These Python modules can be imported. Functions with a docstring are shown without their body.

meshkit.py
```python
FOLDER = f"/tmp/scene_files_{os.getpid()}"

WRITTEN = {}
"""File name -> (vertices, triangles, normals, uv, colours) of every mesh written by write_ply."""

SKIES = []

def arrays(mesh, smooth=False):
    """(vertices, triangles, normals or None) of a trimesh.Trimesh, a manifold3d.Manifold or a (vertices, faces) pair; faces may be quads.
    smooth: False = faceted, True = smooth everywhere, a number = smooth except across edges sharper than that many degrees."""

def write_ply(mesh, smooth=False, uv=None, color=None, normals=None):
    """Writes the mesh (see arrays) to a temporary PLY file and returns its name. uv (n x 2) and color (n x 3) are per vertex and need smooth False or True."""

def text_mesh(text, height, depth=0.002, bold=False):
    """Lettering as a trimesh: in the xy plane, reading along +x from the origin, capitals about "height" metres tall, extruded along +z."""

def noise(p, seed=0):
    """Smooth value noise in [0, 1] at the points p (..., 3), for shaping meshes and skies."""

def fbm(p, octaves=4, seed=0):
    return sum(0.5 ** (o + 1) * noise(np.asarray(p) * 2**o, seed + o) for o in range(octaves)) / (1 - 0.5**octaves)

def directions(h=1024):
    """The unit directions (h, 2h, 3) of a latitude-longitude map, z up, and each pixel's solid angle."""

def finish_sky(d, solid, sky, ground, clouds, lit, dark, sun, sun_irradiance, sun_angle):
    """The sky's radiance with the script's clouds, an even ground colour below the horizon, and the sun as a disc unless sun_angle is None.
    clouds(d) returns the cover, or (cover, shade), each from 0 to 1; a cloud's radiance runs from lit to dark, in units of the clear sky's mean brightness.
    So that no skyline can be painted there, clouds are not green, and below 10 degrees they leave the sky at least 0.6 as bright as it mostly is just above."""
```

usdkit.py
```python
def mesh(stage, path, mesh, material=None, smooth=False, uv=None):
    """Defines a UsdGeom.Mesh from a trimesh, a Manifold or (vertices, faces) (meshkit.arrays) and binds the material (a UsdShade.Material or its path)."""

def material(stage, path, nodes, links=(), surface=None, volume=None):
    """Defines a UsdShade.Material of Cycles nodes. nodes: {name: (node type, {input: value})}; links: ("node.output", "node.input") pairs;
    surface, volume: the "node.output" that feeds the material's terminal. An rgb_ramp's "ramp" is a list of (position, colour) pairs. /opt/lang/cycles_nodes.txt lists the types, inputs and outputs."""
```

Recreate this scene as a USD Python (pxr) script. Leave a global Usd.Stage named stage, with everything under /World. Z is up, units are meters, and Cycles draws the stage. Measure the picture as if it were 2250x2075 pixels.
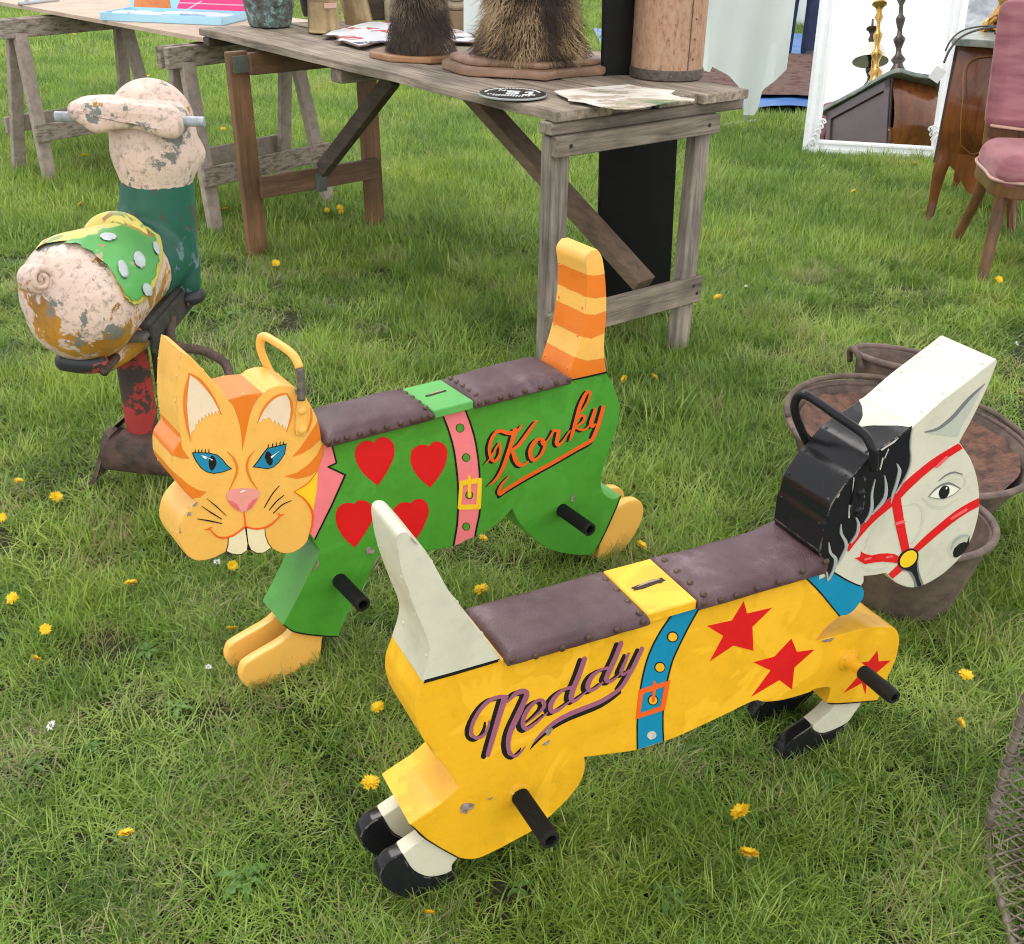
import json, math, random
import numpy as np
import trimesh
import mapbox_earcut as earcut
import manifold3d as m3
from shapely.geometry import Polygon, Point, LineString, MultiPolygon, box as sbox
from shapely.ops import unary_union
from shapely import affinity
from pxr import Usd, UsdGeom, UsdLux, UsdShade, Gf, Sdf, Vt
import usdkit, meshkit

stage = Usd.Stage.CreateInMemory()
UsdGeom.SetStageUpAxis(stage, 'Z')
UsdGeom.SetStageMetersPerUnit(stage, 1.0)
UsdGeom.Xform.Define(stage, '/World')
stage.SetDefaultPrim(stage.GetPrimAtPath('/World'))

# ---------------------------------------------------------------- camera
PITCH, ROLL, EYE, FOC = math.radians(27.82), math.radians(-1.273), 1.45, 1.087
_cp, _sp, _cr, _sr = math.cos(PITCH), math.sin(PITCH), math.cos(ROLL), math.sin(ROLL)
CAMR = np.array([[_cr, _sr, 0], [-_sr, _cr, 0], [0, 0, 1]]) @ np.array([[1, 0, 0], [0, -_sp, -_cp], [0, _cp, -_sp]])  # rows: right, down, forward
cam = UsdGeom.Camera.Define(stage, '/World/camera')
cam.CreateHorizontalApertureAttr(36.0)
cam.CreateVerticalApertureAttr(36.0 * 944 / 1024)
cam.CreateFocalLengthAttr(36.0 * FOC)
cam.CreateClippingRangeAttr(Gf.Vec2f(0.05, 2000))
_m = np.eye(4); _m[0, :3] = CAMR[0]; _m[1, :3] = -CAMR[1]; _m[2, :3] = -CAMR[2]; _m[3, :3] = (0, 0, EYE)
cam.AddTransformOp().Set(Gf.Matrix4d(*_m.ravel().tolist()))
cam.CreateExposureAttr(0.68)

# ---------------------------------------------------------------- sky and soft sun of an overcast day
SUN_EL, SUN_AZ = math.radians(58), math.radians(-40)      # azimuth = atan2(x, y) of the direction towards the sun
dome = UsdLux.DomeLight.Define(stage, '/World/sky')
usdkit.material(stage, '/World/Looks/sky_look', {
    'sky': ('sky_texture', {'sky_type': 'single_scattering', 'sun_disc': False, 'sun_elevation': SUN_EL, 'sun_rotation': SUN_AZ}),
    'tc': ('texture_coordinate', {}),
    'n': ('noise_texture', {'scale': 2.2, 'detail': 5.0, 'roughness': 0.55}),
    'r': ('rgb_ramp', {'ramp': [(0.25, (5.9, 6.0, 6.15)), (0.55, (7.4, 7.45, 7.4)), (0.8, (8.7, 8.6, 8.4))]}),
    'mx': ('mix', {'fac': 0.92}),
    'bg': ('background_shader', {'strength': 0.14})},
    [('tc.generated', 'n.vector'), ('n.fac', 'r.fac'), ('sky.color', 'mx.color1'), ('r.color', 'mx.color2'), ('mx.color', 'bg.color')], surface='bg.background')
UsdShade.MaterialBindingAPI.Apply(dome.GetPrim()).Bind(UsdShade.Material.Get(stage, '/World/Looks/sky_look'))
dome.GetPrim().SetCustomDataByKey('kind', 'structure')
sun = UsdLux.DistantLight.Define(stage, '/World/sun')
sun.CreateNormalizeAttr(True); sun.CreateIntensityAttr(0.22); sun.CreateAngleAttr(22.0)
sun.CreateColorAttr(Gf.Vec3f(1.0, 0.97, 0.92))
_d = np.array([math.cos(SUN_EL) * math.sin(SUN_AZ), math.cos(SUN_EL) * math.cos(SUN_AZ), math.sin(SUN_EL)])
_x = np.cross([0, 0, 1.0], _d); _x /= np.linalg.norm(_x); _y = np.cross(_d, _x)
_m = np.eye(4); _m[0, :3] = _x; _m[1, :3] = _y; _m[2, :3] = _d
sun.AddTransformOp().Set(Gf.Matrix4d(*_m.ravel().tolist()))

# ---------------------------------------------------------------- helpers
def at(px, py, z=0.0):
    """The point at height z on the line of sight through a spot of the photograph."""
    d = CAMR.T @ np.array([(px / 2250 - .5) / FOC, (py - 1037.5) / 2250 / FOC, 1.0])
    return np.array([0, 0, EYE]) + d * (z - EYE) / d[2]
def at_y(px, py, y):
    d = CAMR.T @ np.array([(px / 2250 - .5) / FOC, (py - 1037.5) / 2250 / FOC, 1.0])
    return np.array([0, 0, EYE]) + d * y / d[1]
USED = {}
def path_for(name, parent):
    base = parent.GetPath().pathString if parent is not None else '/World'
    k = base + '/' + name
    n = USED.get(k, 0); USED[k] = n + 1
    return k if n == 0 else f'{k}_{n:03d}'
def tag(p, label=None, cat=None, group=None, kind=None):
    for k, v in (('label', label), ('category', cat), ('group', group), ('kind', kind)):
        if v: p.SetCustomDataByKey(k, v)
    return p
def thing(name, label, cat, loc=(0, 0, 0), rotz=0.0, group=None, kind=None, rot=None):
    x = UsdGeom.Xform.Define(stage, path_for(name, None))
    x.AddTranslateOp().Set(Gf.Vec3d(*map(float, loc)))
    if rot is not None: x.AddRotateXYZOp().Set(Gf.Vec3f(*map(float, rot)))
    elif rotz: x.AddRotateZOp().Set(float(rotz))
    return tag(x.GetPrim(), label, cat, group, kind)
def part(name, mesh, mat, parent, smooth=30, label=None, kind=None):
    if isinstance(mesh, (list, tuple)) and len(mesh) and isinstance(mesh[0], trimesh.Trimesh): mesh = trimesh.util.concatenate(mesh)
    p = usdkit.mesh(stage, path_for(name, parent), mesh, mat, smooth=smooth).GetPrim()
    return tag(p, label, None, None, kind)
def top(name, mesh, mat, label, cat, smooth=30, group=None, kind=None):
    p = part(name, mesh, mat, None, smooth)
    return tag(p, label, cat, group, kind)
def clone(src, name, label, loc, rotz=0.0, scale=1.0, group=None, tilt=None):
    was = src.GetCustomData()
    x = UsdGeom.Xform.Define(stage, path_for(name, None))
    x.AddTranslateOp().Set(Gf.Vec3d(*map(float, loc)))
    x.AddRotateXYZOp().Set(Gf.Vec3f(*(tilt or (0, 0)), float(rotz)))
    x.AddScaleOp().Set(Gf.Vec3f(scale, scale, scale))
    inner = x.GetPrim()
    inner.GetReferences().AddInternalReference(src.GetPath()); inner.SetInstanceable(True)
    x.SetXformOpOrder(x.GetOrderedXformOps()[:3])
    return tag(inner, label, was.get('category'), group or was.get('group'))

def T(mesh, loc=(0, 0, 0), rx=0, ry=0, rz=0):
    m = mesh.copy()
    for a, ax in ((rx, (1, 0, 0)), (ry, (0, 1, 0)), (rz, (0, 0, 1))):
        if a: m.apply_transform(trimesh.transformations.rotation_matrix(math.radians(a), ax))
    m.apply_translation(loc); return m
def cbox(sx, sy, sz, c=(0, 0, 0), r=0.003, rz=0):
    """A box with chamfered edges, centred at c."""
    r = min(r, sx * .4, sy * .4, sz * .4)
    P = [(x * (sx / 2 - a), y * (sy / 2 - b), z * (sz / 2 - d)) for a, b, d in ((0, r, r), (r, 0, r), (r, r, 0)) for x in (-1, 1) for y in (-1, 1) for z in (-1, 1)]
    h = trimesh.convex.convex_hull(np.array(P))
    return T(h, c, rz=rz)
def beam(p0, p1, w, d, up=(0, 0, 1), r=0.003, wob=0.0):
    """A squared timber from p0 to p1: w across, d along the up side."""
    p0, p1 = np.asarray(p0, float), np.asarray(p1, float)
    L = np.linalg.norm(p1 - p0); x = (p1 - p0) / L
    y = np.cross(up, x); y /= np.linalg.norm(y); z = np.cross(x, y)
    m = cbox(L, w, d, r=r)
    M = np.eye(4); M[:3, 0], M[:3, 1], M[:3, 2], M[:3, 3] = x, y, z, (p0 + p1) / 2
    m.apply_transform(M); return m
def tube(P, r, n=10, caps=True, closed=False):
    P = np.asarray(P, float); R = np.broadcast_to(np.asarray(r, float), (len(P),))
    t = np.gradient(P, axis=0) if not closed else (np.roll(P, -1, 0) - np.roll(P, 1, 0))
    t /= np.linalg.norm(t, axis=1, keepdims=True)
    a = np.cross(t[0], (0, 0, 1.0)); a = a if np.linalg.norm(a) > .1 else np.cross(t[0], (1.0, 0, 0)); a /= np.linalg.norm(a)
    V = []
    for i in range(len(P)):
        a = a - t[i] * (a @ t[i]); a /= np.linalg.norm(a); b = np.cross(t[i], a)
        ang = np.arange(n) / n * 2 * np.pi
        V.append(P[i] + R[i] * (np.cos(ang)[:, None] * a + np.sin(ang)[:, None] * b))
    V = np.vstack(V); F = []
    k = len(P)
    for i in range(k if closed else k - 1):
        j = (i + 1) % k
        for q in range(n):
            s = (q + 1) % n
            F += [(i * n + q, i * n + s, j * n + s), (i * n + q, j * n + s, j * n + q)]
    if caps and not closed:
        V = np.vstack([V, P[0], P[-1]]); c0, c1 = len(V) - 2, len(V) - 1
        for q in range(n):
            s = (q + 1) % n
            F += [(c0, s, q), (c1, (k - 1) * n + q, (k - 1) * n + s)]
    return trimesh.Trimesh(V, np.array(F), process=False)
def lathe(prof, n=40, close=False):
    """Turned shape: prof is (radius, z) points."""
    prof = np.asarray(prof, float); a = np.arange(n) / n * 2 * np.pi
    V = np.vstack([np.c_[r * np.cos(a), r * np.sin(a), np.full(n, z)] for r, z in prof]); F = []
    for i in range(len(prof) - 1):
        for q in range(n):
            s = (q + 1) % n
            F += [(i * n + q, i * n + s, (i + 1) * n + s), (i * n + q, (i + 1) * n + s, (i + 1) * n + q)]
    m = trimesh.Trimesh(V, np.array(F), process=False); m.update_faces(m.nondegenerate_faces()); return m
def crv(P, n=6, closed=False):
    P = np.asarray(P, float)
    Q = np.vstack([P[-1], P, P[:2]]) if closed else np.vstack([2 * P[0] - P[1], P, 2 * P[-1] - P[-2]])
    out = []
    for i in range(1, len(Q) - 2):
        a, b, c, d = Q[i - 1:i + 3]
        for t in np.linspace(0, 1, n, endpoint=False):
            out.append(.5 * (2 * b + (c - a) * t + (2 * a - 5 * b + 4 * c - d) * t * t + (3 * b - a - 3 * c + d) * t ** 3))
    if not closed: out.append(Q[-2])
    return np.array(out)
def noisy(m, amp, scale, seed=0, sub=0):
    m = m.copy()
    for _ in range(sub): m = m.subdivide()
    n = np.array(m.vertex_normals)
    m.vertices = m.vertices + n * ((meshkit.fbm(np.array(m.vertices) * scale, 3, seed) - .5) * 2 * amp)[:, None]
    return m
def plate(poly, h, z0=0.0):
    """A flat shape in the xy plane, h thick."""
    g = getattr(poly, 'geoms', [poly])
    return trimesh.util.concatenate([T(trimesh.creation.extrude_polygon(q, h, engine='earcut'), (0, 0, z0)) for q in g if q.area > 1e-9])
UPR = trimesh.transformations.rotation_matrix(math.pi / 2, (1, 0, 0))      # (x, z, out) -> stands upright, out = towards -y
def blob(spheres, bones, edge=0.012, it=14):
    """One smooth body: spheres {name: (x,y,z,r)} joined along bones."""
    S = {k: m3.Manifold.sphere(v[3], 24).translate([float(q) for q in v[:3]]) for k, v in spheres.items()}
    M = m3.Manifold.batch_boolean([m3.Manifold.batch_hull([S[q] for q in b]) for b in bones], m3.OpType.Add)
    M = M.refine_to_length(edge); q = M.to_mesh()
    t = trimesh.Trimesh(q.vert_properties[:, :3], q.tri_verts, process=True)
    trimesh.smoothing.filter_taubin(t, iterations=it); return t
RNG = np.random.default_rng(7)

# ---------------------------------------------------------------- materials
def ramp(*s): return list(s)
_LK = {}
def look(name, nodes, links, surface='p.BSDF'):
    if name not in _LK: _LK[name] = usdkit.material(stage, '/World/Looks/' + name, nodes, links, surface=surface)
    return _LK[name]
def paint(name, rgb, rough=.38, dirt=.12, chip=None, chip_amt=.0, edge=None, bump=.06, spec=.5, patch=0.0):
    """Brushed gloss paint: slight unevenness, grime, scratches, optional chips and worn edges showing what lies beneath."""
    rgb = np.array(rgb, float)
    N = {'tc': ('texture_coordinate', {}),
         'n1': ('noise_texture', {'scale': 9.0, 'detail': 6.0, 'roughness': .62}),
         'n2': ('noise_texture', {'scale': 70.0, 'detail': 4.0, 'roughness': .7}),
         'r1': ('rgb_ramp', {'ramp': [(.3, tuple(rgb * (1 - dirt * .9))), (.5, tuple(rgb)), (.75, tuple(np.minimum(rgb * 1.06, .95)))]}),
         'r2': ('rgb_ramp', {'ramp': [(.54, (0, 0, 0)), (.74, (1, 1, 1))]}),
         'dm': ('math', {'math_type': 'multiply', 'value2': dirt * 1.15}),
         'mx': ('mix', {'color2': tuple(rgb * .32 + np.array([.035, .03, .022]))}),
         'rr': ('map_range', {'from_min': .3, 'from_max': .7, 'to_min': rough - .07, 'to_max': rough + .12}),
         'bp': ('bump', {'strength': bump, 'distance': .004}),
         'ob': ('noise_texture', {'scale': 26.0, 'detail': 3.0}),
         'p': ('principled_bsdf', {'specular_ior_level': spec})}
    L = [('tc.object', 'n1.vector'), ('tc.object', 'n2.vector'), ('tc.object', 'ob.vector'), ('n1.fac', 'r1.fac'), ('n2.fac', 'r2.fac'), ('r2.color', 'dm.value1'), ('dm.value', 'mx.fac'), ('r1.color', 'mx.color1'),
         ('n1.fac', 'rr.value'), ('rr.result', 'p.roughness'), ('ob.fac', 'bp.height'), ('bp.normal', 'p.normal')]
    last = 'mx.color'
    if patch:                                              # brushed-over repairs of a slightly fresher tone, and long rubbed streaks
        N['pn'] = ('noise_texture', {'scale': 7.0, 'detail': 2.0, 'distortion': 1.6}); N['pr'] = ('rgb_ramp', {'ramp': [(.55, (0, 0, 0)), (.575, (1, 1, 1))]}); N['pm'] = ('math', {'math_type': 'multiply', 'value2': patch}); N['px'] = ('mix', {'color2': tuple(np.minimum(rgb * 1.22 + .012, .95))})
        N['smp'] = ('mapping', {'rotation': (0, .6, 0), 'scale': (3.0, 20.0, 46.0)}); N['sn'] = ('noise_texture', {'scale': 3.0, 'detail': 5.0, 'roughness': .7}); N['sr'] = ('rgb_ramp', {'ramp': [(.60, (0, 0, 0)), (.72, (1, 1, 1))]}); N['sm'] = ('math', {'math_type': 'multiply', 'value2': .30}); N['sx'] = ('mix', {'color2': tuple(rgb * .55 + .02)})
        L += [('tc.object', 'pn.vector'), ('pn.fac', 'pr.fac'), ('pr.color', 'pm.value1'), ('pm.value', 'px.fac'), (last, 'px.color1'), ('tc.object', 'smp.vector'), ('smp.vector', 'sn.vector'), ('sn.fac', 'sr.fac'), ('sr.color', 'sm.value1'), ('sm.value', 'sx.fac'), ('px.color', 'sx.color1')]
        last = 'sx.color'
    if chip is not None and chip_amt > 0:
        N['cn'] = ('noise_texture', {'scale': 34.0, 'detail': 7.0, 'roughness': .72, 'distortion': .6})
        N['cb'] = ('noise_texture', {'scale': 5.0, 'detail': 2.0})
        N['ca'] = ('math', {'math_type': 'multiply_add', 'value2': .55, 'value3': .22})
        N['cs'] = ('math', {'math_type': 'multiply'})
        N['ct'] = ('rgb_ramp', {'ramp': [(.60 - chip_amt, (0, 0, 0)), (.625 - chip_amt, (1, 1, 1))]})
        N['cm'] = ('mix', {'color2': tuple(chip)})
        N['cav'] = ('math', {'math_type': 'add', 'value2': .47})
        L += [('tc.object', 'cn.vector'), ('tc.object', 'cb.vector'), ('cb.fac', 'cav.value1'), ('cn.fac', 'cs.value1'), ('cav.value', 'cs.value2'), ('cs.value', 'ct.fac'), ('ct.color', 'cm.fac'), (last, 'cm.color1')]
        last = 'cm.color'
    if edge is not None:
        N['bv'] = ('bevel', {'samples': 3, 'radius': .0035})
        N['ge'] = ('geometry', {})
        N['dt'] = ('vector_math', {'math_type': 'dot_product'})
        N['em'] = ('map_range', {'from_min': .995, 'from_max': .90, 'to_min': 0.0, 'to_max': .40, 'clamp': True})
        N['en'] = ('noise_texture', {'scale': 26.0, 'detail': 6.0, 'roughness': .75})
        N['ea'] = ('math', {'math_type': 'multiply'})
        N['et'] = ('rgb_ramp', {'ramp': [(.195, (0, 0, 0)), (.215, (1, 1, 1))]})
        N['ex'] = ('mix', {'color2': tuple(edge)})
        L += [('bv.bevel', 'dt.vector1'), ('ge.normal', 'dt.vector2'), ('dt.value', 'em.value'), ('tc.object', 'en.vector'), ('em.result', 'ea.value1'), ('en.fac', 'ea.value2'), ('ea.value', 'et.fac'), ('et.color', 'ex.fac'), (last, 'ex.color1')]
        last = 'ex.color'
    L.append((last, 'p.base_color'))
    return look(name, N, L)
def plain(name, rgb, rough=.6, metal=0.0, var=.15, scale=14.0, bump=.15, bscale=60.0, rgb2=None, **extra):
    rgb = np.array(rgb, float); rgb2 = rgb * (1 - var) if rgb2 is None else np.array(rgb2, float)
    return look(name, {'tc': ('texture_coordinate', {}), 'n': ('noise_texture', {'scale': scale, 'detail': 6.0, 'roughness': .65}),
        'r': ('rgb_ramp', {'ramp': [(.34, tuple(rgb2)), (.62, tuple(rgb))]}), 'b': ('noise_texture', {'scale': bscale, 'detail': 4.0}), 'bp': ('bump', {'strength': bump, 'distance': .006}),
        'p': ('principled_bsdf', {'roughness': rough, 'metallic': metal, **extra})},
        [('tc.object', 'n.vector'), ('tc.object', 'b.vector'), ('n.fac', 'r.fac'), ('r.color', 'p.base_color'), ('b.fac', 'bp.height'), ('bp.normal', 'p.normal')])
def wood(name, light, dark, axis='x', rough=.7, scale=1.0, bump=.3, blotch=None):
    """Timber with grain along one axis of its object space."""
    st = {'x': (.9, 14, 14), 'y': (14, .9, 14), 'z': (14, 14, .9)}[axis]
    N = {'tc': ('texture_coordinate', {}), 'oi': ('object_info', {}), 'mp': ('mapping', {'scale': tuple(q * scale for q in st)}), 'sh': ('vector_math', {'math_type': 'add'}), 'sc': ('math', {'math_type': 'multiply', 'value2': 37.0}), 'cx': ('combine_xyz', {}),
         'n': ('noise_texture', {'scale': 3.0, 'detail': 8.0, 'roughness': .7, 'distortion': .5}), 'r': ('rgb_ramp', {'ramp': [(.32, dark), (.5, tuple((np.array(light) + np.array(dark)) / 2)), (.68, light)]}),
         'bl': ('noise_texture', {'scale': 5.0, 'detail': 3.0}), 'br': ('rgb_ramp', {'ramp': [(.38, (.50, .49, .48)), (.62, (1.02, 1.0, .98))]}), 'ml': ('mix', {'mix_type': 'multiply', 'fac': .8}),
         'bp': ('bump', {'strength': bump, 'distance': .004}), 'p': ('principled_bsdf', {'roughness': rough})}
    L = [('tc.object', 'sh.vector1'), ('oi.random', 'sc.value1'), ('sc.value', 'cx.x'), ('sc.value', 'cx.y'), ('cx.vector', 'sh.vector2'), ('sh.vector', 'mp.vector'), ('mp.vector', 'n.vector'), ('n.fac', 'r.fac'), ('sh.vector', 'bl.vector'), ('bl.fac', 'br.fac'), ('r.color', 'ml.color1'), ('br.color', 'ml.color2'),
         ('ml.color', 'p.base_color'), ('n.fac', 'bp.height'), ('bp.normal', 'p.normal')]
    return look(name, N, L)
def flat(name, rgb, rough=.45, dirt=.08): return paint(name, rgb, rough, dirt, bump=.04)

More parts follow.
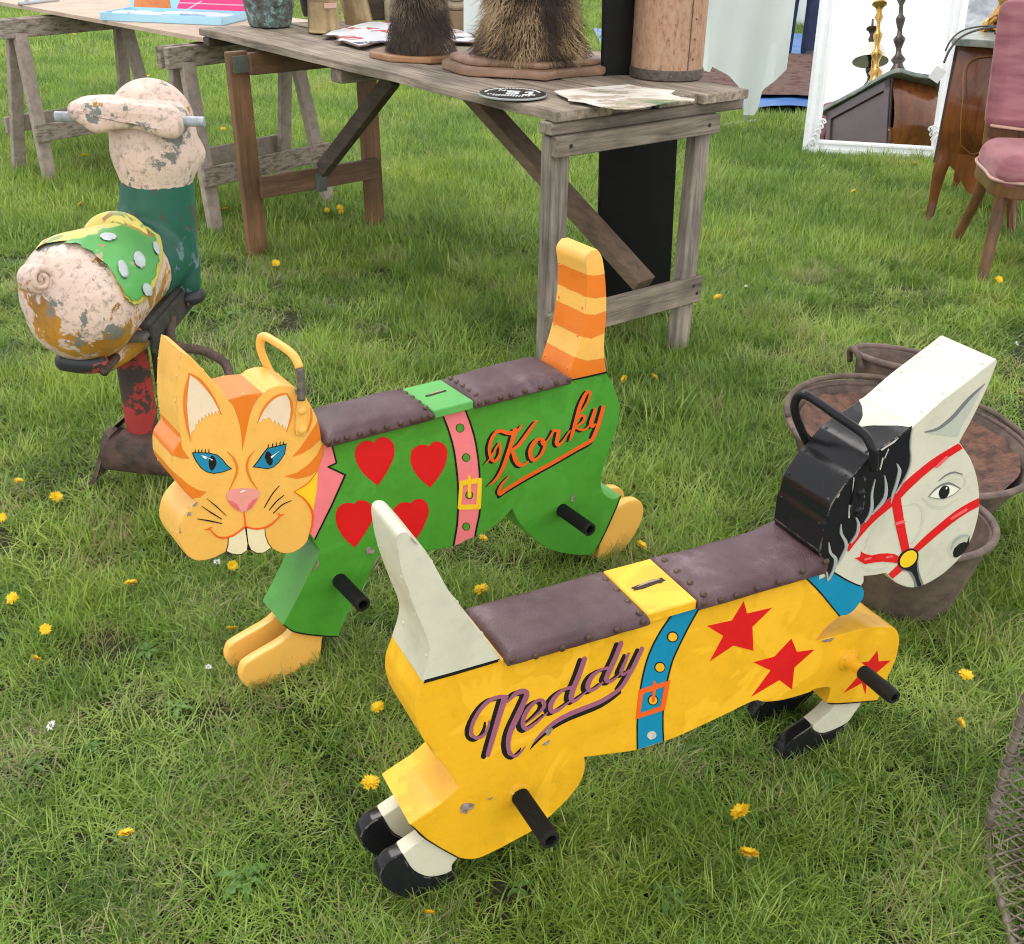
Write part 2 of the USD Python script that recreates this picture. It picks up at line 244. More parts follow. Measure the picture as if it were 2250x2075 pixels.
# outlines of the two rides, in tenths of a millimetre along the board and up from the grass
SH = json.loads(r"""{"d_outline":[[[[152,4410],[264,4950],[144,5430],[-3,5903],[-104,6318],[-153,6622],[-170,6841],[-154,6919],[-107,6952],[-34,6945],[42,6886],[157,6714],[299,6474],[621,5755],[991,5143],[1377,4470],[1372,4397],[2546,4312],[3911,4338],[6425,4351],[7439,4431],[7419,4532],[7320,4719],[7329,4802],[7325,5178],[7369,5323],[7407,5615],[7648,5963],[7812,6095],[7968,6271],[8153,6419],[8621,6614],[8876,6740],[8933,6760],[9063,6838],[9277,6983],[9560,7157],[10322,7555],[10488,7654],[10542,7657],[10572,7620],[10564,7535],[10474,7138],[10333,6722],[10192,6386],[10093,6194],[10111,6204],[10299,6013],[10497,5795],[10742,5427],[10910,5068],[11030,4666],[11052,4302],[10999,3976],[10827,3677],[10570,3473],[10292,3350],[9999,3295],[9742,3325],[9528,3415],[9305,3550],[9102,3727],[8982,3844],[8753,3866],[8472,3924],[8494,3800],[8450,3726],[8513,3651],[8558,3566],[8564,3444],[8502,3341],[8374,3208],[8226,3166],[8080,3183],[7810,3031],[7615,2808],[8052,2774],[8466,2752],[8892,2706],[9238,2619],[9492,2520],[9651,2342],[9729,2131],[9747,1873],[9731,1655],[9617,1274],[9509,852],[9485,807],[8418,1103],[8162,1216],[8196,1405],[8183,1552],[8092,1605],[7992,1629],[7764,1660],[7707,1630],[7393,1635],[7017,1673],[6637,1772],[6381,1880],[5749,1786],[4908,1670],[4516,1656],[3986,1677],[3535,1771],[2964,1914],[2974,1839],[2983,1640],[2911,1387],[2704,1130],[2421,903],[2090,699],[1709,605],[1380,536],[1054,507],[824,593],[642,743],[119,1372],[-47,1663],[-109,1758],[149,1874],[409,1978],[703,2180],[629,2416],[255,3124],[391,2819],[246,3128],[105,3464],[38,3731],[22,3908],[47,4135]]]],
"d_mane":[[[[8892,6744],[8884,6642],[8900,6486],[8925,6361],[8985,6189],[8999,6133],[9012,6025],[9005,5917],[8991,5862],[8946,5750],[8888,5645],[8853,5594],[8786,5508],[8759,5481],[8679,5423],[8508,5287],[8332,5174],[8274,5130],[8202,5066],[8158,5018],[8110,4951],[8033,4823],[7957,4727],[7936,4690],[7875,4502],[7852,4465],[7777,4368],[7706,4227],[7613,4067],[7492,4308],[7426,4457],[7080,4689],[6872,5182],[6834,6039],[7595,6897],[8782,6868]]]],
"d_tail":[[[[152,4413],[-227,4884],[-654,7363],[1175,6923],[1659,4372],[1369,4415]]]],
"d_collar":[[[[7053,4332],[7426,4457],[7492,4308],[7614,4063],[7735,4207],[8001,4007],[8239,3847],[8450,3726],[8641,3663],[8807,3154],[8245,3075],[8080,3183],[7471,3898]]]],
"d_head":[[[[8892,6744],[8575,7312],[10607,8562],[12327,5031],[11324,2549],[8692,3553],[8450,3726],[8239,3847],[8001,4007],[7735,4207],[7425,4143],[7160,5542],[8395,6532]]]],
"d_collarline":[[[[7717,4221],[7728,4225],[7739,4221],[8070,3975],[8270,3841],[8454,3731],[8464,3720],[8464,3711],[8451,3709],[8290,3801],[8060,3949],[7727,4196],[7717,4209]]],[[[7036,4345],[7050,4348],[7063,4340],[7383,4011],[7527,3856],[8091,3187],[8095,3175],[8093,3169],[8083,3168],[8071,3176],[7549,3790],[7362,3994],[7042,4323],[7036,4333]]]],
"d_tailline":[[[[1370,4431],[1386,4422],[1394,4409],[1395,4391],[1387,4383],[617,4377],[156,4385],[140,4395],[130,4420],[134,4434],[149,4440],[608,4432]]]],
"d_strap":[[[[8196,5063],[8243,5115],[8308,5174],[8707,5462],[8857,5596],[8918,5644],[9121,5780],[9388,5934],[9515,5997],[9666,6059],[10109,6205],[10154,6199],[10185,6184],[10212,6161],[10231,6136],[10237,6099],[10226,6081],[10216,6076],[9792,5921],[9644,5855],[9490,5772],[9367,5697],[9198,5579],[9053,5469],[8959,5382],[9138,4931],[9461,4196],[9469,4162],[9468,4147],[9453,4124],[9440,4117],[9408,4113],[9368,4123],[9329,4146],[9283,4195],[9016,4754],[8910,4994],[8798,5264],[8595,5151],[8488,5082],[8395,5012],[8305,4932],[8202,4827],[8078,4685],[7989,4573],[7980,4571],[7963,4578],[7950,4600],[7959,4695],[7979,4761],[8003,4806],[8051,4877]]],[[[9863,4472],[10236,4695],[10387,4770],[10535,4828],[10699,4877],[10923,4922],[10960,4919],[11000,4904],[11038,4879],[11067,4847],[11085,4813],[11087,4783],[11082,4771],[11061,4754],[10821,4705],[10721,4677],[10532,4609],[10376,4538],[10080,4375],[9663,4114],[9640,4111],[9611,4118],[9583,4135],[9559,4157],[9538,4196],[9537,4218],[9548,4235],[9743,4392]]],[[[9267,3967],[9300,3964],[9335,3949],[9382,3909],[9408,3860],[9409,3832],[9404,3820],[9396,3811],[9191,3692],[9165,3689],[9120,3706],[9091,3728],[9069,3755],[9057,3783],[9056,3796],[9061,3818],[9243,3957]]]],
"d_ribbon":[[[[8281,4487],[8372,4418],[8544,4338],[8727,4325],[8919,4286],[9121,4210],[9255,4116],[9254,3985],[9078,4056],[8849,4133],[8632,4175],[8420,4196],[8163,4385],[8283,4381]]]],
"d_strapshine":[[[[9836,6005],[9864,5999],[9884,5984],[9895,5961],[9889,5947],[9696,5811],[9672,5813],[9647,5829],[9638,5846],[9642,5863]]],[[[10639,4784],[10667,4778],[10686,4763],[10698,4739],[10693,4726],[10349,4619],[10327,4624],[10304,4647],[10302,4661],[10309,4669]]],[[[9124,4908],[9151,4901],[9170,4886],[9181,4861],[9175,4847],[9165,4843],[8990,4841],[8964,4851],[8943,4879],[8945,4894],[8957,4901]]],[[[8897,4230],[9041,4215],[9061,4201],[9068,4181],[9054,4174],[8916,4184],[8902,4191],[8888,4208],[8886,4221]]],[[[8385,4318],[8522,4318],[8545,4303],[8552,4281],[8541,4273],[8404,4273],[8389,4280],[8376,4297],[8375,4309]]]],
"d_boss_rim":[[[[9622,4166],[9669,4110],[9690,4068],[9702,4026],[9705,3983],[9691,3923],[9671,3889],[9642,3859],[9606,3837],[9564,3822],[9518,3815],[9470,3817],[9397,3836],[9352,3857],[9310,3886],[9275,3920],[9235,3979],[9214,4042],[9212,4084],[9219,4124],[9246,4177],[9275,4206],[9310,4228],[9351,4243],[9397,4250],[9468,4245],[9516,4231],[9562,4210]]]],
"d_boss":[[[[9597,4145],[9634,4100],[9651,4066],[9660,4031],[9662,3996],[9649,3946],[9631,3917],[9607,3893],[9576,3874],[9541,3861],[9503,3854],[9463,3855],[9404,3869],[9366,3886],[9332,3909],[9303,3937],[9271,3985],[9255,4037],[9254,4072],[9261,4105],[9285,4149],[9309,4173],[9339,4192],[9374,4205],[9411,4212],[9471,4208],[9510,4198],[9547,4181]]]],
"d_mouth":[[[[9660,4033],[9765,3691],[9977,3294],[9863,3306],[9768,3495],[9619,3707],[9370,3842],[9564,3818]]]],
"d_eyewhite":[[[[9640,5256],[9647,5278],[9671,5303],[9783,5370],[9816,5385],[9888,5406],[9987,5417],[10068,5404],[10158,5373],[10347,5276],[10370,5259],[10378,5242],[10369,5225],[10346,5207],[10315,5191],[10242,5163],[10119,5140],[10033,5136],[9992,5140],[9913,5155],[9740,5205],[9657,5238]]]],
"d_greyline":[[[[9967,5630],[10056,5645],[10137,5638],[10226,5606],[10371,5535],[10375,5529],[10370,5527],[10172,5599],[10077,5611],[10011,5606],[9947,5592],[9799,5519],[9790,5523],[9790,5528],[9884,5593],[9925,5615]]],[[[9849,5433],[9917,5449],[9983,5453],[10047,5446],[10097,5430],[10156,5403],[10223,5363],[10387,5253],[10396,5238],[10391,5234],[10381,5236],[10306,5179],[10250,5150],[10149,5126],[10039,5119],[9962,5129],[9835,5166],[9634,5254],[9632,5262],[9713,5351],[9747,5382],[9786,5407]],[[9755,5345],[9653,5255],[9810,5188],[9933,5150],[10032,5134],[10139,5140],[10239,5162],[10294,5189],[10368,5243],[10210,5332],[10124,5375],[10059,5398],[9984,5409],[9900,5403],[9813,5377]]],[[[9675,3984],[9680,3992],[9689,3992],[9709,3975],[9773,3775],[9820,3656],[9889,3531],[10034,3298],[10036,3282],[10027,3272],[10004,3274],[9975,3299],[9841,3526],[9790,3619],[9738,3748]]],[[[9311,3853],[9316,3861],[9325,3861],[9502,3794],[9569,3753],[9628,3697],[9711,3597],[9794,3477],[9820,3426],[9861,3322],[9863,3305],[9859,3298],[9850,3294],[9831,3298],[9803,3322],[9762,3432],[9729,3497],[9644,3614],[9568,3699],[9498,3753],[9325,3833]]]],
"d_earline":[[[[9730,6751],[9801,6808],[9979,6989],[10054,7055],[10133,7110],[10218,7160],[10383,7252],[10394,7247],[10395,7242],[10116,7006],[9873,6750],[9800,6693],[9721,6643],[9609,6587],[9533,6563],[9491,6555],[9411,6551],[9225,6565],[9212,6570],[9202,6582],[9203,6589],[9209,6592],[9386,6597],[9485,6614],[9592,6662]]]],
"d_earshade":[[[[9218,6579],[9387,6566],[9628,6625],[9846,6772],[10137,7032],[10389,7246],[10267,6945],[10157,6692],[10054,6499],[10043,6351],[9967,6341],[9405,6500]]]],
"d_pupil":[[[[10031,5382],[10076,5347],[10101,5311],[10120,5258],[10122,5218],[10107,5172],[10084,5146],[10054,5130],[10018,5126],[9967,5138],[9943,5152],[9910,5181],[9879,5229],[9869,5255],[9864,5295],[9867,5321],[9880,5354],[9894,5373],[9922,5392],[9956,5400],[9981,5399]]]],
"d_glint":[[[[10025,5363],[10037,5351],[10042,5334],[10037,5318],[10025,5312],[10007,5322],[10000,5344],[10008,5362]]]],
"d_nostril":[[[[10598,3855],[10608,3950],[10714,4024],[10842,4026],[10908,3994],[10928,4140],[10978,3908],[10860,3762],[10715,3721],[10637,3764]]]],
"d_noseshade":[[[[10885,4186],[10928,4151],[10962,4109],[10987,4062],[10997,4034],[10989,3982],[10857,3753],[10817,3739],[10762,3729],[10677,3733],[10596,3760],[10547,3788],[10505,3824],[10458,3889],[10439,3937],[10430,3988],[10433,4037],[10446,4085],[10470,4129],[10503,4168],[10544,4200],[10591,4224],[10644,4238],[10699,4244],[10755,4239],[10810,4225]]]],
"d_noselight":[[[[10596,4189],[10668,4214],[10715,4217],[10736,4214],[10875,4170],[10894,4155],[10898,4141],[10885,4134],[10787,4148],[10736,4147],[10680,4133],[10623,4108],[10583,4074],[10568,4043],[10538,3942],[10527,3939],[10515,3946],[10508,3959],[10515,4095],[10523,4118],[10543,4149],[10561,4166]]]],
"d_shade":[[[[10282,5576],[10294,5576],[10435,5469],[10483,5423],[10504,5393],[10514,5365],[10511,5329],[10470,5253],[10458,5254],[10448,5267],[10459,5352],[10450,5396],[10405,5451],[10307,5546]]],[[[10008,5482],[10065,5499],[10116,5499],[10175,5487],[10326,5445],[10335,5435],[10108,5466],[10048,5460],[9953,5439],[9942,5445],[9944,5451]]],[[[9486,5259],[9490,5264],[9498,5261],[9671,5126],[9737,5081],[9840,5031],[9951,4994],[10025,4981],[10104,4981],[10191,4998],[10430,5069],[10440,5065],[10444,5057],[10240,4942],[10159,4911],[10112,4902],[10063,4901],[9972,4915],[9922,4930],[9833,4966],[9715,5035],[9643,5096]]],[[[9061,5207],[9248,5209],[9322,5200],[9359,5189],[9427,5154],[9499,5102],[9559,5041],[9587,5003],[9625,4925],[9641,4876],[9659,4776],[9664,4680],[9656,4589],[9646,4552],[9611,4482],[9497,4328],[9484,4331],[9477,4345],[9558,4517],[9581,4589],[9586,4625],[9589,4711],[9581,4806],[9565,4894],[9541,4968],[9506,5027],[9464,5077],[9413,5120],[9357,5154],[9295,5174],[9069,5192],[9057,5203]]],[[[8386,4837],[8417,4898],[8458,4950],[8624,5127],[8700,5201],[8711,5199],[8715,5189],[8590,5011],[8470,4858],[8437,4800],[8413,4736],[8359,4510],[8354,4507],[8343,4518],[8356,4681],[8366,4763]]],[[[8352,4170],[8355,4175],[8363,4174],[8532,4074],[8616,4042],[8728,4022],[8899,4001],[9011,3998],[9020,3992],[9023,3985],[8961,3960],[8902,3951],[8721,3945],[8635,3957],[8591,3970],[8513,4015],[8454,4065],[8357,4160]]]],
"d_lock":[[[[8960,5805],[8982,5865],[8998,5922],[9005,5975],[9005,6055],[8989,6162],[8921,6362],[8894,6487],[8882,6607],[8884,6746],[8888,6750],[8900,6741],[8906,6576],[8933,6408],[8953,6330],[9005,6186],[9019,6129],[9030,6046],[9030,5966],[9022,5910],[9007,5852],[8947,5703],[8921,5653],[8879,5588],[8820,5507],[8808,5506],[8801,5513],[8800,5521],[8896,5670]]],[[[8726,5534],[8754,5692],[8759,5746],[8764,5841],[8761,5930],[8749,5987],[8697,6091],[8703,6099],[8720,6092],[8809,5988],[8833,5933],[8841,5873],[8838,5813],[8818,5660],[8778,5480],[8752,5317],[8742,5325],[8723,5481]]],[[[8459,5929],[8463,5934],[8473,5928],[8554,5776],[8593,5683],[8615,5601],[8623,5544],[8623,5496],[8616,5449],[8589,5393],[8533,5328],[8475,5280],[8362,5201],[8352,5200],[8338,5209],[8310,5153],[8237,5078],[8228,5077],[8216,5084],[8213,5096],[8266,5202],[8279,5258],[8284,5316],[8280,5411],[8245,5569],[8237,5638],[8242,5735],[8265,5900],[8273,5899],[8277,5893],[8278,5721],[8285,5623],[8299,5556],[8340,5425],[8352,5368],[8355,5312],[8346,5238],[8430,5322],[8476,5375],[8521,5442],[8541,5490],[8547,5526],[8548,5573],[8535,5671],[8516,5753]]],[[[7975,5261],[7982,5267],[7993,5260],[8096,5127],[8122,5069],[8136,4987],[8131,4904],[8111,4836],[8089,4802],[8012,4722],[7988,4732],[7980,4743],[7979,4754],[8039,4839],[8056,4872],[8069,4935],[8070,5014],[8054,5104]]],[[[7686,5064],[7680,5184],[7686,5185],[7698,5175],[7730,5056],[7756,4991],[7783,4950],[7882,4825],[7908,4776],[7926,4715],[7928,4642],[7914,4584],[7862,4475],[7785,4356],[7770,4362],[7764,4376],[7860,4616],[7868,4650],[7867,4698],[7855,4744],[7832,4796],[7733,4937],[7704,4990]]],[[[7478,4875],[7482,4880],[7492,4874],[7551,4728],[7588,4657],[7616,4626],[7677,4575],[7717,4534],[7738,4499],[7754,4448],[7760,4395],[7757,4348],[7750,4296],[7736,4247],[7702,4169],[7663,4098],[7647,4081],[7615,4062],[7601,4076],[7571,4179],[7547,4243],[7436,4439],[7448,4437],[7520,4341],[7584,4244],[7603,4193],[7617,4099],[7670,4256],[7683,4309],[7688,4378],[7682,4445],[7672,4484],[7658,4514],[7574,4600],[7538,4653],[7510,4735]]]],
"d_belt":[[[[4454,4361],[4948,4307],[4831,4097],[4716,3864],[4604,3603],[4521,3381],[4472,3101],[4444,2848],[4431,2587],[4444,2274],[4476,1949],[4520,1650],[3994,1670],[3954,2064],[3927,2459],[3926,2801],[3946,3092],[3973,3340],[4028,3613],[4110,3838],[4211,4037],[4331,4212]]]],
"d_beltline":[[[[4416,2630],[4427,2824],[4448,3044],[4485,3287],[4515,3421],[4544,3503],[4616,3676],[4731,3935],[4862,4190],[4935,4319],[4946,4322],[4959,4312],[4962,4298],[4859,4113],[4759,3915],[4672,3723],[4573,3483],[4535,3371],[4502,3199],[4478,3028],[4461,2872],[4448,2681],[4446,2545],[4451,2389],[4465,2188],[4496,1905],[4535,1645],[4534,1636],[4527,1633],[4516,1637],[4505,1653],[4451,2035],[4423,2360]]],[[[3913,2848],[3940,3195],[3959,3348],[3998,3558],[4042,3712],[4120,3900],[4213,4072],[4334,4243],[4441,4372],[4452,4375],[4466,4363],[4466,4349],[4359,4220],[4267,4094],[4197,3978],[4135,3854],[4090,3748],[4050,3634],[4018,3506],[3992,3366],[3972,3210],[3949,2944],[3940,2793],[3938,2632],[3949,2310],[3973,2009],[4009,1665],[4007,1656],[4001,1653],[3987,1660],[3979,1676],[3927,2220],[3910,2555]]]],
"d_hole_rim":[[[[4584,3844],[4586,3811],[4582,3791],[4561,3761],[4545,3753],[4515,3748],[4494,3750],[4460,3763],[4416,3793],[4375,3846],[4356,3904],[4355,3925],[4364,3953],[4388,3979],[4416,3987],[4447,3985],[4481,3974],[4525,3944],[4552,3913],[4573,3879]]],[[[4389,3309],[4394,3275],[4391,3255],[4380,3229],[4368,3216],[4334,3204],[4313,3204],[4280,3213],[4227,3249],[4187,3302],[4169,3360],[4169,3381],[4177,3409],[4201,3434],[4228,3442],[4259,3440],[4292,3428],[4324,3406],[4352,3378],[4374,3345]]],[[[4311,2658],[4316,2624],[4314,2603],[4303,2578],[4292,2565],[4259,2552],[4240,2553],[4209,2562],[4158,2598],[4120,2651],[4103,2709],[4103,2730],[4110,2758],[4133,2783],[4158,2791],[4188,2789],[4219,2776],[4249,2755],[4276,2726],[4297,2693]]]],
"d_hole":[[[[4559,3849],[4558,3808],[4541,3785],[4506,3775],[4462,3787],[4428,3810],[4395,3851],[4381,3896],[4387,3935],[4406,3954],[4428,3961],[4452,3959],[4479,3950],[4513,3927],[4534,3903],[4550,3877]]],[[[4368,3312],[4370,3268],[4361,3248],[4351,3238],[4323,3228],[4280,3235],[4238,3264],[4205,3307],[4190,3353],[4197,3392],[4217,3412],[4238,3418],[4263,3417],[4289,3407],[4315,3390],[4338,3367],[4356,3340]]],[[[4290,2661],[4292,2618],[4274,2587],[4249,2577],[4209,2585],[4169,2613],[4138,2656],[4124,2701],[4130,2740],[4149,2760],[4169,2766],[4192,2764],[4217,2755],[4241,2738],[4262,2715],[4279,2689]]]],
"d_rawhole":[[[[4343,1911],[4349,1866],[4342,1843],[4334,1831],[4307,1816],[4263,1817],[4226,1834],[4187,1871],[4163,1916],[4161,1960],[4171,1981],[4195,1999],[4218,2004],[4246,2000],[4282,1984],[4308,1964],[4328,1939]]]],
"d_buckle":[[[[4194,3069],[4217,3056],[4230,3038],[4234,2987],[4512,2983],[4469,2381],[3902,2384],[3913,2992],[4173,2988],[4173,3057],[4183,3068]],[[4178,2675],[4175,2885],[3999,2880],[3975,2481],[4373,2485],[4408,2891],[4236,2886],[4240,2653],[4237,2637],[4224,2629],[4206,2634],[4189,2648]]]],
"d_star0":[[[[5842,4165],[5946,3885],[6471,3848],[6105,3568],[6203,3040],[5750,3293],[5291,3112],[5509,3565],[5142,3878],[5646,3835]]]],
"d_star1":[[[[7022,3040],[7201,2698],[7609,2620],[7201,2353],[7239,1854],[6899,2180],[6309,2011],[6661,2471],[6241,2785],[6694,2755]]]],
"d_star2":[[[[9189,2098],[9284,1816],[9603,1734],[9279,1543],[9089,1392],[9122,1079],[8960,1415],[8531,1326],[8821,1610],[8679,1971],[9023,1893]]]],
"d_letters":[[[[3220,3484],[3269,3614],[3177,3620],[3129,3607],[3065,3568],[3039,3543],[3016,3513],[2990,3460],[2974,3407],[2970,3364],[2980,3327],[3021,3324],[3080,3336],[3194,3398],[3210,3391],[3218,3376],[3215,3361],[3143,3303],[3111,3281],[3068,3262],[3017,3251],[2985,3253],[2961,3262],[2929,3290],[2737,3154],[2709,3147],[2676,3152],[2652,3165],[2625,3190],[2455,3082],[2407,3066],[2369,3059],[2333,3059],[2313,3064],[2288,3079],[2257,3113],[2235,3161],[2224,3234],[2225,3261],[2237,3305],[2282,3387],[2328,3436],[2384,3471],[2464,3501],[2520,3509],[2623,3509],[2635,3505],[2716,3713],[2798,3990],[2813,4005],[2836,4006],[2861,3990],[2878,3964],[2882,3936],[2802,3647],[2697,3357],[2681,3266],[2685,3228],[2688,3221],[2699,3217],[2738,3227],[2915,3310],[2898,3342],[2886,3384],[2883,3411],[2886,3455],[2900,3502],[2923,3548],[2947,3583],[2979,3615],[3038,3647],[3136,3675],[3266,3673],[3289,3658],[3362,3823],[3452,4086],[3466,4102],[3489,4102],[3513,4087],[3531,4061],[3535,4034],[3448,3760],[3319,3450],[3309,3404],[3322,3391],[3344,3381],[3376,3384],[3451,3414],[3495,3447],[3513,3440],[3500,3491],[3508,3538],[3628,3824],[3645,3826],[3660,3817],[3670,3802],[3672,3786],[3577,3487],[3573,3461],[3577,3440],[3604,3447],[3682,3484],[3699,3479],[3761,3612],[3864,3855],[3884,3860],[3899,3855],[3921,3837],[3931,3820],[3934,3788],[3839,3555],[3766,3405],[3641,3185],[3589,3122],[3550,3091],[3480,3052],[3384,3011],[3309,2982],[3220,2957],[3094,2938],[2690,2905],[2530,2877],[2419,2847],[2317,2806],[2207,2747],[2055,2638],[1970,2564],[2031,2668],[2076,2718],[2129,2770],[2252,2863],[2325,2906],[2375,2930],[2490,2967],[2654,3000],[3091,3034],[3185,3047],[3314,3082],[3457,3142],[3514,3179],[3562,3229],[3673,3427],[3620,3389],[3589,3380],[3566,3385],[3546,3396],[3517,3430],[3516,3420],[3481,3385],[3409,3332],[3365,3313],[3336,3313],[3286,3331],[3261,3349],[3239,3375],[3217,3423],[3215,3452]],[[2590,3347],[2613,3443],[2539,3450],[2504,3447],[2457,3428],[2410,3391],[2361,3333],[2327,3260],[2312,3196],[2318,3143],[2358,3138],[2426,3145],[2498,3170],[2606,3218],[2591,3261],[2587,3301]]],[[[1821,3305],[1868,3364],[1918,3405],[1981,3438],[2038,3454],[2091,3446],[2139,3417],[2172,3377],[2186,3345],[2192,3315],[2193,3277],[2185,3240],[2175,3222],[2148,3192],[2097,3157],[2014,3109],[1849,3032],[1843,3038],[1845,3045],[1994,3142],[2080,3218],[2115,3262],[2125,3285],[2128,3308],[2123,3340],[2108,3368],[2087,3387],[2059,3395],[2031,3387],[1999,3368],[1935,3313],[1882,3238],[1854,3179],[1843,3144],[1834,3081],[1836,3027],[1844,2990],[1861,2966],[1874,2962],[1903,2967],[2018,3012],[2217,3128],[2229,3122],[2232,3110],[2062,2979],[1957,2910],[1897,2885],[1858,2888],[1821,2911],[1789,2950],[1767,2998],[1755,3050],[1755,3122],[1767,3189],[1783,3237]]],[[[935,3454],[998,3567],[1064,3650],[1115,3696],[1151,3721],[1193,3744],[1236,3759],[1297,3765],[1370,3758],[1426,3744],[1513,3711],[1530,3692],[1535,3673],[1531,3657],[1517,3650],[1519,3620],[1511,3594],[1598,3701],[1634,3729],[1668,3742],[1718,3749],[1774,3742],[1818,3723],[1853,3693],[1872,3665],[1888,3620],[1889,3572],[1879,3529],[1785,3294],[1632,2962],[1602,2861],[1587,2760],[1589,2659],[1599,2593],[1626,2528],[1664,2480],[1685,2473],[1721,2487],[1781,2523],[1847,2581],[1854,2578],[1805,2492],[1761,2448],[1720,2421],[1691,2414],[1674,2417],[1632,2440],[1581,2496],[1543,2562],[1523,2625],[1508,2714],[1505,2823],[1520,2940],[1555,3065],[1596,3160],[1742,3472],[1788,3579],[1801,3631],[1777,3643],[1754,3648],[1689,3647],[1641,3630],[1526,3560],[1513,3563],[1505,3576],[1418,3290],[1238,2629],[1229,2618],[1217,2612],[1202,2615],[1180,2631],[1165,2657],[1163,2685],[1306,3265],[1417,3680],[1348,3689],[1280,3684],[1231,3668],[1179,3640],[1125,3598],[1081,3550],[1037,3486],[993,3405],[956,3305],[946,3251],[947,3205],[957,3163],[973,3132],[997,3103],[1024,3086],[1058,3085],[1085,3092],[1110,3105],[1132,3123],[1160,3166],[1189,3230],[1199,3265],[1207,3325],[1219,3330],[1230,3317],[1229,3219],[1199,3130],[1180,3092],[1156,3062],[1131,3043],[1098,3027],[1044,3019],[1012,3026],[994,3036],[963,3061],[936,3093],[901,3156],[888,3220],[889,3301],[904,3368]]]],
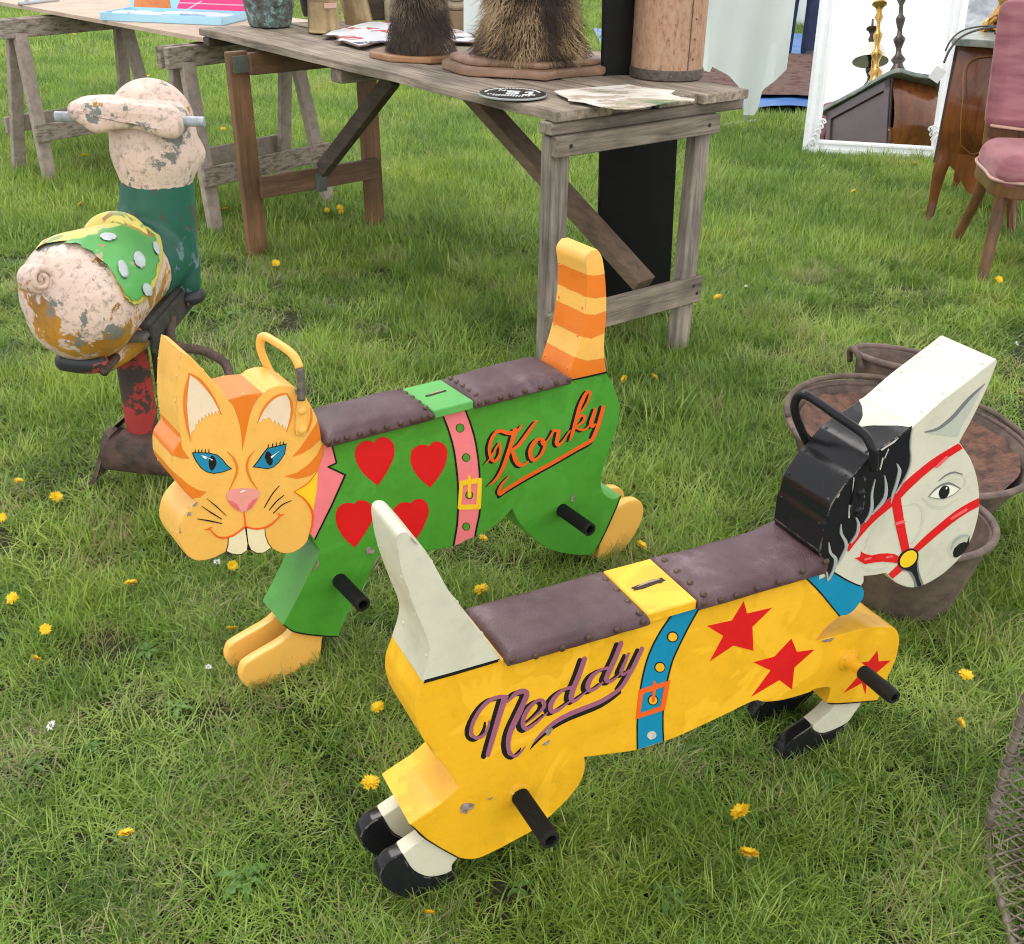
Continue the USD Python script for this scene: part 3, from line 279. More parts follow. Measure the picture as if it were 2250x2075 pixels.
"d_letshadow":[[[[2571,3148],[2547,3170],[2381,3063],[2310,3043],[2257,3041],[2236,3046],[2208,3062],[2170,3108],[2145,3178],[2143,3253],[2155,3299],[2188,3363],[2232,3417],[2280,3453],[2341,3482],[2403,3500],[2460,3504],[2553,3502],[2633,3705],[2715,3982],[2732,4000],[2759,4000],[2787,3982],[2806,3952],[2811,3920],[2730,3631],[2625,3340],[2609,3252],[2613,3216],[2618,3213],[2656,3223],[2827,3303],[2801,3373],[2798,3402],[2801,3447],[2816,3495],[2839,3542],[2863,3577],[2896,3609],[2955,3642],[3055,3670],[3185,3668],[3207,3657],[3290,3849],[3366,4078],[3383,4095],[3409,4096],[3437,4078],[3457,4049],[3462,4019],[3374,3743],[3253,3456],[3236,3397],[3235,3392],[3244,3385],[3270,3376],[3305,3384],[3367,3409],[3408,3440],[3420,3442],[3413,3482],[3421,3531],[3543,3817],[3565,3820],[3582,3809],[3595,3790],[3598,3770],[3508,3489],[3499,3436],[3597,3479],[3616,3476],[3778,3845],[3801,3850],[3819,3845],[3851,3814],[3861,3785],[3859,3767],[3750,3503],[3634,3281],[3526,3117],[3549,3102],[3566,3075],[3571,3047],[3561,3028],[3447,2961],[3379,2926],[3279,2888],[3189,2862],[3063,2843],[2658,2812],[2498,2783],[2388,2753],[2285,2712],[2177,2654],[2093,2597],[1939,2474],[1934,2474],[1932,2482],[1991,2587],[2071,2673],[2129,2723],[2212,2783],[2286,2827],[2337,2851],[2452,2888],[2617,2922],[3054,2954],[3148,2968],[3276,3002],[3349,3031],[3393,3054],[3472,3102],[3452,3120],[3442,3139],[3437,3158],[3439,3174],[3571,3389],[3532,3364],[3501,3361],[3463,3379],[3441,3402],[3399,3361],[3316,3304],[3276,3293],[3225,3303],[3196,3318],[3169,3341],[3148,3370],[3132,3412],[3129,3444],[3134,3477],[3179,3596],[3115,3601],[3084,3598],[3054,3589],[3008,3562],[2965,3525],[2943,3495],[2917,3443],[2904,3402],[2898,3363],[2901,3328],[2904,3321],[2925,3319],[2983,3327],[3028,3346],[3111,3393],[3129,3387],[3140,3374],[3145,3354],[3140,3343],[3054,3274],[2992,3243],[2941,3232],[2908,3234],[2881,3244],[2851,3269],[2663,3136],[2644,3130],[2615,3129]],[[2510,3360],[2526,3425],[2464,3431],[2430,3428],[2399,3417],[2353,3387],[2301,3333],[2263,3264],[2243,3196],[2245,3137],[2278,3134],[2345,3141],[2397,3158],[2520,3212],[2504,3276]]],[[[1740,3299],[1788,3359],[1838,3400],[1902,3433],[1960,3449],[2015,3441],[2065,3411],[2100,3368],[2121,3310],[2123,3270],[2118,3239],[2103,3205],[2089,3187],[2043,3151],[1919,3080],[1780,3014],[1765,3020],[1774,2980],[1786,2961],[1809,2960],[1841,2968],[1938,3008],[2136,3124],[2148,3122],[2156,3114],[2160,3094],[1990,2961],[1880,2890],[1823,2867],[1802,2866],[1773,2874],[1735,2902],[1704,2945],[1681,3002],[1672,3061],[1676,3137],[1688,3189],[1702,3230]],[[1764,3040],[1913,3137],[1984,3198],[2023,3241],[2042,3278],[2045,3311],[2036,3341],[2017,3365],[1994,3376],[1959,3368],[1910,3337],[1851,3280],[1811,3221],[1784,3163],[1769,3107]]],[[[849,3426],[908,3540],[952,3603],[983,3639],[1021,3676],[1075,3716],[1118,3739],[1154,3752],[1217,3760],[1296,3753],[1353,3739],[1440,3705],[1457,3689],[1467,3667],[1465,3646],[1450,3632],[1451,3611],[1501,3674],[1536,3709],[1574,3732],[1599,3739],[1660,3743],[1700,3736],[1745,3717],[1781,3686],[1802,3655],[1819,3608],[1821,3568],[1815,3531],[1715,3278],[1562,2946],[1532,2846],[1517,2747],[1519,2647],[1533,2567],[1564,2505],[1594,2472],[1606,2470],[1628,2477],[1688,2511],[1767,2578],[1775,2577],[1782,2570],[1783,2558],[1741,2488],[1724,2464],[1688,2431],[1647,2404],[1617,2397],[1599,2399],[1554,2424],[1501,2482],[1463,2550],[1444,2605],[1428,2695],[1423,2788],[1434,2906],[1453,2989],[1475,3058],[1515,3154],[1661,3465],[1707,3572],[1721,3616],[1694,3627],[1664,3631],[1604,3625],[1552,3602],[1456,3542],[1445,3542],[1433,3550],[1349,3274],[1168,2614],[1159,2601],[1144,2595],[1127,2597],[1102,2616],[1085,2646],[1082,2678],[1227,3258],[1336,3664],[1262,3670],[1210,3666],[1162,3650],[1092,3610],[1041,3566],[998,3513],[956,3448],[916,3369],[884,3271],[880,3193],[889,3153],[904,3124],[926,3097],[950,3082],[982,3081],[1008,3088],[1033,3100],[1054,3118],[1081,3159],[1110,3224],[1130,3321],[1138,3326],[1149,3323],[1162,3306],[1163,3218],[1139,3133],[1101,3061],[1075,3034],[1043,3015],[992,3001],[958,3003],[933,3012],[900,3034],[870,3064],[833,3121],[813,3185],[809,3266],[819,3333]]]],
"d_chip":[[[[123,6723],[53,6798],[21,6886],[80,6820],[139,6742]]],[[[8065,2787],[7959,2689],[7786,2731],[7684,2834]]],[[[38,4031],[40,3887],[3,3817],[-22,4040]]],[[[2270,2857],[2332,2756],[2255,2640],[2182,2759]]],[[[2282,2550],[2262,2479],[2193,2465],[2157,2505]]],[[[1204,1748],[1294,1743],[1249,1713]]],[[[846,1645],[857,1585],[746,1652],[735,1760],[779,1822],[879,1802],[980,1725],[935,1648]]]],
"d_manechip":[[[[8253,6461],[8297,6535],[8601,6649],[8637,6601],[8546,6515],[8409,6470],[8299,6420]]]],
"d_manechip2":[[[[8358,6533],[8523,6613],[8596,6619],[8471,6520],[8345,6483]]]],
"d_edgewear":[[[[8878,6754],[8895,6750],[8900,6736],[8741,6656],[8656,6607],[8642,6609],[8630,6620],[8634,6632],[8725,6673]]],[[[8440,6430],[8451,6426],[8456,6416],[8404,6260],[8397,6257],[8388,6268],[8435,6426]]],[[[8348,6286],[8366,6279],[8373,6266],[8354,6060],[8347,6055],[8337,6059],[8333,6068],[8341,6278]]],[[[7629,5999],[7640,6001],[7654,5994],[7661,5981],[7660,5974],[7580,5868],[7515,5732],[7510,5729],[7498,5731],[7488,5741],[7487,5753]]],[[[7465,5713],[7476,5712],[7481,5702],[7402,5569],[7373,5341],[7366,5338],[7355,5349],[7380,5582]]]],
"d_platewear":[[[[8011,5948],[8022,5941],[8067,5776],[8056,5782],[8007,5943]]],[[[7785,6041],[7797,6032],[7833,5683],[7830,5680],[7820,5687],[7782,6037]]],[[[8082,5567],[8092,5559],[8109,5424],[8106,5420],[8096,5428],[8079,5563]]],[[[7802,5520],[7817,5515],[7826,5502],[7863,5265],[7862,5256],[7855,5252],[7838,5258],[7827,5273],[7795,5510],[7796,5517]]]],
"d_plate":[[[[7814,6032],[8000,6012],[8056,5808],[8097,5453],[8089,5258],[7915,5267],[7836,5384],[7813,5692]]]],
"d_pastern_r":[[[[120,1454],[380,1339],[688,864],[715,652],[619,538],[614,404],[459,381],[213,446],[17,620],[-100,803],[-231,1158],[150,1317]]]],
"d_hoof_r":[[[[-231,1158],[-100,803],[17,620],[213,446],[459,381],[614,404],[679,292],[663,123],[524,-17],[273,-72],[4,2],[-215,163],[-427,389],[-591,640],[-630,856],[-567,994],[-425,1109]]]],
"d_pastern_f":[[[[8411,1298],[9089,1063],[9124,871],[8978,642],[8859,485],[8621,423],[8323,416],[8148,475],[7993,605],[7953,734],[8058,777],[8290,921],[8419,1096]]]],
"d_hoof_f":[[[[7953,734],[7993,605],[8148,475],[8323,416],[8621,423],[8859,485],[8773,333],[8542,150],[8239,-5],[7881,-26],[7584,-5],[7370,119],[7296,274],[7380,440],[7548,573]]]],
"d_legline":[[[[-113,1764],[-103,1758],[-33,1669],[163,1345],[388,1056],[717,681],[848,585],[853,575],[852,568],[702,640],[365,1024],[137,1319],[-117,1743],[-119,1757]]]],
"d_legline2":[[[[9012,953],[9488,823],[9498,815],[9502,804],[9495,801],[9021,910],[8456,1077],[8162,1196],[8150,1208],[8145,1224],[8150,1230],[8159,1229],[8447,1118]]]],
"d_lightblue":[],
"d_pts":{"seat":[[0.1445,0.4356],[0.3898,0.4298],[0.3893,0.4354],[0.4838,0.4346],[0.4858,0.4319],[0.7438,0.4436]],
"studs":[[0.152,0.4417],[0.1915,0.4368],[0.2361,0.4364],[0.2817,0.4418],[0.3316,0.4411],[0.3792,0.4417],[0.4926,0.4433],[0.5263,0.4396],[0.5571,0.4403],[0.5989,0.442],[0.6423,0.4424],[0.6911,0.446],[0.7383,0.4524]],
"peg":[[0.1767,0.1602],[0.8489,0.2105]],
"handle":[[0.8061,0.6187,-0.013],[0.8002,0.6469,-0.013],[0.7963,0.6587,-0.01],[0.7946,0.6698,0.0],[0.7923,0.6769,0.015],[0.7715,0.6943,0.055],[0.7619,0.705,0.105],[0.7553,0.7069,0.12],[0.7535,0.6994,0.13],[0.7533,0.6828,0.135],[0.7613,0.658,0.135],[0.7859,0.6166,0.135],[0.7962,0.6013,0.135]],
"bolts":[[0.7976,0.5726],[0.7983,0.5385]]},"c_outline":[[[[-619,7419],[-499,7347],[-362,7162],[-51,6670],[110,6390],[446,6403],[743,6367],[856,6418],[1011,6438],[1184,6410],[1356,6326],[1481,6202],[1564,6096],[1731,5710],[1796,5460],[1825,5120],[2058,5049],[4190,5017],[5173,5040],[7594,5013],[7623,5062],[7757,5426],[7916,5890],[8003,6362],[8044,6878],[8024,7353],[7966,7615],[7998,7756],[8104,7857],[8260,7854],[8384,7718],[8477,7449],[8579,6871],[8620,6334],[8617,5657],[8720,5023],[8945,4650],[9128,4221],[9181,3864],[9100,3436],[8816,2597],[8770,2274],[8823,2023],[8950,1827],[9108,1705],[9263,1648],[9423,1686],[9287,1350],[9052,878],[8784,412],[8625,276],[8187,425],[7649,683],[7122,1063],[6662,1565],[6408,1954],[6290,2218],[6257,2269],[5956,2071],[5697,1951],[5285,1883],[5030,1856],[4750,1813],[4086,1919],[3514,2049],[2995,2213],[2942,2170],[2741,1896],[2574,1628],[2298,1233],[2075,890],[1909,553],[1719,617],[1236,858],[925,1054],[807,1192],[721,1305],[973,1674],[1263,2133],[1410,2396],[1632,2742],[1437,3194],[1365,3031],[1237,2938],[1078,2892],[924,2915],[766,3008],[625,3142],[469,3084],[333,3107],[185,3238],[136,3204],[-1,3200],[-152,3263],[-254,3353],[-503,3300],[-699,3310],[-845,3364],[-978,3511],[-1075,3726],[-1107,3917],[-1060,4141],[-965,4324],[-844,4451],[-701,4560],[-768,4651],[-882,4835],[-980,5047],[-1042,5235],[-1032,5446],[-1009,5595],[-961,5693],[-826,5838],[-831,6253],[-791,6671],[-714,7072]]]],
"c_tail":[[[[7613,5055],[7413,5455],[7059,8682],[9110,8406],[10007,4894],[8720,5018]]]],
"c_head":[[[[1816,5122],[1865,5085],[1839,4875],[1697,4525],[1482,4316],[1193,4220],[1409,3961],[1531,3672],[1528,3418],[1437,3194],[1377,3001],[1252,2904],[1082,2860],[734,2905],[190,2574],[-1738,3014],[-1393,8364],[1324,7867],[1825,5544]]]],
"c_band":[[[[7375,7052],[7336,7533],[8009,7347],[8247,7295],[8939,7280],[9022,6759],[8587,6774],[8281,6793]]],[[[7973,5991],[7284,6207],[7342,6695],[8027,6490],[8308,6415],[8612,6447],[9050,6429],[9053,5931],[8611,5954],[8236,5893]]],[[[7613,5055],[7221,5088],[7139,5773],[7830,5547],[8161,5394],[9087,5333],[9132,4989],[8720,5018]]]],
"c_thru":[[[[257,5893],[184,6223],[104,6373],[122,6544],[754,6486],[742,6362],[625,6261],[540,6159],[473,6019],[258,5320],[268,5687]]],[[[1576,5304],[1703,5460],[1775,5571],[1963,5512],[1939,5126],[1799,5163],[1628,5052],[1412,4962],[1204,4956],[1375,5096]]],[[[-1047,5961],[-822,5968],[-824,5848],[-813,5657],[-771,5545],[-713,5435],[-864,5492],[-985,5581],[-1096,5578]]],[[[-1140,5232],[-1126,5341],[-1053,5309],[-929,5127],[-768,4920],[-637,4790],[-484,4703],[-613,4631],[-727,4642],[-874,4557]]]],
"c_stripe":[[[[1586,5517],[1626,5647],[1635,5726],[1641,5871],[1651,5878],[1659,5869],[1669,5721],[1669,5660],[1660,5602],[1631,5521],[1588,5436],[1558,5395],[1504,5353],[1501,5360],[1545,5425]]],[[[1870,5089],[1837,4876],[1710,4541],[1539,4459],[1282,4469],[1026,4598],[1268,4597],[1534,4717],[1709,4862],[1809,5028],[1831,5106]]]],
"c_line":[[[[-546,7033],[-540,7039],[-524,7036],[-521,7029],[-427,6962],[-383,6923],[-320,6842],[-258,6740],[-187,6599],[-127,6444],[-78,6281],[-50,6130],[-56,6129],[-112,6303],[-189,6510],[-237,6620],[-291,6725],[-348,6821],[-404,6899],[-444,6939],[-527,7007],[-606,6707],[-634,6569],[-650,6462],[-658,6312],[-653,5762],[-686,5980],[-699,6107],[-708,6313],[-701,6474],[-682,6616],[-654,6729],[-614,6842],[-539,7018]]],[[[798,6154],[845,6193],[892,6223],[939,6245],[1013,6268],[1057,6276],[1099,6276],[1212,6253],[1220,6246],[1221,6237],[1217,6232],[1269,6134],[1289,6081],[1301,5994],[1297,5898],[1285,5828],[1264,5760],[1231,5683],[1134,5492],[1129,5497],[1224,5778],[1240,5847],[1252,5941],[1253,6024],[1249,6078],[1238,6124],[1201,6232],[1103,6245],[1045,6238],[958,6207],[871,6156],[786,6082],[726,6015],[692,5967],[593,5801],[591,5806],[640,5927],[681,6013],[736,6089]]],[[[350,5171],[395,5219],[486,5285],[486,5280],[398,5181],[376,5147],[345,5068],[331,4979],[339,4874],[361,4766],[385,4691],[469,4487],[466,4480],[435,4530],[348,4706],[320,4787],[300,4877],[290,4961],[296,5038],[316,5107]]],[[[-23,5389],[-17,5390],[56,5303],[97,5240],[117,5189],[138,5112],[146,5058],[147,5009],[131,4931],[94,4850],[-73,4596],[-77,4603],[75,4892],[100,4968],[107,5020],[100,5108],[69,5228],[39,5288]]],[[[1335,4274],[1444,4314],[1506,4351],[1562,4398],[1694,4533],[1701,4532],[1701,4526],[1576,4384],[1519,4332],[1489,4311],[1454,4292],[1382,4265],[1190,4214],[1181,4221],[1185,4229]]]],
"c_line2":[[[[1181,4224],[1186,4228],[1192,4225],[1311,4100],[1368,4037],[1419,3969],[1479,3860],[1510,3783],[1532,3711],[1546,3640],[1548,3603],[1546,3540],[1536,3475],[1510,3357],[1441,3185],[1428,3189],[1424,3204],[1480,3373],[1506,3520],[1510,3612],[1497,3707],[1477,3779],[1450,3849],[1398,3954],[1351,4021],[1184,4216]]],[[[817,3873],[822,3874],[872,3815],[938,3804],[940,3798],[896,3784],[877,3783],[796,3720],[748,3688],[675,3648],[616,3627],[557,3618],[492,3617],[432,3624],[369,3640],[274,3683],[166,3766],[52,3699],[-49,3656],[-107,3643],[-199,3641],[-245,3646],[-289,3657],[-327,3675],[-361,3699],[-405,3739],[-441,3785],[-518,3935],[-556,3935],[-605,3948],[-608,3953],[-466,3974],[-465,3967],[-502,3942],[-432,3814],[-401,3772],[-347,3724],[-302,3697],[-266,3685],[-201,3676],[-115,3678],[-46,3695],[38,3732],[153,3800],[158,4100],[164,4107],[172,4104],[175,4097],[180,3945],[179,3795],[283,3714],[353,3681],[429,3660],[509,3652],[587,3659],[661,3681],[764,3735],[855,3795],[838,3819]]]],
"c_ear":[[[[-576,6790],[-522,6988],[-397,6855],[-243,6607],[-124,6384],[-81,6199],[-121,6220],[-107,6150],[-157,6228],[-190,6160],[-222,6244],[-242,6155],[-280,6237],[-306,6140],[-345,6209],[-370,6121],[-410,6181],[-435,6085],[-480,6144],[-490,6054],[-533,6070],[-552,5965],[-600,5955],[-648,5890],[-658,6101],[-640,6421]]],[[[969,6213],[1181,6231],[1238,6105],[1252,5919],[1204,5679],[1137,5499],[1130,5605],[1093,5557],[1068,5667],[1030,5619],[999,5730],[958,5683],[922,5784],[874,5743],[849,5836],[797,5872],[760,5831],[715,5869],[661,5819],[594,5813],[662,5950],[784,6100]]]],
"c_eye":[[[[546,4925],[451,4961],[534,5037],[633,5150],[735,5247],[887,5246],[999,5240],[1094,5243],[1048,5062],[928,4928],[809,4859],[696,4860]]],[[[-625,5458],[-638,5528],[-533,5503],[-352,5445],[-213,5368],[-139,5268],[-68,5129],[-1,5045],[-143,5027],[-312,5045],[-432,5108],[-525,5215],[-592,5358]]]],
"c_eyerim":[[[[-605,5569],[-580,5604],[-591,5559],[-587,5533],[-547,5523],[-545,5553],[-521,5588],[-531,5543],[-527,5518],[-490,5506],[-489,5538],[-464,5573],[-474,5528],[-469,5499],[-429,5486],[-428,5522],[-404,5557],[-414,5511],[-408,5480],[-363,5465],[-363,5504],[-338,5539],[-349,5494],[-342,5457],[-204,5382],[-126,5277],[-55,5138],[30,5031],[-141,5009],[-314,5027],[-440,5094],[-537,5206],[-606,5353],[-640,5455],[-657,5550],[-607,5538]]],[[[1043,5289],[1064,5320],[1067,5315],[1059,5281],[1060,5260],[1117,5261],[1063,5051],[939,4913],[815,4841],[695,4841],[542,4908],[418,4956],[521,5051],[620,5164],[727,5265],[745,5265],[745,5304],[766,5342],[771,5337],[762,5303],[766,5264],[830,5264],[829,5305],[851,5343],[856,5338],[847,5299],[851,5264],[903,5263],[904,5305],[925,5337],[929,5333],[920,5299],[924,5262],[977,5259],[978,5299],[998,5332],[1003,5328],[994,5293],[997,5258],[1040,5259]]]],
"c_pupil":[[[[727,5203],[748,5195],[783,5150],[799,5109],[813,5030],[814,4987],[803,4941],[780,4909],[760,4900],[738,4910],[705,4961],[688,5002],[672,5073],[671,5112],[684,5158],[707,5191]]],[[[-314,5398],[-305,5398],[-284,5377],[-256,5323],[-244,5266],[-245,5228],[-257,5194],[-286,5148],[-324,5111],[-348,5103],[-365,5121],[-378,5156],[-385,5196],[-386,5269],[-380,5307],[-367,5337],[-334,5383]]]],
"c_glint":[[[[956,5145],[958,5141],[879,5102],[862,5084],[791,5042],[779,5083],[893,5116]]],[[[-411,5365],[-445,5365],[-504,5454],[-418,5413]]],[[[-410,5391],[-307,5323],[-320,5299],[-351,5342],[-410,5385]]]],
"c_nose":[[[[-129,4547],[-116,4578],[-94,4602],[-79,4610],[-42,4620],[61,4615],[203,4587],[345,4538],[447,4486],[480,4458],[499,4428],[503,4413],[502,4379],[487,4341],[441,4276],[367,4193],[316,4144],[277,4112],[241,4093],[221,4088],[177,4090],[133,4105],[78,4135],[47,4163],[12,4208],[-64,4332],[-111,4423],[-128,4488]]]],
"c_nostril":[[[[353,4291],[455,4308],[428,4256],[315,4132],[212,4103],[256,4211]]],[[[-66,4309],[-119,4432],[-37,4384],[43,4300],[110,4130],[31,4183]]]],
"c_noseglint":[[[[121,4535],[221,4546],[236,4518],[141,4510]]]],
"c_whisker":[[[[666,4213],[751,4315],[815,4370],[900,4435],[904,4434],[905,4429],[805,4340],[743,4278],[568,4052],[562,4051],[558,4060]]],[[[748,4074],[808,4124],[849,4150],[981,4211],[985,4209],[985,4204],[819,4107],[662,3970],[656,3970],[655,3980]]],[[[843,3977],[892,4007],[941,4028],[1015,4040],[1114,4049],[1120,4045],[1117,4039],[995,4020],[924,4000],[854,3961],[735,3878],[728,3880],[728,3889]]],[[[-496,4571],[-490,4571],[-335,4374],[-175,4124],[-175,4117],[-181,4119]]],[[[-608,4444],[-599,4445],[-265,4081],[-265,4069],[-275,4070],[-449,4248]]],[[[-718,4219],[-712,4222],[-497,4119],[-274,3988],[-270,3975],[-278,3973],[-477,4080],[-715,4211]]]],
"c_tooth":[[[[230,3241],[188,3393],[187,3730],[338,3657],[528,3616],[526,3459],[567,3269],[622,3161],[467,3098],[335,3137]]],[[[-248,3361],[-195,3495],[-176,3633],[-22,3662],[152,3742],[166,3401],[141,3258],[24,3217],[-89,3249],[-143,3272]]]],
"c_toothrim":[[[[-60,3675],[-29,3681],[163,3763],[176,3758],[177,3749],[191,3749],[340,3677],[537,3632],[546,3614],[544,3457],[584,3273],[638,3167],[637,3145],[631,3141],[624,3146],[468,3089],[379,3104],[329,3120],[214,3237],[206,3223],[185,3242],[171,3234],[164,3282],[158,3249],[152,3240],[56,3206],[-1,3204],[-151,3267],[-253,3356],[-265,3355],[-266,3366],[-212,3504],[-191,3646],[-167,3655],[-158,3637]]]],
"c_wedge":[[[[1197,4218],[1481,4312],[1698,4526],[1655,4138],[1547,3692],[1409,3961]]]],
"c_lapel":[[[[1861,5091],[2011,5071],[2096,4581],[1919,4546],[2266,4272],[1523,3031],[1437,3194],[1509,3424],[1549,3692],[1655,4138],[1700,4530],[1838,4824]]]],
"c_lapline":[[[[2006,5087],[2020,5082],[2026,5070],[2112,4576],[2101,4564],[1955,4536],[2274,4287],[2283,4275],[2284,4264],[1961,3690],[1536,3020],[1522,3015],[1511,3025],[1510,3040],[1931,3713],[2242,4270],[1912,4533],[1904,4544],[1904,4553],[1911,4562],[2079,4594],[1996,5072],[1997,5081]]]],
"c_heart0":[[[[2963,3831],[2687,4154],[2536,4437],[2496,4666],[2547,4824],[2679,4884],[2830,4866],[2922,4795],[2988,4858],[3114,4882],[3265,4786],[3366,4606],[3345,4368],[3220,4137],[3079,3954]]]],
"c_heart1":[[[[4180,3430],[3977,3650],[3798,3929],[3722,4199],[3764,4412],[3903,4474],[4065,4449],[4151,4391],[4235,4448],[4367,4445],[4532,4320],[4597,4098],[4527,3840],[4382,3627]]]],
"c_heart2":[[[[2384,2569],[2183,2844],[2047,3141],[2006,3404],[2060,3589],[2186,3655],[2337,3627],[2420,3571],[2509,3620],[2641,3589],[2783,3460],[2842,3281],[2797,3063],[2653,2854],[2511,2691]]]],
"c_heart3":[[[[3679,2201],[3479,2445],[3324,2733],[3274,3008],[3317,3204],[3459,3279],[3607,3257],[3698,3202],[3796,3256],[3947,3229],[4089,3086],[4128,2860],[4057,2667],[3958,2482],[3811,2313]]]],
"c_belt":[[[[4481,5032],[5011,5035],[5165,4627],[5273,4236],[5354,3752],[5392,3317],[5411,2831],[5394,2445],[5270,1853],[4728,1831],[4790,2143],[4831,2425],[4852,2854],[4844,3332],[4807,3764],[4742,4194],[4626,4629]]]],
"c_beltline":[[[[4990,5044],[4999,5054],[5011,5055],[5023,5049],[5031,5038],[5168,4680],[5245,4435],[5295,4235],[5329,4058],[5368,3809],[5395,3581],[5418,3251],[5432,2940],[5433,2718],[5425,2525],[5411,2394],[5397,2323],[5357,2155],[5292,1841],[5289,1834],[5278,1829],[5257,1838],[5248,1851],[5247,1865],[5312,2178],[5359,2380],[5375,2496],[5384,2632],[5388,2838],[5385,3015],[5370,3323],[5350,3593],[5333,3754],[5296,3999],[5263,4182],[5227,4342],[5145,4625]]],[[[4461,5041],[4470,5052],[4481,5052],[4493,5046],[4500,5035],[4629,4684],[4725,4357],[4763,4193],[4792,4031],[4828,3762],[4851,3545],[4866,3326],[4875,3026],[4873,2790],[4861,2514],[4844,2333],[4824,2201],[4750,1819],[4737,1807],[4716,1816],[4706,1838],[4761,2117],[4796,2321],[4812,2478],[4825,2690],[4831,2919],[4829,3161],[4822,3339],[4807,3557],[4758,3980],[4732,4142],[4696,4305],[4607,4627]]]],
"c_hole_rim":[[[[5004,4607],[5006,4576],[5002,4558],[4982,4527],[4950,4509],[4931,4507],[4901,4510],[4861,4528],[4820,4568],[4799,4619],[4797,4640],[4801,4668],[4821,4699],[4843,4713],[4881,4719],[4912,4713],[4951,4691],[4975,4667],[4994,4638]]],[[[5150,3884],[5148,3835],[5129,3805],[5098,3788],[5080,3785],[5050,3789],[5011,3808],[4971,3848],[4950,3899],[4952,3947],[4971,3977],[4993,3991],[5030,3996],[5060,3989],[5098,3968],[5122,3943],[5140,3914]]],[[[5227,2963],[5225,2915],[5207,2886],[5177,2869],[5159,2867],[5130,2872],[5092,2891],[5053,2932],[5032,2982],[5035,3030],[5053,3059],[5074,3073],[5110,3077],[5139,3070],[5176,3048],[5200,3023],[5217,2994]]],[[[5149,2206],[5147,2157],[5129,2127],[5115,2117],[5089,2109],[5041,2117],[5003,2141],[4967,2187],[4951,2239],[4951,2259],[4958,2287],[4979,2313],[5003,2324],[5031,2325],[5060,2317],[5098,2294],[5122,2268],[5139,2238]]]],
"c_hole":[[[[4985,4609],[4983,4566],[4967,4539],[4941,4524],[4901,4523],[4868,4539],[4835,4573],[4817,4617],[4819,4660],[4830,4681],[4854,4699],[4885,4705],[4910,4700],[4942,4682],[4962,4661],[4977,4636]]],[[[5131,3886],[5129,3844],[5114,3818],[5089,3803],[5050,3803],[5018,3818],[4986,3853],[4969,3896],[4971,3938],[4981,3958],[5004,3976],[5034,3981],[5058,3976],[5089,3958],[5108,3937],[5123,3913]]],[[[5208,2966],[5206,2925],[5191,2899],[5160,2883],[5122,2889],[5092,2908],[5064,2944],[5050,2988],[5056,3028],[5073,3050],[5092,3060],[5114,3062],[5137,3056],[5167,3038],[5186,3017],[5200,2993]]],[[[5130,2210],[5128,2167],[5113,2141],[5081,2125],[5043,2131],[5013,2151],[4984,2189],[4970,2234],[4976,2275],[4994,2298],[5013,2308],[5035,2310],[5058,2303],[5088,2284],[5107,2262],[5122,2237]]]],
"c_buckle":[[[[5116,3449],[5144,3436],[5158,3416],[5162,3347],[5407,3313],[5448,3272],[5423,2574],[5383,2547],[4871,2694],[4832,2740],[4883,3368],[4922,3381],[5087,3358],[5088,3430],[5098,3445]],[[5085,2967],[5086,3239],[4971,3258],[4921,2795],[5306,2688],[5338,3199],[5166,3227],[5175,2940],[5171,2925],[5155,2910],[5138,2908],[5121,2914],[5098,2932],[5088,2949]]]],
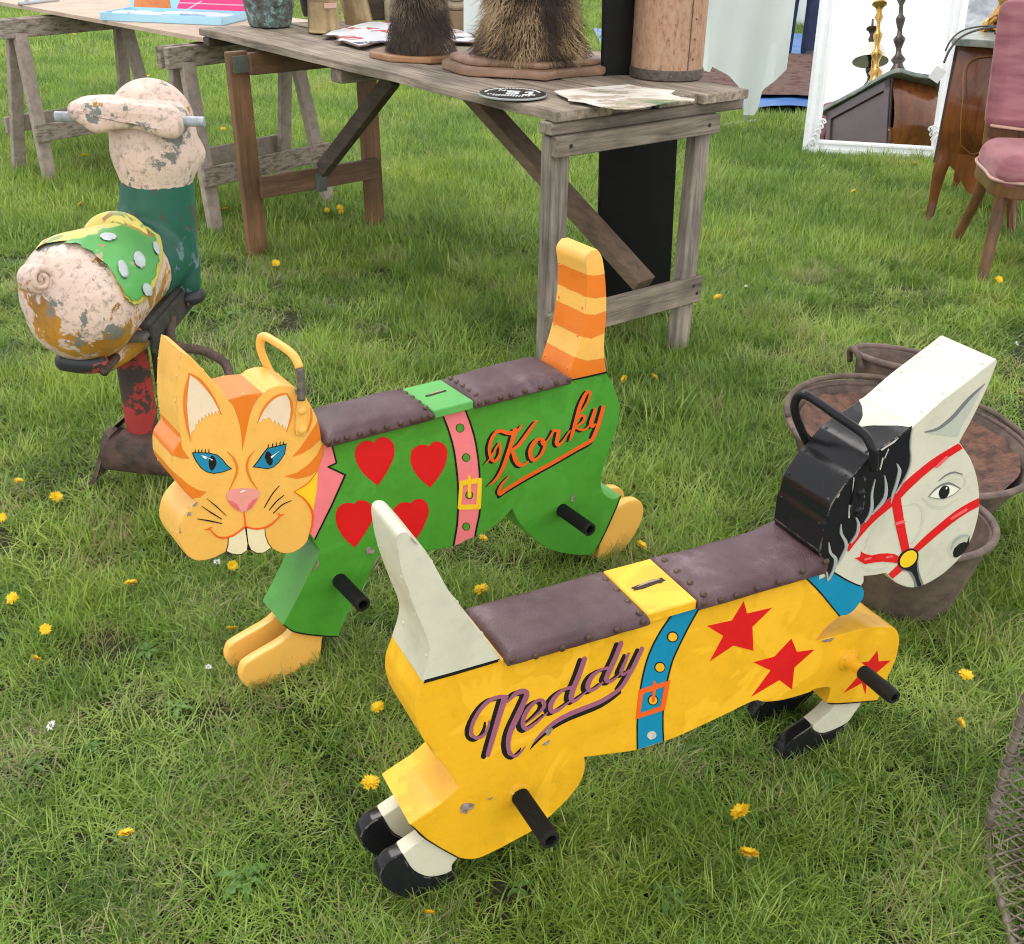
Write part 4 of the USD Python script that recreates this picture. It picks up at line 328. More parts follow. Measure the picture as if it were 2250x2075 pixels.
"c_letters":[[[[6420,3921],[6669,4183],[6779,4286],[6808,4302],[6839,4306],[6862,4298],[6897,4274],[6897,4265],[6862,4259],[6843,4244],[6625,3989],[6468,3831],[6423,3796],[6378,3770],[6266,3727],[6329,3606],[6383,3469],[6411,3425],[6446,3384],[6486,3357],[6523,3349],[6564,3353],[6658,3373],[6677,3356],[6676,3339],[6590,3283],[6557,3270],[6524,3264],[6489,3264],[6453,3272],[6406,3294],[6383,3312],[6324,3375],[6270,3463],[6242,3537],[6186,3722],[6051,3392],[5989,3289],[5923,3202],[5854,3138],[5784,3096],[5713,3071],[5617,3053],[5610,3055],[5609,3066],[5714,3132],[5810,3213],[5867,3287],[5922,3377],[5971,3478],[6094,3805],[6148,3967],[6190,4117],[6139,4131],[6056,4163],[5940,4236],[5908,4249],[5870,4254],[5848,4252],[5819,4241],[5793,4224],[5761,4190],[5732,4149],[5705,4090],[5681,4013],[5672,3956],[5670,3902],[5674,3846],[5685,3783],[5686,3778],[5802,3955],[5878,4034],[5880,4042],[5892,4043],[5901,4034],[5935,3949],[5950,3884],[5951,3844],[5944,3777],[5918,3682],[5896,3639],[5875,3610],[5843,3584],[5809,3571],[5763,3572],[5727,3589],[5683,3630],[5650,3677],[5538,3599],[5533,3604],[5533,3611],[5633,3714],[5609,3789],[5596,3855],[5589,3943],[5593,4010],[5605,4070],[5637,4160],[5666,4215],[5714,4278],[5758,4314],[5792,4330],[5828,4337],[5882,4336],[5949,4319],[6057,4257],[6090,4243],[6154,4225],[6214,4215],[6227,4250],[6246,4262],[6270,4265],[6296,4259],[6320,4243],[6335,4228],[6388,4251],[6473,4314],[6479,4313],[6450,4235],[6426,4194],[6386,4158],[6337,4133],[6211,3789],[6297,3829],[6360,3868]],[[5891,3918],[5882,3999],[5775,3820],[5703,3724],[5728,3677],[5760,3645],[5782,3648],[5811,3668],[5845,3710],[5867,3755],[5880,3806],[5888,3864]]],[[[7248,3795],[7130,3677],[7134,3636],[7131,3594],[7117,3539],[7100,3496],[7047,3418],[7016,3384],[6979,3354],[6899,3316],[6853,3306],[6827,3305],[6794,3313],[6756,3333],[6726,3358],[6695,3397],[6670,3442],[6649,3508],[6641,3584],[6652,3658],[6684,3730],[6733,3796],[6770,3831],[6826,3860],[6868,3870],[6909,3872],[6947,3867],[6983,3852],[7073,3794],[7115,3718],[7158,3762],[7221,3843],[7288,3951],[7288,3968],[7298,3976],[7319,3975],[7429,3926],[7516,3912],[7523,3898],[7502,3881],[7510,3864],[7511,3846],[7469,3612],[7475,3579],[7521,3598],[7566,3630],[7767,3833],[7786,3832],[7797,3818],[7795,3807],[7594,3576],[7533,3519],[7492,3500],[7458,3502],[7423,3521],[7392,3552],[7368,3595],[7360,3627],[7359,3661],[7402,3868],[7342,3906]],[[6965,3742],[6966,3756],[6976,3765],[7002,3760],[7015,3748],[7044,3695],[7015,3755],[6956,3795],[6924,3796],[6887,3780],[6851,3751],[6810,3700],[6777,3642],[6759,3587],[6757,3509],[6777,3435],[6790,3410],[6806,3393],[6855,3393],[6891,3404],[6922,3420],[6949,3442],[6978,3477],[7019,3547],[7038,3595],[7047,3643],[7023,3652],[7007,3667]]],[[[7939,4304],[7969,4390],[8012,4484],[8068,4577],[8126,4650],[8156,4676],[8206,4696],[8251,4693],[8290,4670],[8317,4626],[8325,4576],[8313,4520],[8278,4434],[8224,4348],[8126,4239],[8090,4211],[8041,4186],[8023,4193],[8009,4133],[8050,4145],[8086,4146],[8121,4140],[8165,4120],[8192,4093],[8210,4060],[8216,4021],[8209,3988],[8175,3941],[8132,3910],[8075,3888],[7971,3863],[8046,3806],[8131,3769],[8189,3767],[8223,3776],[8257,3794],[8309,3838],[8305,3871],[8307,3897],[8320,3942],[8421,4200],[8435,4212],[8449,4214],[8473,4206],[8487,4195],[8500,4174],[8501,4160],[8460,3992],[8424,3868],[8420,3814],[8422,3805],[8481,3822],[8495,3819],[8515,3801],[8514,3781],[8453,3732],[8431,3724],[8414,3724],[8388,3732],[8362,3749],[8330,3787],[8284,3743],[8245,3721],[8203,3708],[8156,3707],[8096,3723],[8040,3749],[7988,3782],[7930,3835],[7892,3730],[7821,3563],[7806,3553],[7778,3563],[7767,3577],[7765,3592],[7803,3776],[7878,4054]],[[8058,4307],[8028,4213],[8066,4248],[8129,4321],[8204,4422],[8233,4488],[8252,4550],[8259,4596],[8252,4630],[8232,4619],[8215,4603],[8171,4539],[8100,4403]],[[7987,4035],[7952,3907],[8052,3949],[8090,3974],[8109,3994],[8128,4023],[8134,4045],[8129,4066],[8106,4073],[8069,4074],[8024,4058]]],[[[5935,3001],[5986,3046],[6052,3094],[6173,3154],[6181,3150],[6181,3145],[6072,3046],[5991,2950],[5947,2873],[5929,2815],[6013,2851],[6152,2900],[6524,3006],[7305,3186],[8056,3376],[8286,3425],[8341,3443],[8370,3459],[8388,3479],[8444,3581],[8486,3678],[8544,3852],[8642,4205],[8661,4221],[8690,4222],[8720,4207],[8741,4182],[8746,4154],[8695,3933],[8634,3731],[8582,3589],[8539,3496],[8486,3409],[8449,3374],[8404,3352],[8348,3335],[8026,3268],[7361,3100],[6624,2932],[6158,2802],[6063,2768],[5976,2724],[5943,2717],[5915,2721],[5882,2741],[5854,2779],[5846,2815],[5850,2856],[5868,2906],[5898,2958]]]],
"c_letshadow":[[[[6346,3914],[6594,4176],[6704,4279],[6733,4295],[6764,4298],[6786,4291],[6822,4266],[6821,4258],[6786,4252],[6768,4237],[6550,3982],[6393,3825],[6348,3790],[6303,3764],[6191,3721],[6254,3600],[6307,3463],[6335,3420],[6370,3379],[6411,3351],[6447,3343],[6488,3347],[6582,3367],[6601,3350],[6599,3334],[6514,3278],[6481,3264],[6448,3258],[6413,3258],[6378,3266],[6330,3289],[6307,3306],[6249,3370],[6196,3457],[6167,3531],[6111,3716],[5976,3386],[5915,3283],[5849,3196],[5780,3132],[5711,3091],[5639,3066],[5543,3047],[5537,3050],[5536,3061],[5640,3127],[5736,3208],[5793,3281],[5848,3371],[5897,3472],[6020,3799],[6074,3960],[6116,4111],[6065,4124],[5982,4156],[5868,4229],[5836,4242],[5798,4247],[5776,4245],[5746,4234],[5721,4217],[5688,4184],[5660,4142],[5633,4083],[5609,4006],[5600,3950],[5598,3895],[5601,3840],[5612,3776],[5613,3772],[5729,3949],[5805,4028],[5807,4035],[5819,4037],[5828,4028],[5862,3942],[5877,3878],[5878,3838],[5871,3770],[5845,3676],[5822,3632],[5802,3604],[5769,3578],[5736,3565],[5690,3566],[5654,3583],[5610,3624],[5578,3671],[5466,3593],[5460,3598],[5460,3605],[5560,3707],[5536,3783],[5524,3848],[5517,3937],[5521,4003],[5533,4063],[5565,4154],[5594,4208],[5642,4272],[5686,4307],[5720,4323],[5756,4330],[5810,4329],[5876,4312],[5984,4250],[6017,4237],[6081,4218],[6140,4208],[6154,4243],[6172,4255],[6196,4258],[6222,4252],[6247,4236],[6261,4221],[6314,4244],[6399,4307],[6405,4306],[6376,4229],[6352,4188],[6312,4151],[6263,4126],[6137,3782],[6223,3823],[6286,3862]],[[5818,3912],[5809,3993],[5702,3814],[5630,3717],[5655,3671],[5687,3639],[5709,3642],[5738,3662],[5772,3704],[5794,3749],[5807,3799],[5815,3858]]],[[[7170,3788],[7053,3671],[7057,3630],[7053,3588],[7040,3532],[7023,3490],[6970,3412],[6939,3379],[6902,3348],[6822,3310],[6776,3300],[6751,3300],[6717,3307],[6679,3327],[6649,3353],[6619,3391],[6594,3436],[6573,3502],[6565,3578],[6576,3652],[6608,3724],[6657,3790],[6694,3824],[6750,3854],[6792,3863],[6833,3865],[6870,3861],[6906,3846],[6997,3788],[7038,3711],[7081,3756],[7143,3836],[7211,3944],[7211,3961],[7221,3969],[7242,3968],[7351,3919],[7438,3905],[7445,3892],[7424,3874],[7431,3857],[7432,3839],[7391,3606],[7396,3573],[7442,3591],[7488,3624],[7688,3826],[7707,3825],[7718,3811],[7716,3800],[7515,3569],[7454,3513],[7413,3494],[7379,3496],[7345,3515],[7314,3546],[7290,3589],[7282,3620],[7281,3654],[7324,3862],[7264,3899]],[[6888,3736],[6889,3750],[6899,3758],[6925,3754],[6938,3741],[6967,3689],[6939,3749],[6880,3789],[6848,3789],[6811,3773],[6775,3745],[6734,3694],[6701,3635],[6683,3581],[6681,3503],[6700,3429],[6713,3404],[6729,3387],[6779,3387],[6814,3398],[6845,3414],[6872,3436],[6901,3471],[6942,3541],[6961,3589],[6970,3636],[6946,3646],[6930,3660]]],[[[5811,2909],[5852,2975],[5929,3049],[5995,3097],[6117,3157],[6123,3153],[6123,3148],[6002,3034],[5946,2970],[5906,2910],[5883,2860],[5872,2817],[5900,2788],[5911,2768],[6141,2849],[6486,2946],[7266,3125],[8017,3314],[8247,3363],[8301,3380],[8328,3397],[8366,3453],[8334,3481],[8324,3500],[8323,3519],[8390,3660],[8433,3774],[8371,3726],[8349,3718],[8333,3718],[8307,3725],[8281,3742],[8249,3780],[8204,3737],[8164,3715],[8122,3702],[8075,3700],[8015,3716],[7960,3743],[7908,3776],[7850,3828],[7812,3724],[7739,3553],[7726,3547],[7710,3550],[7694,3561],[7686,3576],[7737,3829],[7799,4047],[7851,4268],[7881,4358],[7933,4476],[7990,4570],[8047,4642],[8096,4679],[8127,4688],[8163,4687],[8193,4676],[8217,4655],[8236,4624],[8245,4588],[8244,4553],[8235,4517],[8199,4426],[8145,4340],[8093,4280],[8031,4218],[7962,4179],[7944,4186],[7930,4126],[7970,4138],[8006,4138],[8041,4133],[8078,4118],[8107,4093],[8127,4061],[8136,4025],[8134,3998],[8113,3955],[8066,3911],[8014,3887],[7891,3856],[7899,3849],[7939,3817],[7981,3791],[8025,3771],[8062,3760],[8095,3759],[8130,3765],[8164,3780],[8188,3796],[8229,3831],[8224,3864],[8226,3890],[8239,3935],[8340,4193],[8354,4205],[8369,4207],[8393,4199],[8407,4188],[8419,4167],[8420,4153],[8379,3985],[8343,3861],[8339,3807],[8341,3799],[8382,3811],[8409,3814],[8428,3803],[8436,3786],[8556,4209],[8575,4225],[8604,4226],[8634,4211],[8655,4186],[8660,4158],[8609,3938],[8569,3800],[8505,3621],[8435,3473],[8463,3453],[8476,3434],[8481,3414],[8478,3396],[8429,3331],[8394,3304],[8365,3290],[8309,3273],[7987,3206],[7323,3038],[6586,2871],[6120,2741],[6026,2709],[5905,2657],[5878,2663],[5854,2682],[5841,2708],[5845,2736],[5813,2774],[5795,2805],[5790,2848]],[[7989,4325],[7949,4206],[7986,4241],[8050,4314],[8124,4414],[8154,4480],[8173,4542],[8179,4589],[8173,4622],[8145,4605],[8104,4552],[8043,4441]],[[7907,4028],[7873,3901],[7972,3942],[8010,3967],[8029,3987],[8048,4016],[8054,4038],[8049,4059],[8026,4067],[7989,4067],[7945,4051]]]],
"c_chip":[[[[1409,6291],[1389,6182],[1365,6211],[1353,6292]]],[[[1510,5672],[1510,5614],[1484,5627],[1465,5683]]],[[[-737,4559],[-675,4552],[-714,4482],[-771,4500]]],[[[-890,4336],[-861,4398],[-813,4395],[-829,4317]]],[[[-1043,4111],[-1076,4098],[-1057,4164]]],[[[-1073,4038],[-1053,4079],[-1039,4027]]],[[[8001,2119],[7970,1963],[7896,1975],[7899,2006],[7890,2002],[7914,2161],[7958,2140],[7981,2136],[7980,2129]]],[[[2830,2369],[2809,2286],[2659,2337],[2630,2453],[2699,2483]]],[[[2855,2146],[2943,2205],[2901,2022],[2775,1885],[2743,1932]]],[[[1584,2596],[1592,2472],[1520,2358],[1454,2339],[1433,2353],[1493,2437]]]],
"c_plate":[[[[1377,6163],[1499,6134],[1548,5940],[1513,5391],[1453,5359],[1329,5396],[1300,5492],[1344,5943]]]],
"c_foot_f":[[[[1066,1207],[1726,727],[1578,617],[1525,318],[1463,39],[1299,-131],[994,-192],[184,-106],[-2,-54],[-174,126],[-240,348],[-203,535],[-59,676],[587,849],[819,939],[924,1044]]]],
"c_foot_r":[[[[9014,1380],[9377,1366],[9738,1430],[10024,1355],[10215,1121],[10210,788],[10020,399],[9732,96],[9372,-79],[9032,-76],[8837,92],[8865,552],[8573,868]]]],
"c_legline":[[[[724,1324],[735,1318],[824,1198],[952,1060],[1243,880],[1721,643],[1913,563],[1924,552],[1924,538],[1914,533],[1717,577],[1226,814],[930,998],[785,1163],[717,1306],[716,1317]]]],
"c_legline2":[[[[8180,5039],[8715,5028],[8736,5018],[8743,5000],[8738,4991],[8726,4988],[8191,5000],[7628,5033],[7616,5038],[7608,5051],[7612,5060],[7620,5062]]],[[[9415,1693],[9436,1683],[9442,1667],[9318,1319],[9082,846],[8806,381],[8796,377],[8782,380],[8765,395],[8761,417],[9023,886],[9258,1358],[9406,1687]]]],
"c_pts":{"seat":[[0.1855,0.5102],[0.4199,0.5015],[0.42,0.5054],[0.5164,0.5042],[0.5183,0.5038],[0.7605,0.501]],
"studs":[[0.1884,0.5227],[0.2057,0.5162],[0.2271,0.5131],[0.2544,0.5141],[0.2842,0.5119],[0.3135,0.5096],[0.3437,0.5105],[0.3717,0.5112],[0.3965,0.5116],[0.4124,0.5124],[0.5269,0.5101],[0.5462,0.5091],[0.5793,0.5102],[0.6049,0.5122],[0.6409,0.5128],[0.6816,0.5126],[0.722,0.512],[0.7562,0.5112]],
"peg":[[0.7619,0.1861],[0.1984,0.1947]],
"handle":[[0.1418,0.6108,-0.012],[0.144,0.6276,-0.01],[0.1468,0.6546,-0.006],[0.1475,0.6722,0],[0.1453,0.6873,0.012],[0.1395,0.696,0.032],[0.1303,0.7029,0.06],[0.1238,0.7065,0.08],[0.1202,0.7055,0.09],[0.1175,0.6989,0.097],[0.1174,0.6793,0.102],[0.1234,0.6566,0.105],[0.1315,0.6319,0.105],[0.1361,0.6193,0.105]],
"bolts":[[0.1451,0.5867],[0.1427,0.5476]]},"frames":{"N":[-0.1345,1.2567,0.0,27.1],
"K":[-0.5104,1.7812,0.0,35.0]}}""")
# ---------------------------------------------------------------- ground
GX, GY = np.meshgrid(np.linspace(-1, 1, 121), np.linspace(0, 1, 121), indexing='ij')
gx = np.sign(GX) * (np.abs(GX) ** 2.6) * 160; gy = -40 + (GY ** 2.2) * 260
gv = np.stack([gx, gy, -.004 - .002 * meshkit.fbm(np.stack([gx, gy, gx * 0], -1) * .7, 3, 1)], -1).reshape(-1, 3)
ii = np.arange(121 * 121).reshape(121, 121)
gf = np.vstack([np.stack([ii[:-1, :-1], ii[1:, :-1], ii[1:, 1:]], -1).reshape(-1, 3), np.stack([ii[:-1, :-1], ii[1:, 1:], ii[:-1, 1:]], -1).reshape(-1, 3)])
SOIL = look('trodden_turf', {'g': ('geometry', {}), 'n': ('noise_texture', {'scale': 34.0, 'detail': 8.0, 'roughness': .7}), 'n2': ('noise_texture', {'scale': 1.3, 'detail': 3.0}),
    'r': ('rgb_ramp', {'ramp': [(.3, (.014, .016, .006)), (.5, (.034, .036, .014)), (.66, (.075, .058, .034)), (.8, (.14, .115, .07))]}), 'r2': ('rgb_ramp', {'ramp': [(.35, (.65, .8, .5)), (.65, (1.1, 1.0, .9))]}),
    'm': ('mix', {'mix_type': 'multiply', 'fac': 1.0}), 'bp': ('bump', {'strength': .8, 'distance': .02}), 'p': ('principled_bsdf', {'roughness': .95})},
    [('g.position', 'n.vector'), ('g.position', 'n2.vector'), ('n.fac', 'r.fac'), ('n2.fac', 'r2.fac'), ('r.color', 'm.color1'), ('r2.color', 'm.color2'), ('m.color', 'p.base_color'), ('n.fac', 'bp.height'), ('bp.normal', 'p.normal')])
top('ground', trimesh.Trimesh(gv, gf, process=False), SOIL, None, None, smooth=False, kind='structure')

# ---------------------------------------------------------------- grass: tufts of real blades, scattered thickly
def blades(n, rad, hmin, hmax, w, lean, seed, seg=4, curl=1.0):
    r = np.random.default_rng(seed); V = []; F = []
    for i in range(n):
        rr = rad * math.sqrt(r.random()); a = r.random() * 6.283; p = np.array([rr * math.cos(a), rr * math.sin(a), -.006])
        h = hmin + (hmax - hmin) * r.random() ** 1.3; th = lean[0] + (lean[1] - lean[0]) * r.random(); az = r.random() * 6.283
        dirn = np.array([math.cos(az), math.sin(az)]); side = np.array([-dirn[1], dirn[0]]); ww = w * (.65 + .7 * r.random())
        tw = r.normal(0, .5); b = len(V); cu = curl * (.25 + .9 * r.random()) / seg; q = p.copy()
        for k in range(seg + 1):
            f = k / seg; wd = ww * (1 - f ** 1.7) + .0002
            s3 = np.array([side[0] * math.cos(tw * f), side[1] * math.cos(tw * f), math.sin(tw * f) * .6])
            V += [q + s3 * wd / 2, q - s3 * wd / 2]
            q = q + np.array([dirn[0] * math.sin(th), dirn[1] * math.sin(th), math.cos(th)]) * h / seg; th = min(th + cu, 1.75)
            q[2] = max(q[2], .003 + .004 * r.random())
        for k in range(seg):
            c = b + 2 * k; F += [(c, c + 1, c + 3), (c, c + 3, c + 2)]
    return trimesh.Trimesh(np.array(V), np.array(F), process=False)
def grass_look(name, cols, dry, dryness):
    c = [tuple(q) for q in cols]
    return look(name, {'g': ('geometry', {}), 'oi': ('object_info', {}), 'ad': ('math', {'math_type': 'add'}), 'fr': ('math', {'math_type': 'fraction'}),
        'r': ('rgb_ramp', {'ramp': [(0, c[0]), (.3, c[1]), (.6, c[2]), (1 - dryness - .02, c[3]), (1 - dryness, dry[0]), (1, dry[1])]}),
        'n': ('noise_texture', {'scale': 1.1, 'detail': 4.0, 'roughness': .6}), 'r2': ('rgb_ramp', {'ramp': [(.32, (.66, .78, .64)), (.5, (.92, .98, .92)), (.70, (1.18, 1.12, .86))]}), 'm': ('mix', {'mix_type': 'multiply', 'fac': 1.0}),
        'p': ('principled_bsdf', {'roughness': .38}), 't': ('translucent_bsdf', {}), 'mx': ('mix_closure', {'fac': .42})},
        [('g.random_per_island', 'ad.value1'), ('oi.random', 'ad.value2'), ('ad.value', 'fr.value1'), ('fr.value', 'r.fac'), ('g.position', 'n.vector'), ('n.fac', 'r2.fac'), ('r.color', 'm.color1'), ('r2.color', 'm.color2'),
         ('m.color', 'p.base_color'), ('m.color', 't.color'), ('p.BSDF', 'mx.closure1'), ('t.BSDF', 'mx.closure2')], surface='mx.closure')
GRA = grass_look('grass_blades', [(.066, .128, .012), (.165, .265, .030), (.28, .395, .056), (.45, .54, .14)], [(.34, .285, .14), (.48, .41, .24)], .075)
GRB = grass_look('grass_lush', [(.082, .16, .016), (.185, .295, .036), (.29, .41, .066), (.42, .51, .13)], [(.32, .31, .11), (.42, .38, .18)], .05)
GRC = grass_look('grass_straw', [(.32, .25, .13), (.42, .34, .19), (.25, .18, .10), (.16, .12, .06)], [(.5, .42, .27), (.34, .27, .16)], .3)
inst = UsdGeom.PointInstancer.Define(stage, '/World/grass')
tag(inst.GetPrim(), None, None, None, 'stuff')
protos = []
def proto(m, mat):
    p = usdkit.mesh(stage, f'/World/grass/tuft_{len(protos):03d}', m, mat, smooth=False); protos.append(p.GetPath()); return len(protos) - 1
near = [proto(blades(125, .085, .025, .080, .0027, (.35, 1.4), 10 + i, 4, 1.2), GRA) for i in range(7)]
tall = [proto(blades(90, .085, .05, .115, .0030, (.15, .95), 30 + i, 5, 1.0), GRB) for i in range(5)]
straw = [proto(blades(26, .09, .03, .08, .0024, (.9, 1.5), 50 + i, 3, .6), GRC) for i in range(3)]
far = [proto(blades(130, .16, .035, .095, .0048, (.2, 1.1), 70 + i, 3, .9), GRB) for i in range(5)]
CLOV = look('broad_leaf', {'oi': ('object_info', {}), 'r': ('rgb_ramp', {'ramp': [(0, (.085, .19, .035)), (1, (.17, .30, .07))]}), 'p': ('principled_bsdf', {'roughness': .5}), 't': ('translucent_bsdf', {}), 'mx': ('mix_closure', {'fac': .25})},
    [('oi.random', 'r.fac'), ('r.color', 'p.base_color'), ('r.color', 't.color'), ('p.BSDF', 'mx.closure1'), ('t.BSDF', 'mx.closure2')], surface='mx.closure')
def rosette(seed, n=9, L=.075, toothed=True):
    r = np.random.default_rng(seed); V = []; F = []
    for i in range(n):
        a = i / n * 6.283 + r.normal(0, .25); l = L * (.6 + .6 * r.random()); b = len(V); k = 9
        for j in range(k):
            f = j / (k - 1); w = l * .17 * math.sin(math.pi * min(1, f * .92 + .06)) * ((1.25 if j % 2 else .5) if toothed else 1.0) + .0008
            z = .012 + l * (.45 * f - .5 * f * f) ; q = np.array([math.cos(a), math.sin(a)]) * (f * l + .004); s = np.array([-math.sin(a), math.cos(a)])
            V += [[*(q + s * w), z + .004], [*q, z], [*(q - s * w), z + .004]]
        for j in range(k - 1):
            c = b + 3 * j; F += [(c, c + 3, c + 4), (c, c + 4, c + 1), (c + 1, c + 4, c + 5), (c + 1, c + 5, c + 2)]
    return trimesh.Trimesh(np.array(V), np.array(F), process=False)
weed = [proto(rosette(90, 8, .055), CLOV), proto(rosette(91, 6, .04, False), CLOV)]
pos, idx, rot, scl = [], [], [], []
gr = np.random.default_rng(5)
RUG_X, RUG_Y = (.75, 4.6), (8.45, 13.5)
def lim(y): return .47 * y * 1.18 + .55
def scatter(n, y0, y1, kinds, s0, s1, keep=None):
    y = y0 + (y1 - y0) * gr.random(n); x = (gr.random(n) * 2 - 1) * lim(y1)
    ok = np.abs(x) < lim(y)
    if keep is not None: ok &= keep(x, y)
    ok &= ~((x > RUG_X[0]) & (x < RUG_X[1]) & (y > RUG_Y[0]) & (y < RUG_Y[1]))
    for a, b in zip(x[ok], y[ok]):
        pos.append((a, b, 0)); idx.append(kinds[gr.integers(len(kinds))]); rot.append(gr.random() * 6.283); scl.append(s0 + (s1 - s0) * gr.random())
def nz(x, y, s, seed): return meshkit.fbm(np.stack([x * s, y * s, x * 0], -1), 3, seed)
TB0, TB1 = np.array([-1.35, 5.0]), np.array([.1, 3.3])
def shade_strip(x, y): return (y > 1.9) & (y < 5.4) & (x > -1.5) & (x < 1.0) & (nz(x, y, 1.4, 21) > .42)
scatter(1900, .55, 2.2, near, .62, 1.05, lambda x, y: nz(x, y, 2.2, 3) + gr.normal(0, .1, x.shape) > .20)
scatter(3600, 2.0, 5.5, near, .8, 1.25)
scatter(430, .55, 5.5, straw, .7, 1.2)
scatter(300, .6, 2.2, tall, .42, .75, lambda x, y: nz(x, y, 1.7, 9) > .53)
scatter(2400, 1.9, 5.5, tall, .55, .95, lambda x, y: nz(x, y, 1.2, 12) > .47)
scatter(900, 2.4, 5.4, tall, .8, 1.2, shade_strip)
scatter(8200, 4.8, 10.5, far, .85, 1.25)
scatter(4200, 4.8, 9.5, tall, .7, 1.2, lambda x, y: nz(x, y, 1.0, 14) > .5)
scatter(9500, 10.0, 20.0, far, 1.1, 1.7)
scatter(300, .6, 4.0, weed, .4, .9, lambda x, y: nz(x, y, 1.6, 33) > .46)
inst.CreatePrototypesRel().SetTargets(protos)
inst.CreatePositionsAttr(Vt.Vec3fArray.FromNumpy(np.array(pos, np.float32)))
inst.CreateProtoIndicesAttr(Vt.IntArray.FromNumpy(np.array(idx, np.int32)))
q = np.zeros((len(rot), 4), np.float32); q[:, 0] = np.cos(np.array(rot) / 2); q[:, 3] = np.sin(np.array(rot) / 2)
inst.CreateOrientationsAttr(Vt.QuathArray([Gf.Quath(float(a[0]), 0, 0, float(a[3])) for a in q]))
s = np.array(scl, np.float32); inst.CreateScalesAttr(Vt.Vec3fArray.FromNumpy(np.c_[s, s, s * (.85 + .3 * gr.random(len(s)).astype(np.float32))].astype(np.float32)))

# ---------------------------------------------------------------- dandelions and daisies
YEL = look('dandelion_petal', {'g': ('geometry', {}), 'r': ('rgb_ramp', {'ramp': [(0, (.84, .55, .006)), (.5, (.88, .70, .008)), (1, (.90, .78, .03))]}), 'p': ('principled_bsdf', {'roughness': .6})}, [('g.random_per_island', 'r.fac'), ('r.color', 'p.base_color')])
STEM = plain('flower_stem', (.16, .20, .07), .5, var=.3)
DAI = plain('daisy_petal', (.78, .77, .74), .6, var=.08)
def florets(n, R, seed, up):
    r = np.random.default_rng(seed); V = []; F = []
    for i in range(n):
        a = r.random() * 6.283; l = R * (.55 + .45 * r.random()); el = up * (.15 + .85 * r.random()) * (1.25 - l / R * .8); w = R * .085
        u = np.array([math.cos(a) * math.cos(el), math.sin(a) * math.cos(el), math.sin(el)]); s = np.array([-math.sin(a), math.cos(a), 0]); b = len(V)
        V += [u * R * .06 - s * w * .5, u * R * .06 + s * w * .5, u * l * .7 + s * w, u * l + [0, 0, -.001], u * l * .7 - s * w]
        F += [(b, b + 1, b + 2), (b, b + 2, b + 4), (b + 4, b + 2, b + 3)]
    return trimesh.Trimesh(np.array(V), np.array(F), process=False)
def flower(name, label, cat, px, py, z, R, n, mat, seed, up=1.1, tilt=(0, 0)):
    p = at(px, py, z)
    t = thing(name, label, cat, p, 0, rot=(tilt[0], tilt[1], seed * 37 % 360))
    part('petals', florets(n, R, seed, up), mat, t, False)
    part('bud', lathe([(.0005, -.008), (R * .32, -.006), (R * .36, -.001), (R * .2, .002)], 10), STEM, t, True)
    part('stem', tube([(0, 0, -.006), (.004, .002, -z * .5), (.01, .005, -z - .01)], .0016, 6), STEM, t, True)
    return t
DL = 'yellow dandelion flower head on a short stem in the grass'
d0 = flower('dandelion', 'yellow dandelion flower low in the grass beside the left black hoof of the donkey ride', 'flower', 814, 1722, .045, .0205, 130, YEL, 3)
tag(d0, group='dandelions in the grass')
spec = [((25, 1172), 'dandelion at the left edge of the photo, lowest of the large ones there'), ((110, 973), 'double dandelion in front of the rusty foot of the pig ride'), ((257, 1142), 'dandelion alone on the grass below the cat ride\'s chin, left of its front paws'), ((453, 1232), 'dandelion just above the far front paw of the cat ride'),
        ((1450, 1590), 'dandelion on bare grass below the belly of the donkey ride'), ((1465, 1672), 'dandelion nearest the bottom edge below the donkey ride\'s front hooves'), ((1890, 1322), 'dandelion beside a broad leaved rosette left of the wire mesh panel'), ((1255, 1068), 'dandelion behind the donkey ride\'s seat beside the cat ride\'s hind paw'), ((942, 1155), 'dandelion between the donkey ride\'s tail and its seat')]
rr = random.Random(4)
for (u, v), lb in spec:
    clone(d0, 'dandelion', lb, at(u * 1.1228, v * 1.1228, .04), rr.random() * 360, .85 + rr.random() * .3, tilt=(rr.uniform(-35, 35), rr.uniform(-35, 35)), group='dandelions in the grass')
for u, v in [(90, 1232), (37, 942), (5, 1013), (247, 1632), (70, 1290), (945, 1054), (740, 1385), (840, 1788), (380, 525), (385, 507), (540, 516), (425, 415), (440, 410), (640, 412), (665, 408), (668, 416), (1280, 738), (1222, 742), (1880, 1415),
             (285, 113), (90, 180), (15, 125), (145, 68), (140, 75), (385, 110), (290, 150), (437, 253), (1140, 280), (1790, 322), (1405, 582), (1955, 548), (375, 541), (330, 297), (165, 305), (55, 205), (30, 142), (350, 330), (158, 400), (1670, 375), (455, 1107)]:
    clone(d0, 'dandelion', DL, at(u * 1.1228, v * 1.1228, .05), rr.random() * 360, (.62 if v > 900 else .85) + rr.random() * .25, tilt=(rr.uniform(-50, 40), rr.uniform(-40, 40)), group='dandelions in the grass')
w0 = flower('daisy', 'small white daisy in the grass', 'flower', 458, 1466, .03, .010, 34, DAI, 8, .5)
tag(w0, group='daisies in the grass')
for u, v in [(192, 930), (425, 1100), (100, 1420), (1300, 765), (1990, 672), (760, 330), (700, 420), (1500, 340), (1610, 325), (1460, 560), (1350, 640), (300, 200), (480, 250)]:
    clone(w0, 'daisy', 'small white daisy in the grass', at(u * 1.1228, v * 1.1228, .04), rr.random() * 360, .9 + rr.random() * .5, tilt=(rr.uniform(-40, 40), rr.uniform(-40, 40)), group='daisies in the grass')
